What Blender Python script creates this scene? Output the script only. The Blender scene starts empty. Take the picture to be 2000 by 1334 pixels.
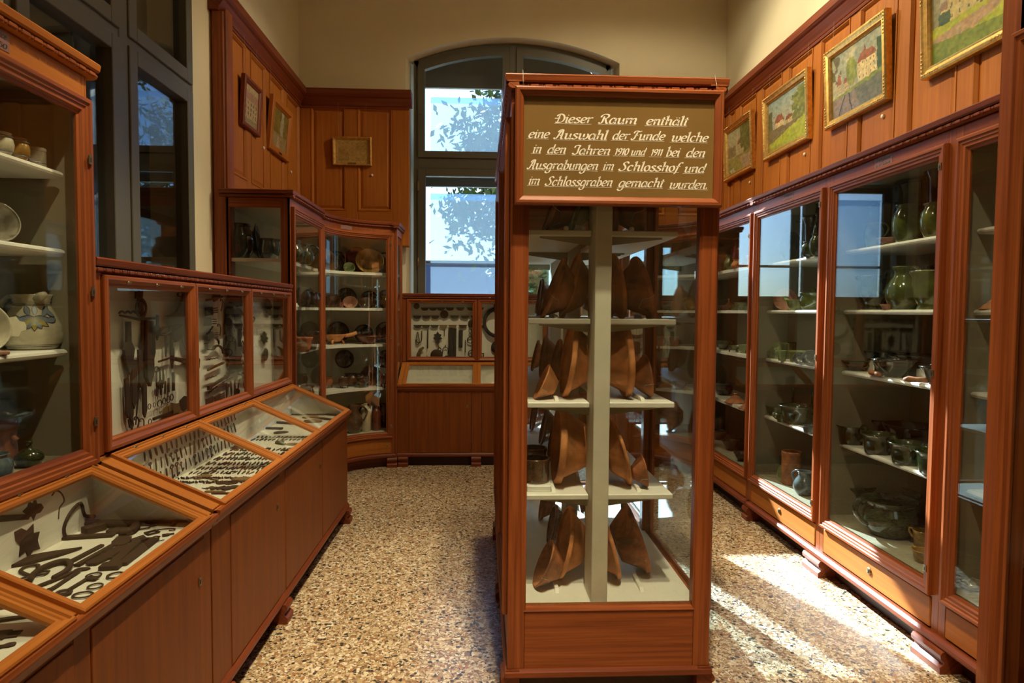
import bpy, bmesh, math, random
from mathutils import Vector, Matrix
R = math.radians
rnd = random.Random(7)
SC = bpy.context.scene
COL = SC.collection

# ------------------------------------------------------------------ camera
F_PX, CX, CY = 1270.0, 1000.0, 667.0
EYE = Vector((0.0, 0.0, 1.6))
_yw = Vector((941 - CX, 608 - CY, F_PX)).normalized()      # room depth axis, camera frame (right, down, forward)
_xw = Vector((27193.0, 145.0, F_PX)).normalized()
_xw = (_xw - _yw * _xw.dot(_yw)).normalized()
_zw = _xw.cross(_yw)
CR = Vector((_xw.x, _yw.x, _zw.x))
CD = Vector((_xw.y, _yw.y, _zw.y))
CF = Vector((_xw.z, _yw.z, _zw.z))
cam_data = bpy.data.cameras.new('camera')
cam_data.sensor_width = 36.0
cam_data.lens = 36.0 * F_PX / 2000.0
cam_data.clip_start = 0.05
cam_data.clip_end = 400
cam = bpy.data.objects.new('camera', cam_data)
COL.objects.link(cam)
cam.matrix_world = Matrix(((CR.x, -CD.x, -CF.x, EYE.x), (CR.y, -CD.y, -CF.y, EYE.y), (CR.z, -CD.z, -CF.z, EYE.z), (0, 0, 0, 1)))
SC.camera = cam

def ray(px, py):
    return CR * ((px - CX) / F_PX) + CD * ((py - CY) / F_PX) + CF
def at_x(px, py, X):
    d = ray(px, py); return EYE + d * (X / d.x)
def at_y(px, py, Y):
    d = ray(px, py); return EYE + d * (Y / d.y)
def ppm(p, d):
    """image pixels per metre at p along d"""
    def pr(q):
        v = q - EYE; w = v.dot(CF); return Vector((v.dot(CR) / w, v.dot(CD) / w)) * F_PX
    return (pr(p + d * .01) - pr(p)).length / .01
def at_z(px, py, Z):
    d = ray(px, py); return EYE + d * ((Z - EYE.z) / d.z)

# ------------------------------------------------------------------ render look, sky, sun, lamps
SC.view_settings.view_transform = 'Standard'
SC.view_settings.look = 'None'
SC.view_settings.gamma = 1.0
SC.view_settings.exposure = -0.15
SC.view_settings.use_curve_mapping = False
SC.cycles.use_denoising = True
SC.cycles.max_bounces = 10
SC.cycles.diffuse_bounces = 4
SC.cycles.glossy_bounces = 5
SC.cycles.transparent_max_bounces = 40
SC.cycles.sample_clamp_indirect = 6.0
SC.cycles.caustics_reflective = False
SC.cycles.caustics_refractive = False

world = bpy.data.worlds.new('sky')
SC.world = world
world.use_nodes = True
wn = world.node_tree
bg = wn.nodes['Background']
sky = wn.nodes.new('ShaderNodeTexSky')
sky.sky_type = 'NISHITA'
sky.sun_disc = False
sky.sun_elevation = R(30)
sky.sun_rotation = R(-17)
sky.dust_density = 1.6
tint = wn.nodes.new('ShaderNodeMix'); tint.data_type = 'RGBA'; tint.blend_type = 'MULTIPLY'
tint.inputs[0].default_value = 1.0; tint.inputs[7].default_value = (.55, .85, 1.42, 1)
wn.links.new(sky.outputs[0], tint.inputs[6]); wn.links.new(tint.outputs[2], bg.inputs['Color'])
bg.inputs['Strength'].default_value = 0.27

def sun(d, strength, col, ang):
    L = bpy.data.lights.new('sun', 'SUN'); L.energy = strength; L.color = col; L.angle = R(ang)
    o = bpy.data.objects.new('sun', L); COL.objects.link(o); o.location = (-6, 30, 20)
    o.rotation_euler = Vector(d).to_track_quat('-Z', 'Y').to_euler()
    return o
sun((0.313, -1.0, -0.607), 52.0, (0.95, 0.97, 1.0), 0.6)

WARM = (1.0, 0.83, 0.53)
def spot(loc, target, power, size=70, blend=0.6, rad=0.05, col=WARM):
    L = bpy.data.lights.new('ceiling_and_fill_spot', 'SPOT'); L.energy = power; L.color = col
    L.spot_size = R(size); L.spot_blend = blend; L.shadow_soft_size = rad
    o = bpy.data.objects.new('ceiling_and_fill_spot', L); COL.objects.link(o); o.location = loc
    o.rotation_euler = (Vector(target) - Vector(loc)).to_track_quat('-Z', 'Y').to_euler()
    return o
# ceiling track down the middle, plus an added fill aimed at the near floor
for y, tx, ty, tz, pw, sz in ((0.9, 2.2, 2.2, 1.6, 230, 70), (1.0, -1.2, 2.0, 0.9, 380, 54), (1.4, .54, 2.75, 1.1, 700, 44), (0.6, .5, .7, 0.0, 300, 60),
                              (3.0, 2.5, 3.0, 1.2, 150, 60), (3.0, -1.2, 3.2, 0.9, 430, 50), (4.7, 2.6, 4.0, 2.6, 270, 84), (4.7, -1.2, 4.3, 0.9, 290, 50),
                              (6.2, 2.6, 5.6, 2.6, 250, 80), (4.6, -.6, 6.5, .9, 330, 44)):
    spot((.35 + (.12 if tx > .5 else -.12), y, 5.1), (tx, ty, tz), pw, sz)
spot((2.3, 5.0, 4.95), (-1.8, 5.9, 2.5), 240, 46); spot((-1.4, 5.4, 4.95), (2.6, 4.2, 2.3), 130, 60); spot((-1.3, 1.2, 4.95), (1.6, 2.0, 1.5), 170, 40)  # last one is an added fill for the cabinet at the right edge
for x, y, pw in ((1.6, 5.4, 60), (1.5, 2.6, 22)): spot((x, y, 5.15), (x, y, 0), pw, 165, .3, .1)  # wide fills added to lift the upper walls, not fittings

# ------------------------------------------------------------------ mesh builder
def ident(p): return p
class MB:
    """collects verts, faces and grain uvs; build() links one mesh object"""
    def __init__(s, T=None):
        s.v = []; s.f = []; s.uv = []; s.sm = []; s.T = T or ident
    def add(s, verts, faces, grain=0, smooth=False):
        b = len(s.v); off = rnd.random() * 7
        vs = [Vector(p) for p in verts]
        g = grain; o1, o2 = [i for i in range(3) if i != g]
        for fc in faces:
            s.f.append([b + i for i in fc])
            s.uv.append([(vs[i][g] + off, vs[i][o1] + vs[i][o2] * 1.1 + off) for i in fc])
            s.sm.append(smooth)
        s.v += [s.T(p) for p in vs]
    def box(s, x0, x1, y0, y1, z0, z1, c=0.0, grain=None, n=1):
        if x1 < x0: x0, x1 = x1, x0
        if y1 < y0: y0, y1 = y1, y0
        if z1 < z0: z0, z1 = z1, z0
        d = (x1 - x0, y1 - y0, z1 - z0)
        if grain is None: grain = d.index(max(d))
        if n > 1:
            s.sweep([(y0, z0), (y1, z0), (y1, z1), (y0, z1)], x0, x1, n, grain); return
        if c <= 0 or min(d) < 2.5 * c:
            s.add([(x, y, z) for z in (z0, z1) for y in (y0, y1) for x in (x0, x1)],
                  [(0, 2, 3, 1), (4, 5, 7, 6), (0, 1, 5, 4), (2, 6, 7, 3), (0, 4, 6, 2), (1, 3, 7, 5)], grain); return
        lo, hi = (x0, y0, z0), (x1, y1, z1); vs = []; idx = {}
        for k in range(8):
            bits = [(k >> a) & 1 for a in range(3)]
            for a in range(3):
                p = [0, 0, 0]
                for q in range(3):
                    e = hi[q] if bits[q] else lo[q]
                    p[q] = e if q == a else e + (-c if bits[q] else c)
                idx[(k, a)] = len(vs); vs.append(p)
        fs = []
        for a in range(3):
            b1, b2 = [i for i in range(3) if i != a]
            for e in (0, 1):
                ks = [(e << a) | (i << b1) | (j << b2) for i, j in ((0, 0), (1, 0), (1, 1), (0, 1))]
                fs.append([idx[(k, a)] for k in ks])
            for i in (0, 1):
                for j in (0, 1):
                    k0 = (i << b1) | (j << b2); k1 = k0 | (1 << a)
                    fs.append([idx[(k0, b1)], idx[(k1, b1)], idx[(k1, b2)], idx[(k0, b2)]])
        for k in range(8): fs.append([idx[(k, 0)], idx[(k, 1)], idx[(k, 2)]])
        s.add(vs, fs, grain)
    def sweep(s, sec, x0, x1, n=1, grain=0, smooth=False, caps=True):
        """closed (y, z) section swept along x"""
        m = len(sec); vs = []
        for i in range(n + 1):
            x = x0 + (x1 - x0) * i / n
            vs += [(x, y, z) for y, z in sec]
        fs = [(i * m + j, (i + 1) * m + j, (i + 1) * m + (j + 1) % m, i * m + (j + 1) % m) for i in range(n) for j in range(m)]
        if caps: fs += [tuple(range(m)), tuple(range(n * m + m - 1, n * m - 1, -1))]
        s.add(vs, fs, grain, smooth)
    def prism(s, poly, a0, a1, axis=1, grain=None):
        """polygon in the two other axes, extruded along axis"""
        m = len(poly); vs = []
        for a in (a0, a1):
            for p, q in poly:
                vs.append((a, p, q) if axis == 0 else (p, a, q) if axis == 1 else (p, q, a))
        fs = [(j, (j + 1) % m, m + (j + 1) % m, m + j) for j in range(m)] + [tuple(range(m)), tuple(range(2 * m - 1, m - 1, -1))]
        s.add(vs, fs, (2 if axis != 2 else 0) if grain is None else grain)
    def frame(s, x0, x1, z0, z1, prof):
        """mitred rectangular frame in x-z; prof = (inset, y) from the outside in"""
        m = len(prof)
        for k in range(4):
            vs = []
            for ins, y in prof:
                c = [(x0 + ins, z0 + ins), (x1 - ins, z0 + ins), (x1 - ins, z1 - ins), (x0 + ins, z1 - ins)]
                a, b = c[k], c[(k + 1) % 4]
                vs += [(a[0], y, a[1]), (b[0], y, b[1])]
            fs = [(2 * i, 2 * i + 1, 2 * i + 3, 2 * i + 2) for i in range(m - 1)]
            fs.append((2 * m - 2, 2 * m - 1, 1, 0))
            s.add(vs, fs, 0 if k % 2 == 0 else 2)
    def lathe(s, prof, segs=24, M=None, smooth=True, closed=False):
        vs = []; m = len(prof)
        for i in range(segs):
            a = 2 * math.pi * i / segs; c, q = math.cos(a), math.sin(a)
            vs += [Vector((r * c, r * q, z)) for r, z in prof]
        if M is not None: vs = [M @ p for p in vs]
        fs = []
        for i in range(segs):
            j = (i + 1) % segs
            for k in range(m if closed else m - 1):
                l = (k + 1) % m
                fs.append((i * m + k, j * m + k, j * m + l, i * m + l))
        if not closed:
            if prof[0][0] > 1e-4: fs.append(tuple(i * m for i in range(segs - 1, -1, -1)))
            if prof[-1][0] > 1e-4: fs.append(tuple(i * m + m - 1 for i in range(segs)))
        s.add(vs, fs, 2, smooth)
    def tube(s, pts, r, segs=8, smooth=True, M=None, flat=1.0):
        pts = [Vector(p) for p in pts]; n = len(pts)
        rs = r if isinstance(r, (list, tuple)) else [r] * n
        vs = []; up = None
        for i, p in enumerate(pts):
            t = (pts[min(i + 1, n - 1)] - pts[max(i - 1, 0)]).normalized()
            if up is None:
                up = t.orthogonal().normalized() if abs(t.z) > .95 else (Vector((0, 0, 1)) - t * t.z).normalized()
            else:
                up = (up - t * up.dot(t)).normalized()
            sd = t.cross(up)
            vs += [p + (sd * math.cos(2 * math.pi * k / segs) * flat + up * math.sin(2 * math.pi * k / segs)) * rs[i] for k in range(segs)]
        if M is not None: vs = [M @ p for p in vs]
        fs = [(i * segs + k, i * segs + (k + 1) % segs, (i + 1) * segs + (k + 1) % segs, (i + 1) * segs + k) for i in range(n - 1) for k in range(segs)]
        fs += [tuple(range(segs - 1, -1, -1)), tuple(range((n - 1) * segs, n * segs))]
        s.add(vs, fs, 0, smooth)
    def mesh(s, name, mat, off=Vector((0, 0, 0)), recalc=True):
        me = bpy.data.meshes.new(name)
        me.from_pydata([tuple(p - off) for p in s.v], [], s.f)
        uvl = me.uv_layers.new(name='grain')
        flat = [c for fc in s.uv for p in fc for c in p]
        uvl.data.foreach_set('uv', flat)
        me.polygons.foreach_set('use_smooth', s.sm)
        if mat: me.materials.append(mat)
        if recalc:
            b = bmesh.new(); b.from_mesh(me); bmesh.ops.remove_doubles(b, verts=b.verts, dist=1e-6)
            bmesh.ops.recalc_face_normals(b, faces=b.faces); b.to_mesh(me); b.free()
        me.update()
        return me
    def build(s, name, mat, parent=None, local=False, recalc=True):
        off = Vector((0, 0, 0)) if (local or parent is None) else wloc(parent)
        o = bpy.data.objects.new(name, s.mesh(name, mat, off, recalc))
        COL.objects.link(o)
        if parent is not None: o.parent = parent
        return o

def wloc(o):
    l = Vector((0, 0, 0))
    while o is not None:
        l += o.location; o = o.parent
    return l
LABELS = {}
def tag(o, label, cat, group=None, kind=None):
    if label: o['label'] = label
    if cat: o['category'] = cat
    if group: o['group'] = group
    if kind: o['kind'] = kind
    return o
def thing(name, label, cat, loc=(0, 0, 0), group=None, rot=None):
    o = bpy.data.objects.new(name, None); COL.objects.link(o); o.location = loc
    o.empty_display_size = 0.05
    if rot: o.rotation_euler = rot
    return tag(o, label, cat, group)
def struct(o, label=None, cat=None):
    o['kind'] = 'structure'
    if label: o['label'] = label
    o['category'] = cat or o.name.split('_')[0]
    return o
def dup(o, parent=None):
    c = o.copy(); COL.objects.link(c)
    if parent is not None: c.parent = parent
    for ch in o.children: dup(ch, c)
    return c
def local(o, u, n):
    """frame with x along u, y along n (out of the cabinet), z up"""
    o, u, n = Vector(o), Vector(u), Vector(n)
    return lambda p: o + u * p.x + n * p.y + Vector((0, 0, p.z))
# ------------------------------------------------------------------ materials
def new_mat(name, col=(.5, .5, .5), rough=.5, metal=0.0, coat=0.0, spec=.5):
    m = bpy.data.materials.new(name); m.use_nodes = True
    b = m.node_tree.nodes['Principled BSDF']
    b.inputs['Base Color'].default_value = (*col, 1); b.inputs['Roughness'].default_value = rough
    b.inputs['Metallic'].default_value = metal; b.inputs['Coat Weight'].default_value = coat
    b.inputs['Coat Roughness'].default_value = .12; b.inputs['Specular IOR Level'].default_value = spec
    return m
def nd(m, t, **kw):
    n = m.node_tree.nodes.new(t)
    for k, v in kw.items(): setattr(n, k, v)
    return n
def lk(m, a, b): m.node_tree.links.new(a, b)
def bsdf(m): return m.node_tree.nodes['Principled BSDF']
def ramp(m, stops, interp='LINEAR'):
    r = nd(m, 'ShaderNodeValToRGB'); cr = r.color_ramp; cr.interpolation = interp
    while len(cr.elements) < len(stops): cr.elements.new(.5)
    for e, (p, c) in zip(cr.elements, stops): e.position = p; e.color = (*c, 1)
    return r
def mixc(m, fac, a, b, mode='MIX'):
    n = nd(m, 'ShaderNodeMix', data_type='RGBA', blend_type=mode)
    for sock, val in ((n.inputs[0], fac), (n.inputs[6], a), (n.inputs[7], b)):
        if hasattr(val, 'links'): lk(m, val, sock)
        elif isinstance(val, (int, float)): sock.default_value = val
        else: sock.default_value = (*val, 1)
    return n.outputs[2]
def noise(m, vec, scale, detail=4, rough=.55, dist=0.0):
    n = nd(m, 'ShaderNodeTexNoise'); n.inputs['Scale'].default_value = scale
    n.inputs['Detail'].default_value = detail; n.inputs['Roughness'].default_value = rough
    n.inputs['Distortion'].default_value = dist
    if vec is not None: lk(m, vec, n.inputs['Vector'])
    return n
def bump(m, h, strength, dist=.002):
    b = nd(m, 'ShaderNodeBump'); b.inputs['Strength'].default_value = strength; b.inputs['Distance'].default_value = dist
    lk(m, h, b.inputs['Height']); lk(m, b.outputs[0], bsdf(m).inputs['Normal'])

def wood(name, light, dark, rough=.34, coat=.25, grain=55.0, contrast=(.35, .68), spec=.3):
    m = new_mat(name, light, rough, coat=coat, spec=spec)
    uv = nd(m, 'ShaderNodeUVMap'); uv.uv_map = 'grain'
    mp = nd(m, 'ShaderNodeMapping'); mp.inputs['Scale'].default_value = (1.3, grain, 1); lk(m, uv.outputs[0], mp.inputs[0])
    n1 = noise(m, mp.outputs[0], 1.0, 6, .6, .6)
    mp2 = nd(m, 'ShaderNodeMapping'); mp2.inputs['Scale'].default_value = (.7, 7, 1); lk(m, uv.outputs[0], mp2.inputs[0])
    n2 = noise(m, mp2.outputs[0], 1.0, 3, .5, 1.5)
    r1 = ramp(m, [(contrast[0], dark), (contrast[1], light)]); lk(m, n1.outputs[0], r1.inputs[0])
    mid = tuple((a + b) / 2 for a, b in zip(light, dark))
    r2 = ramp(m, [(.3, tuple(min(1, c * 1.25 / max(l, 1e-3)) for c, l in zip(mid, light))), (.7, (1.06, 1.06, 1.06))]); lk(m, n2.outputs[0], r2.inputs[0])
    c = mixc(m, .8, r1.outputs[0], r2.outputs[0], 'MULTIPLY')
    lk(m, c, bsdf(m).inputs['Base Color'])
    rr = nd(m, 'ShaderNodeMapRange'); rr.inputs[3].default_value = rough - .06; rr.inputs[4].default_value = rough + .12
    lk(m, n1.outputs[0], rr.inputs[0]); lk(m, rr.outputs[0], bsdf(m).inputs['Roughness'])
    bump(m, n1.outputs[0], .12, .001)
    return m
WOOD = wood('varnished_pine', (.34, .092, .022), (.18, .042, .010), coat=.06, rough=.4)
WOODL = wood('panel_pine', (.47, .165, .028), (.32, .098, .015), grain=34, contrast=(.25, .75), coat=.03, rough=.5, spec=.2)
WOODD = wood('cornice_pine', (.24, .054, .015), (.13, .027, .008), coat=.06, rough=.42)
DOORW = wood('cabinet_door_veneer', (.25, .068, .012), (.15, .038, .007), grain=26, contrast=(.3, .7), rough=.45, coat=.03, spec=.18)
DARKW = wood('shadow_board', (.06, .02, .009), (.035, .012, .006), rough=.5, coat=0)  # dark wood for plinths and picture backings

def glass(name, tint=(.97, .99, .97), f0=.042):
    m = bpy.data.materials.new(name); m.use_nodes = True
    nt = m.node_tree; nt.nodes.clear()
    out = nd(m, 'ShaderNodeOutputMaterial'); tr = nd(m, 'ShaderNodeBsdfTransparent'); gl = nd(m, 'ShaderNodeBsdfGlossy')
    tr.inputs[0].default_value = (*tint, 1); gl.inputs['Roughness'].default_value = 0.0; gl.inputs[0].default_value = (1, 1, 1, 1)
    geo = nd(m, 'ShaderNodeNewGeometry'); dt = nd(m, 'ShaderNodeVectorMath', operation='DOT_PRODUCT')
    lk(m, geo.outputs['Incoming'], dt.inputs[0]); lk(m, geo.outputs['Normal'], dt.inputs[1])
    ab = nd(m, 'ShaderNodeMath', operation='ABSOLUTE'); lk(m, dt.outputs['Value'], ab.inputs[0])
    om = nd(m, 'ShaderNodeMath', operation='SUBTRACT', use_clamp=True); om.inputs[0].default_value = 1; lk(m, ab.outputs[0], om.inputs[1])
    pw = nd(m, 'ShaderNodeMath', operation='POWER'); lk(m, om.outputs[0], pw.inputs[0]); pw.inputs[1].default_value = 5
    ma = nd(m, 'ShaderNodeMath', operation='MULTIPLY_ADD'); lk(m, pw.outputs[0], ma.inputs[0]); ma.inputs[1].default_value = 1 - f0; ma.inputs[2].default_value = f0
    mx = nd(m, 'ShaderNodeMixShader'); lk(m, ma.outputs[0], mx.inputs[0]); lk(m, tr.outputs[0], mx.inputs[1]); lk(m, gl.outputs[0], mx.inputs[2])
    lk(m, mx.outputs[0], out.inputs[0])
    return m
GLASS = glass('cabinet_glass')
WGLASS = glass('window_glass', (.93, .97, .98))

def plain(name, col, rough=.5, var=.12, scale=9.0, metal=0.0, coat=0.0, spec=.5, bmp=0.0, bscale=None):
    """a colour broken up by soft noise"""
    m = new_mat(name, col, rough, metal, coat, spec)
    tc = nd(m, 'ShaderNodeTexCoord')
    n = noise(m, tc.outputs['Object'], scale, 5)
    r = ramp(m, [(.3, tuple(c * (1 - var) for c in col)), (.7, tuple(min(1, c * (1 + var)) for c in col))])
    lk(m, n.outputs[0], r.inputs[0]); lk(m, r.outputs[0], bsdf(m).inputs['Base Color'])
    if bmp:
        n2 = noise(m, tc.outputs['Object'], bscale or scale * 8, 4); bump(m, n2.outputs[0], bmp)
    return m
PLASTER = plain('lime_plaster', (.78, .72, .52), .85, .04, 2.0, spec=.2, bmp=.08, bscale=60)
CREAM = plain('shaded_cream_lining', (.29, .26, .185), .7, .04, 5, spec=.3)  # cream paint with the shade inside the cases put into its colour
CREAML = plain('lit_cream_lining', (.62, .58, .45), .7, .04, 5, spec=.3)  # same cream paint, lightened for the lamplit left corner cabinet
SHELFW = plain('white_shelf_paint', (.82, .80, .73), .45, .03, 6)
BOARD = plain('white_display_board', (.80, .77, .68), .75, .03, 7, spec=.2)
POSTW = plain('cream_partition_paint', (.68, .64, .53), .7, .05, 10, bmp=.1, bscale=70)
GREY = plain('grey_window_paint', (.115, .115, .088), .45, .06, 3)
DGREY = plain('dark_shutter_paint', (.02, .026, .035), .6, .2, 6)
BRASS = plain('aged_brass', (.30, .22, .11), .38, .25, 60, metal=.9)
DARKM = plain('dark_keyhole', (.02, .016, .012), .5, .2, 40)
GOLD = plain('gilt_moulding', (.80, .52, .17), .32, .22, 35, metal=.85, bmp=.25, bscale=120)
WIRE = plain('steel_wire', (.62, .60, .56), .35, .1, 60, metal=.85)
TAGW = plain('white_tag', (.85, .82, .75), .5, .03, 30)

def terrazzo():
    m = new_mat('terrazzo', (.5, .4, .28), .3, spec=.5)
    tc = nd(m, 'ShaderNodeTexCoord')
    wob = noise(m, tc.outputs['Object'], 30, 2)
    vm = nd(m, 'ShaderNodeVectorMath', operation='MULTIPLY_ADD'); lk(m, wob.outputs['Color'], vm.inputs[0]); vm.inputs[1].default_value = (.016, .016, .016); lk(m, tc.outputs['Object'], vm.inputs[2])
    cols = [(0.0, (.58, .45, .28)), (.18, (.36, .25, .13)), (.34, (.70, .60, .44)), (.46, (.22, .12, .06)), (.58, (.48, .34, .17)), (.68, (.045, .038, .03)), (.82, (.34, .16, .07)), (.92, (.74, .66, .52))]
    def layer(scale):
        v = nd(m, 'ShaderNodeTexVoronoi'); v.inputs['Scale'].default_value = scale; lk(m, vm.outputs[0], v.inputs['Vector'])
        sp = nd(m, 'ShaderNodeSeparateColor'); lk(m, v.outputs['Color'], sp.inputs[0])
        r = ramp(m, cols, 'CONSTANT'); lk(m, sp.outputs[0], r.inputs[0])
        e = nd(m, 'ShaderNodeTexVoronoi', feature='DISTANCE_TO_EDGE'); e.inputs['Scale'].default_value = scale; lk(m, vm.outputs[0], e.inputs['Vector'])
        return r, sp, e
    big, sb, eb = layer(66)
    small, ss, es = layer(135)
    gt = nd(m, 'ShaderNodeMath', operation='GREATER_THAN'); lk(m, sb.outputs[1], gt.inputs[0]); gt.inputs[1].default_value = .45
    c = mixc(m, gt.outputs[0], big.outputs[0], small.outputs[0])
    er = nd(m, 'ShaderNodeMapRange'); lk(m, eb.outputs['Distance'], er.inputs[0]); er.inputs[1].default_value = 0.0; er.inputs[2].default_value = .10; er.inputs[3].default_value = .55; er.inputs[4].default_value = 0.0
    c = mixc(m, er.outputs[0], c, (.30, .235, .15))
    lk(m, c, bsdf(m).inputs['Base Color'])
    rg = noise(m, tc.outputs['Object'], 3, 3); rr = nd(m, 'ShaderNodeMapRange'); rr.inputs[3].default_value = .16; rr.inputs[4].default_value = .34
    lk(m, rg.outputs[0], rr.inputs[0]); lk(m, rr.outputs[0], bsdf(m).inputs['Roughness'])
    return m
TERRAZZO = terrazzo()
# ------------------------------------------------------------------ room shell
XL, XR, YB, YF, ZC = -2.0, 2.72, 7.30, -2.2, 5.35
def structure(name, mb, mat, label, parent=None, recalc=True):
    o = mb.build(name, mat, parent, recalc=recalc)
    if parent is None: struct(o, label)
    return o
mb = MB(); mb.box(XL - .4, XR + .3, YF, YB + .6, -.2, 0); structure('floor', mb, TERRAZZO, 'polished terrazzo floor with brown, cream and black chips')
mb = MB(); mb.box(XL - .4, XR + .3, YF, YB + .5, ZC, ZC + .2); structure('ceiling', mb, PLASTER, 'plain cream ceiling')
mb = MB(); mb.box(XR, XR + .3, YF, YB + .5, 0, ZC); structure('wall_right', mb, PLASTER, 'cream plaster wall above the right panelling')
mb = MB(); mb.box(XL - .4, XR + .3, YF - .2, YF, 0, ZC); structure('wall_front', mb, PLASTER, 'cream plaster wall behind the viewer')
# left wall with a rectangular window opening
LWY0, LWY1, LWZ0, LWZ1 = 2.87, 4.66, 1.0, 4.75
mb = MB()
mb.box(XL - .4, XL, YF, LWY0, 0, ZC); mb.box(XL - .4, XL, LWY1, YB + .5, 0, ZC)
mb.box(XL - .4, XL, LWY0, LWY1, 0, LWZ0); mb.box(XL - .4, XL, LWY0, LWY1, LWZ1, ZC)
structure('wall_left', mb, PLASTER, 'cream plaster wall on the left around the dark window')
# back wall with a segmental-arched opening, splayed reveal
WCX = .335
def arc_pts(hw, z_spring, rise, n=24):
    rad = (hw * hw + rise * rise) / (2 * rise); c = z_spring + rise - rad
    a = math.asin(hw / rad)
    return [(rad * math.sin(-a + 2 * a * i / n), c + rad * math.cos(-a + 2 * a * i / n)) for i in range(n + 1)]
def opening(hw, zs, rise, z0, n=24):
    return [(WCX + x, z) for x, z in [(-hw, z0)] + arc_pts(hw, zs, rise, n) + [(hw, z0)]]
BZ0 = 1.45
mb = MB()
n = 24
i_in = opening(1.18, 4.365, .25, BZ0, n); i_out = opening(1.11, 4.375, .225, BZ0, n)
m_ = len(i_in)
outer = []
for x, z in i_in:
    outer.append((x, z))
# front face: strips from the opening outline to the wall outline
def ring(y, pts): return [(x, y, z) for x, z in pts]
X0, X1 = XL - .4, XR + .3
for y, pts, flip in ((YB, i_in, 0), (YB + .5, i_out, 1)):
    vs = ring(y, pts) + [(x, y, ZC) for x, z in pts]
    fs = [(i, i + 1, m_ + i + 1, m_ + i) for i in range(1, m_ - 2)]
    mb.add(vs, fs)
    for xa, xb, k in ((X0, pts[0][0], 0), (pts[-1][0], X1, 1)):
        mb.add([(xa, y, BZ0), (xb, y, BZ0), (xb, y, ZC), (xa, y, ZC)], [(0, 1, 2, 3)])
    mb.add([(X0, y, 0), (X1, y, 0), (X1, y, BZ0), (X0, y, BZ0)], [(0, 1, 2, 3)])
vs = ring(YB, i_in) + ring(YB + .5, i_out)
mb.add(vs, [(i, i + 1, m_ + i + 1, m_ + i) for i in range(m_ - 1)] + [(0, m_, 2 * m_ - 1, m_ - 1)], smooth=False)
mb.box(X0, X1, YB + .02, YB + .48, -.2, 0)
structure('wall_back', mb, PLASTER, 'cream plaster back wall around the tall arched window', recalc=False)

# ------------------------------------------------------------------ windows
def win_sash(mb, x0, x1, z0, z1, y0, y1, w):
    mb.box(x0, x0 + w, y0, y1, z0, z1, .004); mb.box(x1 - w, x1, y0, y1, z0, z1, .004)
    mb.box(x0 + w, x1 - w, y0, y1, z0, z0 + w, .004); mb.box(x0 + w, x1 - w, y0, y1, z1 - w, z1, .004)
def arch_z(x, hw, zs, rise):
    rad = (hw * hw + rise * rise) / (2 * rise); c = zs + rise - rad
    return c + math.sqrt(max(0, rad * rad - x * x))
win = thing('window_1', 'tall arched grey window in the back wall', 'window', (WCX, YB + .2, 1.5)); win['kind'] = 'structure'
FY = 7.44
mb = MB()
# fixed frame: jambs, transom, mullion, arched head
HW, ZS, RI = 1.11, 4.375, .225
mb.box(WCX - HW, WCX - HW + .06, FY, FY + .1, BZ0, ZS + .02, .005); mb.box(WCX + HW - .06, WCX + HW, FY, FY + .1, BZ0, ZS + .02, .005)
mb.box(WCX - .045, WCX + .045, FY - .01, FY + .09, BZ0, ZS + RI - .02, .008)
mb.box(WCX - HW + .05, WCX + HW - .05, FY - .004, FY + .1, 3.2, 3.32, .006)
out = arc_pts(HW, ZS, RI, 32); inn = [(x * .96, arch_z(x * .96, HW, ZS, RI) - .075) for x, z in out]
vs = [(WCX + x, y, z) for y in (FY, FY + .1) for pts in (out, inn) for x, z in pts]; k = len(out)
mb.add(vs, [(i, i + 1, k + i + 1, k + i) for i in range(k - 1)] + [(k + i, k + i + 1, 3 * k + i + 1, 3 * k + i) for i in range(k - 1)] + [(2 * k + i, 3 * k + i, 3 * k + i + 1, 2 * k + i + 1) for i in range(k - 1)])
mb.build('window_frame', GREY, win)
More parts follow.
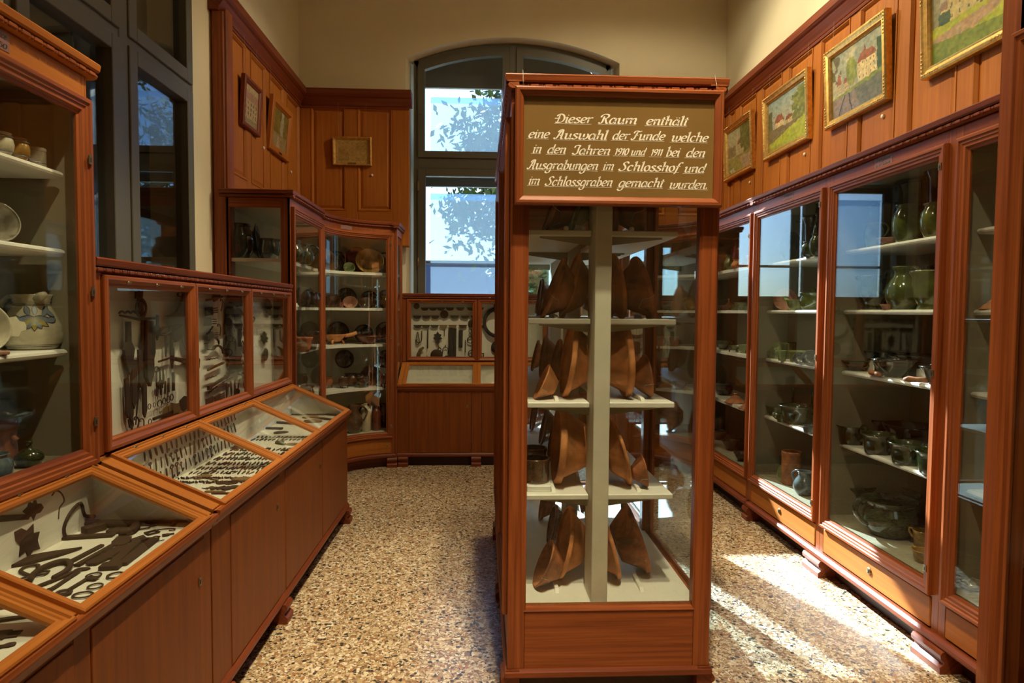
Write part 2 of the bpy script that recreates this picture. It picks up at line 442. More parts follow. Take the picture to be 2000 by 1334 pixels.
for s_ in (-1, 1):
    xa, xb = (WCX - HW + .05, WCX - .04) if s_ < 0 else (WCX + .04, WCX + HW - .05)
    # lower casement
    mb = MB(); win_sash(mb, xa, xb, BZ0 + .02, 3.2, FY - .025, FY + .05, .085); sash = mb.build('casement', GREY, win)
    mb = MB(); mb.box(xa + .08, xb - .08, FY + .012, FY + .018, BZ0 + .1, 3.12); mb.build('pane', WGLASS, sash)
    if s_ < 0:
        mb = MB()
        for zz in (2.15, 3.0): mb.tube([(xa + .005, FY - .03, zz - .05), (xa + .005, FY - .03, zz + .05)], .011, 8)
        mb.build('hinge', BRASS, sash)
    # upper fanlight with a curved head
    mb = MB(); w = .075
    mb.box(xa, xb, FY - .025, FY + .05, 3.32, 3.32 + w, .004)
    zl, zr = (arch_z(x - WCX, HW, ZS, RI) - .06 for x in (xa, xb))
    for x0, x1 in ((xa, xa + w), (xb - w, xb)):
        z0, z1 = arch_z(x0 - WCX, HW, ZS, RI) - .06, arch_z(x1 - WCX, HW, ZS, RI) - .06
        mb.prism([(x0, 3.32 + w), (x1, 3.32 + w), (x1, z1), (x0, z0)], FY - .025, FY + .05, 1)
    st = [xa + w + (xb - xa - 2 * w) * i / 10 for i in range(11)]
    top = [(x, arch_z(x - WCX, HW, ZS, RI) - .06) for x in st]
    for (a, za), (b, zb) in zip(top, top[1:]):
        mb.prism([(a, za - w), (b, zb - w), (b, zb), (a, za)], FY - .025, FY + .05, 1, grain=0)
    fan = mb.build('fanlight', GREY, win)
    mb = MB(); mb.prism([(xa + w - .005, 3.32 + w - .005), (xb - w + .005, 3.32 + w - .005)] + [(x, z - w + .005) for x, z in reversed(top)], FY + .012, FY + .018, 1); mb.build('pane', WGLASS, fan)
    mb = MB(); mb.lathe([(0, 0), (.012, 0), (.012, .006), (.006, .012), (0, .014)], 12, Matrix.Translation((xa + .03, FY - .025, 3.8)) @ Matrix.Rotation(R(90), 4, 'X')); mb.build('latch', BRASS, fan)
# outer window of the pair with its header board
OY = 7.74
mb = MB()
for s_ in (-1, 1):
    xa, xb = (WCX - HW, WCX - .02) if s_ < 0 else (WCX + .02, WCX + HW)
    win_sash(mb, xa, xb, 1.45, 3.16, OY, OY + .05, .1)
    mb.box(xa, xb, OY, OY + .05, 3.16, 3.46, .004); mb.box(xa, xb, OY, OY + .05, 4.2, 4.62, .004)
    for x0, x1 in ((xa, xa + .1), (xb - .1, xb)): mb.box(x0, x1, OY, OY + .05, 3.46, 4.2, .004)
    mb.box(xa + .1, xb - .1, OY + .005, OY + .035, 2.155, 2.185, .003)
outer_f = mb.build('outer_window', GREY, win)
mb = MB()
for s_ in (-1, 1):
    xa, xb = (WCX - HW + .1, WCX - .12) if s_ < 0 else (WCX + .12, WCX + HW - .1)
    mb.box(xa, xb, OY + .018, OY + .024, 1.5, 3.1); mb.box(xa, xb, OY + .018, OY + .024, 3.44, 4.22)
mb.build('pane', WGLASS, outer_f)
SHEER = bpy.data.materials.new('sheer_fabric'); SHEER.use_nodes = True
nt = SHEER.node_tree; nt.nodes.clear()
o_ = nd(SHEER, 'ShaderNodeOutputMaterial'); t_ = nd(SHEER, 'ShaderNodeBsdfTransparent'); l_ = nd(SHEER, 'ShaderNodeBsdfTranslucent'); d_ = nd(SHEER, 'ShaderNodeBsdfDiffuse')
t_.inputs[0].default_value = (.85, .93, 1, 1); l_.inputs[0].default_value = (.42, .52, .62, 1); d_.inputs[0].default_value = (.5, .6, .7, 1)
a_ = nd(SHEER, 'ShaderNodeMixShader'); a_.inputs[0].default_value = .88; lk(SHEER, l_.outputs[0], a_.inputs[1]); lk(SHEER, d_.outputs[0], a_.inputs[2])
b_ = nd(SHEER, 'ShaderNodeMixShader'); b_.inputs[0].default_value = .24; lk(SHEER, t_.outputs[0], b_.inputs[1]); lk(SHEER, a_.outputs[0], b_.inputs[2])
lk(SHEER, b_.outputs[0], o_.inputs[0])
mb = MB()
for z0, z1 in ((1.5, 2.97), (3.44, 4.08)):
    mb.box(WCX - HW + .17, WCX - .13, OY - .03, OY - .028, z0, z1)
    mb.box(WCX - HW + .17, WCX - .13, OY - .034, OY - .032, z1 - .07, z1)
mb.build('sheer_blind', SHEER, win)

# dark left window: flush grey frame, two casements, two fanlights, closed shutters behind
win2 = thing('window_2', 'tall grey window with dark panes on the left wall', 'window', (XL, 3.76, 1.0)); win2['kind'] = 'structure'
T = local((XL, LWY1, 0), (0, -1, 0), (1, 0, 0))
W_ = LWY1 - LWY0
mb = MB(T)
mb.box(0, .06, -.1, .0, LWZ0, LWZ1, .005); mb.box(W_ - .06, W_, -.1, .0, LWZ0, LWZ1, .005)
mb.box(W_ / 2 - .05, W_ / 2 + .05, -.1, .012, LWZ0, LWZ1, .01)
mb.box(0.05, W_ - .05, -.1, .006, 3.06, 3.14, .006); mb.box(.05, W_ - .05, -.1, 0, LWZ1 - .06, LWZ1); mb.box(.05, W_ - .05, -.1, 0, LWZ0, LWZ0 + .06)
mb.build('window_frame', GREY, win2)
for xa, xb in ((.045, W_ / 2 - .045), (W_ / 2 + .045, W_ - .045)):
    for z0, z1, nm in ((LWZ0 + .04, 3.075, 'casement'), (3.125, LWZ1 - .04, 'fanlight')):
        mb = MB(T); win_sash(mb, xa, xb, z0, z1, -.07, .022, .085); sash = mb.build(nm, GREY, win2)
        mb = MB(T); mb.box(xa + .08, xb - .08, -.03, -.024, z0 + .08, z1 - .08); mb.build('pane', WGLASS, sash)
        if nm == 'casement':
            xk = xb - .04 if xa < .1 else xa + .04
            mb = MB(T); mb.box(xk - .012, xk + .012, .022, .028, 1.72, 1.80, .003); mb.tube([(xk, .03, 1.76), (xk, .05, 1.76)], .008, 8); mb.build('latch', BRASS, sash)
mb = MB(T)
mb.box(0, W_, -.34, -.3, LWZ0, LWZ1)
for k in range(4): mb.box(.1 + k * .41, .1 + k * .41 + .34, -.3, -.285, LWZ0 + .2, LWZ1 - .2, .004)
mb.build('shutter', DGREY, win2)

# ------------------------------------------------------------------ wall panelling
def panelling(name, label, T, W, stiles, panels_z, zt, front=0.0, side=None):
    """stiles = list of (x0, x1); recessed fields in between carry a raised moulding"""
    root = thing(name, label, 'panelling', T(Vector((0, 0, 2.4)))); root['kind'] = 'structure'
    z0, z1 = panels_z
    mb = MB(T)
    mb.box(0, W, -.06, -.02, 2.3, zt)
    mb.build('backing_board', WOODL, root)
    mb = MB(T)
    for a, b in stiles: mb.box(a, b, -.02, 0, 2.3, zt - .02, .004, 2)
    for (a, b), (c, d) in zip(stiles, stiles[1:]):
        mb.box(b, c, -.02, 0, z1, zt - .02, .004, 0); mb.box(b, c, -.02, 0, 2.3, z0, .004, 0)
        mb.frame(b, c, z0, z1, [(0, -.02), (0, .004), (.012, .004), (.026, -.014), (.026, -.02)])
    mb.build('stiles', WOODL, root)
    for (a, b), (c, d) in zip(stiles, stiles[1:]):
        mb = MB(T); mb.frame(b + .026, c - .026, z0 + .026, z1 - .026, [(0, -.0205), (.03, -.010), (.03, -.0205)])
        mb.box(b + .055, c - .055, -.0205, -.010, z0 + .055, z1 - .055, 0, 2)
        mb.build('panel', WOODL, root)
    mb = MB(T)
    sec = [(-.06, zt - .02), (.012, zt - .02), (.02, zt), (.055, zt + .05), (.07, zt + .06), (.085, zt + .075), (.085, zt + .135), (-.06, zt + .135)]
    mb.sweep(sec, side[0] if side else 0, side[1] if side else W)
    mb.sweep([(-.02, zt - .05), (.012, zt - .05), (.016, zt - .035), (.006, zt - .02), (-.02, zt - .02)], 0, W)
    mb.build('cornice', WOODD, root)
    return root
ZP = 3.80
# right wall
T = local((2.66, 7.12, 0), (0, -1, 0), (-1, 0, 0))
T = local((2.66, -1.0, 0), (0, 1, 0), (-1, 0, 0))
cs = [7.12 - .05, 6.78, 6.25, 5.71, 5.17, 4.635, 4.09, 3.54, 2.99, 2.45, 1.9, 1.36, .82, .28, -.26, -.8]
panelling('trim_1', 'tall pine wall panelling with cornice on the right wall', T, 8.12, sorted((c + 1 - .06, c + 1 + .06) for c in cs), (2.66, 3.75), ZP)
# back wall, left and right of the window
PB = 7.12
T = local((-.79, PB, 0), (-1, 0, 0), (0, -1, 0))
panelling('trim_2', 'pine wall panelling in the left corner of the back wall', T, 1.15, [(.0, .18), (.545, .675), (1.04, 1.15)], (2.67, 3.76), ZP, side=(-.03, 1.15))
T = local((2.66, PB, 0), (-1, 0, 0), (0, -1, 0))
panelling('trim_3', 'pine wall panelling in the right corner of the back wall', T, 1.2, [(.0, .16), (.525, .655), (1.02, 1.2)], (2.67, 3.76), ZP, side=(0, 1.23))
# left wall, far end
T = local((-1.94, PB, 0), (0, -1, 0), (1, 0, 0))
LP = panelling('trim_4', 'pine wall panelling with end post on the left wall', T, 2.13, [(0, .06), (.48, .59), (1.01, 1.12), (1.50, 1.60), (2.02, 2.13)], (2.66, 3.75), ZP, side=(0, 2.2))
mb = MB(T)
mb.box(2.06, 2.17, -.05, .07, 1.0, ZP + .0, .012, 2); mb.box(2.10, 2.178, -.035, .045, 1.0, ZP - .02, .008, 2)
mb.build('end_post', WOOD, LP)
# left wall, near end (above the tall cabinet)
T = local((-1.94, 2.56, 0), (0, -1, 0), (1, 0, 0))
panelling('trim_5', 'pine wall panelling above the left tall cabinet', T, 3.0, [(0, .10), (.5, .61), (1.03, 1.14), (1.57, 1.68), (2.1, 2.21), (2.9, 3.0)], (2.66, 3.75), ZP)
# filler between panelling and plaster
mb = MB()
mb.box(-.80, -.79 - 1.15, PB + .06, YB, 2.3, ZP + .13); o = mb.build('trim_6', WOODL); struct(o, 'pine return board beside the arched window, left side')
# ------------------------------------------------------------------ cabinets
SH = (.81, 1.255, 1.625, 1.985)
ZTOP, ZDOOR0, ZDOOR1 = 2.49, .30, 2.37
def ledge(mb, x0, x1, zt=ZTOP, n=1, ov=.03):
    mb.sweep([(-.05, zt - .032), (ov - .006, zt - .032), (ov, zt - .026), (ov + .004, zt - .006), (ov - .002, zt), (-.05, zt)], x0, x1, n)
    mb.sweep([(-.03, zt - .058), (ov - .024, zt - .058), (ov - .012, zt - .052), (ov - .008, zt - .044), (ov - .012, zt - .036), (-.03, zt - .034)], x0, x1, n)
def beads(mb, x0, x1, z, y, pitch=.055):
    """bead-and-reel strip under a ledge"""
    k = max(1, int((x1 - x0) / pitch)); p = (x1 - x0) / k
    for i in range(k):
        a = x0 + i * p
        mb.box(a + .004, a + p * .68, y - .006, y + .008, z - .007, z + .007, .003)
        mb.box(a + p * .76, a + p * .92, y - .006, y + .007, z - .006, z + .006, .003)
def lock(T, x, y, z, parent, horizontal=False):
    mb = MB(T); w, h = (.009, .016)
    mb.box(x - w, x + w, y, y + .004, z - h, z + h, .002)
    o = mb.build('lock_plate', BRASS, parent)
    mb = MB(T); mb.box(x - .0022, x + .0022, y + .003, y + .0052, z - .009, z + .006); mb.build('keyhole', DARKM, o)
    return o
def bracket_foot(T, x0, x1, parent, y=.05):
    mb = MB(T)
    sec = [(-.05, 0), (y + .006, 0), (y + .008, .03), (y - .012, .045), (y - .012, .055), (y + .004, .068), (y + .006, .085), (y - .004, .10), (-.05, .10)]
    mb.sweep(sec, x0, x1, 1); return mb.build('bracket_foot', WOODD, parent)
DOORPROF = [(0, -.004), (0, .026), (.004, .030), (.016, .030), (.020, .024), (.030, .024), (.034, .019), (.046, .019), (.052, .010), (.062, .006), (.062, -.004)]
def glazed_door(T, x0, x1, z0, z1, parent, name='door', prof=DOORPROF, locks=(), gy=.004):
    mb = MB(T); mb.frame(x0, x1, z0, z1, prof); d = mb.build(name, WOOD, parent)
    ins = prof[-1][0]
    mb = MB(T); mb.box(x0 + ins - .008, x1 - ins + .008, gy - .003, gy + .001, z0 + ins - .008, z1 - ins + .008); mb.build('glass_pane', GLASS, d)
    for x, z in locks: lock(T, x, .030, z, d)
    return d
def shelf_mesh(T, x0, x1, y0, y1, z, parent, t=.026, mat=None, n=1):
    mb = MB(T); r = t / 2
    sec = [(y0, z - t), (y1 - r, z - t), (y1 - .003, z - t * .8), (y1, z - r), (y1 - .003, z - t * .2), (y1 - r, z), (y0, z)]
    mb.sweep(sec, x0, x1, n); return mb.build('shelf', mat or SHELFW, parent)

def wall_bay(label, T, W, D=.54, label_plate=None, foot=(True, True), group='tall glazed cabinets along the right wall', lock_side=0):
    root = thing('display_cabinet', label, 'cabinet', T(Vector((W / 2, 0, 0))), group)
    mb = MB(T)
    mb.box(0, W, -D - .02, -D, .1, 2.44); mb.box(0.0, .012, -D, -.02, .1, 2.44); mb.box(W - .012, W, -D, -.02, .1, 2.44)
    mb.box(.012, W - .012, -D, -.01, .34, .36); mb.box(.012, W - .012, -D, -.02, 2.36, 2.44)
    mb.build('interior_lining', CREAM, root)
    mb = MB(T)
    mb.box(0, .045, -.02, 0, .12, 2.43, .002, 2); mb.box(W - .045, W, -.02, 0, .12, 2.43, .002, 2)
    mb.box(.045, W - .045, -.02, 0, ZDOOR1 + .0, 2.43, .002, 0); mb.box(.045, W - .045, -.02, -.002, .26, .36, .002, 0)
    mb.box(0, W, -.04, -.02, .12, .16)
    mb.build('face_frame', WOOD, root)
    mb = MB(T); ledge(mb, 0, W); c = mb.build('cornice', WOODD, root)
    mb = MB(T); beads(mb, 0, W, ZTOP - .045, .019); mb.build('bead_moulding', WOODD, c)
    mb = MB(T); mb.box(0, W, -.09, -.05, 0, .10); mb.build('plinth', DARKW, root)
    mb = MB(T); mb.sweep([(-.05, .098), (.03, .098), (.038, .106), (.036, .124), (.022, .136), (-.05, .136)], 0, W); mb.build('base_moulding', WOODD, root)
    mb = MB(T); mb.box(.05, W - .05, -.02, .004, .142, .285, .004, 0); d = mb.build('drawer', WOODL, root)
    mb = MB(T); mb.lathe([(0, .007), (.016, .006), (.02, .002), (.02, 0)], 16, Matrix.Translation((W / 2, .004, .215)) @ Matrix.Rotation(R(-90), 4, 'X')); k = mb.build('keyhole_plate', BRASS, d)
    mb = MB(T); mb.box(W / 2 - .003, W / 2 + .003, .009, .0125, .203, .224); mb.build('keyhole', DARKM, k)
    lx = .055 if lock_side == 0 else W - .055
    glazed_door(T, .035, W - .035, ZDOOR0, ZDOOR1, root, locks=[(lx, 2.27), (lx, 1.33), (lx, .42)])
    if foot[0]: bracket_foot(T, 0.0, .10, root)
    if foot[1]: bracket_foot(T, W - .10, W, root)
    for z in SH: shelf_mesh(T, .014, W - .014, -D, -.10, z, root)
    if label_plate: plate(T, W / 2, 2.402, root, label_plate)
    return root
PLATE_MAT = plain('mauve_label_card', (.25, .125, .11), .6, .06, 30)
INK = plain('black_ink', (.02, .014, .012), .6, .1, 30)
def plate(T, x, z, parent, lines, w=.15, h=.058, y=.0):
    mb = MB(T); mb.box(x - w / 2, x + w / 2, y, y + .0015, z - h / 2, z + h / 2); p = mb.build('label_card', PLATE_MAT, parent)
    mb = MB(lambda p: T(Vector((2 * x - p.x, p.y, p.z))))
    for i, (txt, size) in enumerate(lines):
        zz = z + h * (.5 - (i + .72) / len(lines)) - .002
        write(mb, txt, x - w * .44, x + w * .44, zz, y + .0018, size, INK)
    mb.build('lettering', INK, p, recalc=False)
# ------------------------------------------------------------------ sloping pen lettering
HUMP = [(2, 6), (4, 9.4), (6, 10), (7, 8.5), (7, 1.5), (8, 0), (9, .8)]
BOWL = [(7, 8.2), (5, 10), (2.6, 9.2), (1, 5), (1.5, 1), (3.4, 0), (5.4, 1.4), (7, 5)]
GL = {
 'n': (9.3, [[(0, 8.5), (1.4, 10), (2, 9), (2, 0)], HUMP]),
 'm': (14.2, [[(0, 8.5), (1.4, 10), (2, 9), (2, 0)], [(2, 6), (4, 9.4), (6, 10), (7, 8.5), (7, 0)], [(x + 5, z) for x, z in HUMP]]),
 'u': (9.3, [[(0, 8.5), (1.3, 10), (2, 9), (2, 2), (3, 0), (5, .5), (7, 4)], [(7, 10), (7, 1.5), (8, 0), (9, .8)]]),
 'i': (4.4, [[(0, 8.5), (1.3, 10), (2, 9), (2, 1.5), (3, 0), (4, .8)], [(2.2, 13.3), (2.5, 14.6)]]),
 'e': (8.0, [[(1, 5), (5.5, 5.5), (7, 8), (5, 10), (2.5, 9.3), (1, 5.5), (1.5, 1.5), (4, 0), (7, 1.8)]]),
 'r': (7.2, [[(0, 8.5), (1.3, 10), (2, 9), (2, 0)], [(2, 6), (4, 9.3), (6, 10), (6.8, 8.8)]]),
 's': (7.4, [[(6.3, 8.5), (4.5, 10), (2.2, 9), (2.2, 7), (5.5, 4), (6.2, 2), (4, 0), (1.5, .3), (.5, 1.8)]]),
 'a': (9.3, [BOWL, [(7.3, 10), (7, 1.5), (8, 0), (9, .8)]]),
 'ä': (9.3, [BOWL, [(7.3, 10), (7, 1.5), (8, 0), (9, .8)], [(3.2, 13), (3.4, 14.2)], [(6.4, 13), (6.6, 14.2)]]),
 't': (5.2, [[(2.6, 14.5), (2, 1.5), (3, 0), (4.6, .8)], [(.1, 10.3), (4.9, 10.6)]]),
 'h': (9.3, [[(0, 15), (1.4, 17), (2, 16), (2, 0)], HUMP]),
 'l': (4.6, [[(0, 15), (1.4, 17), (2, 16), (2, 1.5), (3, 0), (4, .8)]]),
 'k': (8.6, [[(0, 15), (1.4, 17), (2, 16), (2, 0)], [(7, 9.5), (2.2, 5), (4, 5), (7.6, 0)]]),
 'd': (9.3, [BOWL, [(7.8, 17), (7, 1.5), (8, 0), (9, .8)]]),
 'w': (12.6, [[(0, 8.5), (1.3, 10), (2, 8), (2, 2), (3.5, 0), (5.5, 1), (6.5, 4), (6.5, 10)], [(6.5, 4), (7, 1), (8.5, 0), (10.5, 2), (11.5, 6), (11, 9), (9.8, 9.6)]]),
 'b': (8.4, [[(0, 15), (1.4, 17), (2, 16), (2, 1), (4, 0), (6.5, 2), (7, 6), (5.5, 9.6), (3.5, 9.5), (2, 7)]]),
 'g': (9.0, [BOWL, [(7.4, 10), (7, -3), (5.5, -6.5), (2.5, -7), (.6, -5), (1.6, -3.8)]]),
 'c': (7.8, [[(6.5, 8), (5, 10), (2.5, 9.3), (1, 5.5), (1.5, 1.5), (4, 0), (6.8, 1.8)]]),
 'o': (8.3, [[(4, 10), (1.6, 8.5), (1, 4.5), (2.4, .6), (4.4, 0), (6.7, 2), (7, 6), (5.8, 9.3), (4, 10)]]),
 'f': (6.4, [[(8, 15), (6.3, 16.6), (4.2, 15), (3.2, 10), (2, -2), (.3, -5)], [(.6, 9.5), (6, 9.5)]]),
 'D': (11.5, [[(3, 15.5), (2.6, 0)], [(0, .8), (2.6, 0), (8, 1.5), (10, 7), (8, 13.5), (3.5, 16), (.2, 13.5), (.8, 11.6)], [(-2.4, 7.6), (4.6, 8.2)]]),
 'R': (11.0, [[(3.6, 13), (3, 2), (1, 0), (-1, 1.5)], [(.2, 11), (.6, 14.5), (4, 17), (8, 16), (8.6, 12.5), (6.5, 9.5), (4, 9)], [(5.6, 9), (7.4, 3), (9, 0), (10.6, 1)]]),
 'A': (10.3, [[(-1.6, 2), (0, 0), (2, 2), (4, 12), (5, 15.5)], [(1.4, 12), (3, 16), (6, 16.6), (7, 14), (7, 2), (8.3, 0), (9.6, .8)], [(3, 6.5), (7, 6.5)]]),
 'F': (8.4, [[(-1.4, 2), (.3, 0), (2.5, 2), (3.5, 8), (4.6, 14)], [(0, 11.6), (1, 15.5), (4, 16.3), (7, 15), (10, 16.5)], [(2, 8), (6.5, 8.5)]]),
 'J': (8.2, [[(0, 11.6), (1, 15.5), (4, 16.6), (7, 15.5), (6, 12), (6, 3), (4, 0), (1, .3), (-.6, 2.2)]]),
 'M': (13.5, [[(-1, 1), (1, 1), (3, 15)], [(1, 14), (3, 16), (4, 12), (6, 4), (10, 16), (10, 2), (11.5, 0), (13, 1)]]),
 'S': (9.6, [[(9.4, 13.6), (7.4, 16.5), (4.2, 15.5), (3.2, 12.5), (6, 8.5), (7, 4.5), (5, .8), (2, 0), (-.6, 2), (.6, 3.6)]]),
 'G': (10, [[(9, 13.5), (7, 16), (3, 14.5), (1, 8), (2.5, 1), (6, 0), (8.4, 3), (8, 7), (5.5, 7)]]),
 '1': (4.6, [[(.6, 10.6), (2.6, 13.5), (2.6, 0)]]),
 '9': (7.0, [[(6, 9), (4, 6.5), (1.5, 7.5), (1, 10.5), (3, 13.4), (5.3, 12.5), (6, 9), (5, 3), (2.4, 0)]]),
 '0': (7.2, [[(3.6, 13.5), (1.3, 11), (1, 5), (2.2, .8), (3.8, 0), (5.8, 2.5), (6.2, 8), (5.4, 12), (3.6, 13.5)]]),
 '4': (7.2, [[(4, 13.5), (.8, 4.5), (6.6, 4.5)], [(5, 8), (5, 0)]]), '5': (7, [[(6, 13.4), (2, 13.4), (1.6, 8), (4, 8.6), (6, 6), (5.4, 1.5), (3, 0), (.8, 1)]]),
 '7': (6.6, [[(.6, 13), (6, 13.4), (2.4, 0)]]), '-': (5, [[(.8, 5), (4, 5)]]), '6': (7, [[(5.6, 13), (2.5, 10), (1, 5), (2.5, .4), (5.5, 1), (6, 5), (4, 7.5), (1.4, 5.5)]]),
 '.': (4.2, [[(1.6, -.2), (2.0, 2.0)]]), ' ': (5, []),
}
def spline(pts, k=4):
    if len(pts) < 3: return [Vector((p[0], p[1])) for p in pts]
    P = [Vector(p) for p in pts]; P = [P[0] * 2 - P[1]] + P + [P[-1] * 2 - P[-2]]; out = []
    for i in range(1, len(P) - 2):
        a, b, c, d = P[i - 1:i + 3]
        for j in range(k):
            t = j / k
            out.append(.5 * (2 * b + (c - a) * t + (2 * a - 5 * b + 4 * c - d) * t * t + (3 * b - a - 3 * c + d) * t ** 3))
    out.append(P[-2]); return out
def write(mb, txt, x0, x1, z, y, xh, mat=None, shear=.36, nib=(1.15, 2.35), slope=0.0, k=4):
    """letters as flat pen strokes between x0 and x1 (facing +y), x-height xh"""
    adv = sum(GL[c][0] for c in txt) - 1.2; s = xh / 10.0
    sx = (x1 - x0 - shear * 10 * s) / adv; cx = x0
    for c in txt:
        w, strokes = GL[c]
        for st in strokes:
            pts = spline(st, k); n = len(pts); L = []
            for i, p in enumerate(pts):
                d = pts[min(i + 1, n - 1)] - pts[max(i - 1, 0)]
                if d.length < 1e-6: d = Vector((0, 1))
                d.normalize(); nv = Vector((-d.y, d.x))
                wd = (nib[0] + (nib[1] - nib[0]) * abs(d.dot(Vector((-.5, .86))))) * .5
                if i in (0, n - 1): wd *= .8
                for sg in (-1, 1):
                    q = p + nv * wd * sg
                    L.append((cx + q.x * sx + q.y * s * shear, y, z + q.y * s + slope * (cx - x0)))
            mb.add(L, [(2 * i, 2 * i + 1, 2 * i + 3, 2 * i + 2) for i in range(n - 1)])
        cx += w * sx
# ------------------------------------------------------------------ tall cabinets along the right wall
XRF = 2.10
SEAM = [1.72, 2.83, 3.88, 4.95, 5.93]
GREENLAB = [('Grünglasur', .0105), ('16-17 Jahrh.', .0095)]
GL['ü'] = (9.3, GL['u'][1] + [[(3, 13), (3.2, 14.2)], [(6.4, 13), (6.6, 14.2)]]); 
GL['z'] = (7.4, [[(.8, 9.4), (6.4, 9.6), (.6, .4), (6.8, .4)]])
GL['H'] = (12, [[(-1, 1.5), (.5, 0), (2, 3), (3, 15), (1, 16), (0, 13.5)], [(9.5, 16), (8.5, 2), (10, 0), (11.5, 1)], [(2.4, 8), (9, 8.4)]])
GL['j'] = (4.4, [[(0, 8.5), (1.3, 10), (2, 9), (2, -4), (.6, -6.5), (-1.2, -5.6)], [(2.2, 13.3), (2.5, 14.6)]])
GL['y'] = (8.6, [[(0, 8.5), (1.3, 10), (2, 9), (2, 3), (3.4, .5), (5.6, 1.4), (7, 5)], [(7, 10), (7, -3), (5, -6.5), (2, -6.4)]])
BAYLAB = ['tall glazed cabinet nearest the viewer in the right row, holding brown pots',
          'tall glazed cabinet of large green pots with the sunlit drawer, right row',
          'tall glazed cabinet reflecting the window, beside the far right corner cabinet',
          'tall glazed cabinet at the far end of the right row beside the concave corner']
for k in range(3):
    y0, y1 = SEAM[k], SEAM[k + 1]
    T = local((XRF, y0, 0), (0, 1, 0), (-1, 0, 0))
    wall_bay(BAYLAB[k], T, y1 - y0, label_plate=GREENLAB if k in (1, 2) else None, foot=(True, True), lock_side=0 if k < 3 else 1)

# near free-standing cabinet at the right edge of the view
def post_case(name, label, X0, X1, Y0, Y1, group=None):
    return thing(name, label, 'cabinet', ((X0 + X1) / 2, (Y0 + Y1) / 2, 0), group)
SLIM = [(0, -.004), (0, .020), (.004, .024), (.014, .024), (.018, .018), (.030, .018), (.036, .008), (.044, .004), (.044, -.004)]
near = post_case('display_cabinet', 'tall pine cabinet cut off by the right edge of the view', 1.60, 2.06, .7, 1.98)
T = local((1.60, .7, 0), (0, 1, 0), (-1, 0, 0))
mb = MB(T)
mb.box(1.19, 1.28, -.07, 0, .12, 2.72, .004, 2); mb.box(0, .07, -.07, 0, .12, 2.72, .004, 2)
mb.box(.07, 1.21, -.07, 0, .12, .38, .004, 0); mb.box(.07, 1.21, -.07, 0, 2.42, 2.72, .004, 0)
mb.box(0, 1.28, -.46, -.44, .12, 2.72); mb.box(0, .02, -.44, -.07, .12, 2.72); mb.box(1.26, 1.28, -.44, -.07, .12, 2.72, 0, 2); mb.box(.02, 1.26, -.44, -.07, .34, .37); mb.box(.02, 1.26, -.44, -.07, 2.5, 2.72)
mb.build('carcass', WOOD, near)
mb = MB(T); ledge(mb, -.02, 1.30, 2.78); mb.box(0, 1.28, -.46, -.05, 2.72, 2.76); mb.build('cornice', WOODD, near)
mb = MB(T); mb.box(0, 1.28, -.44, -.02, 0, .12); mb.build('plinth', DARKW, near)
for a, b in ((.64, 1.215), (.045, .64)): glazed_door(T, a, b, .36, 2.44, near, prof=SLIM)
for z in (.82, 1.25, 1.63, 2.0): shelf_mesh(T, .02, 1.26, -.44, -.12, z, near)

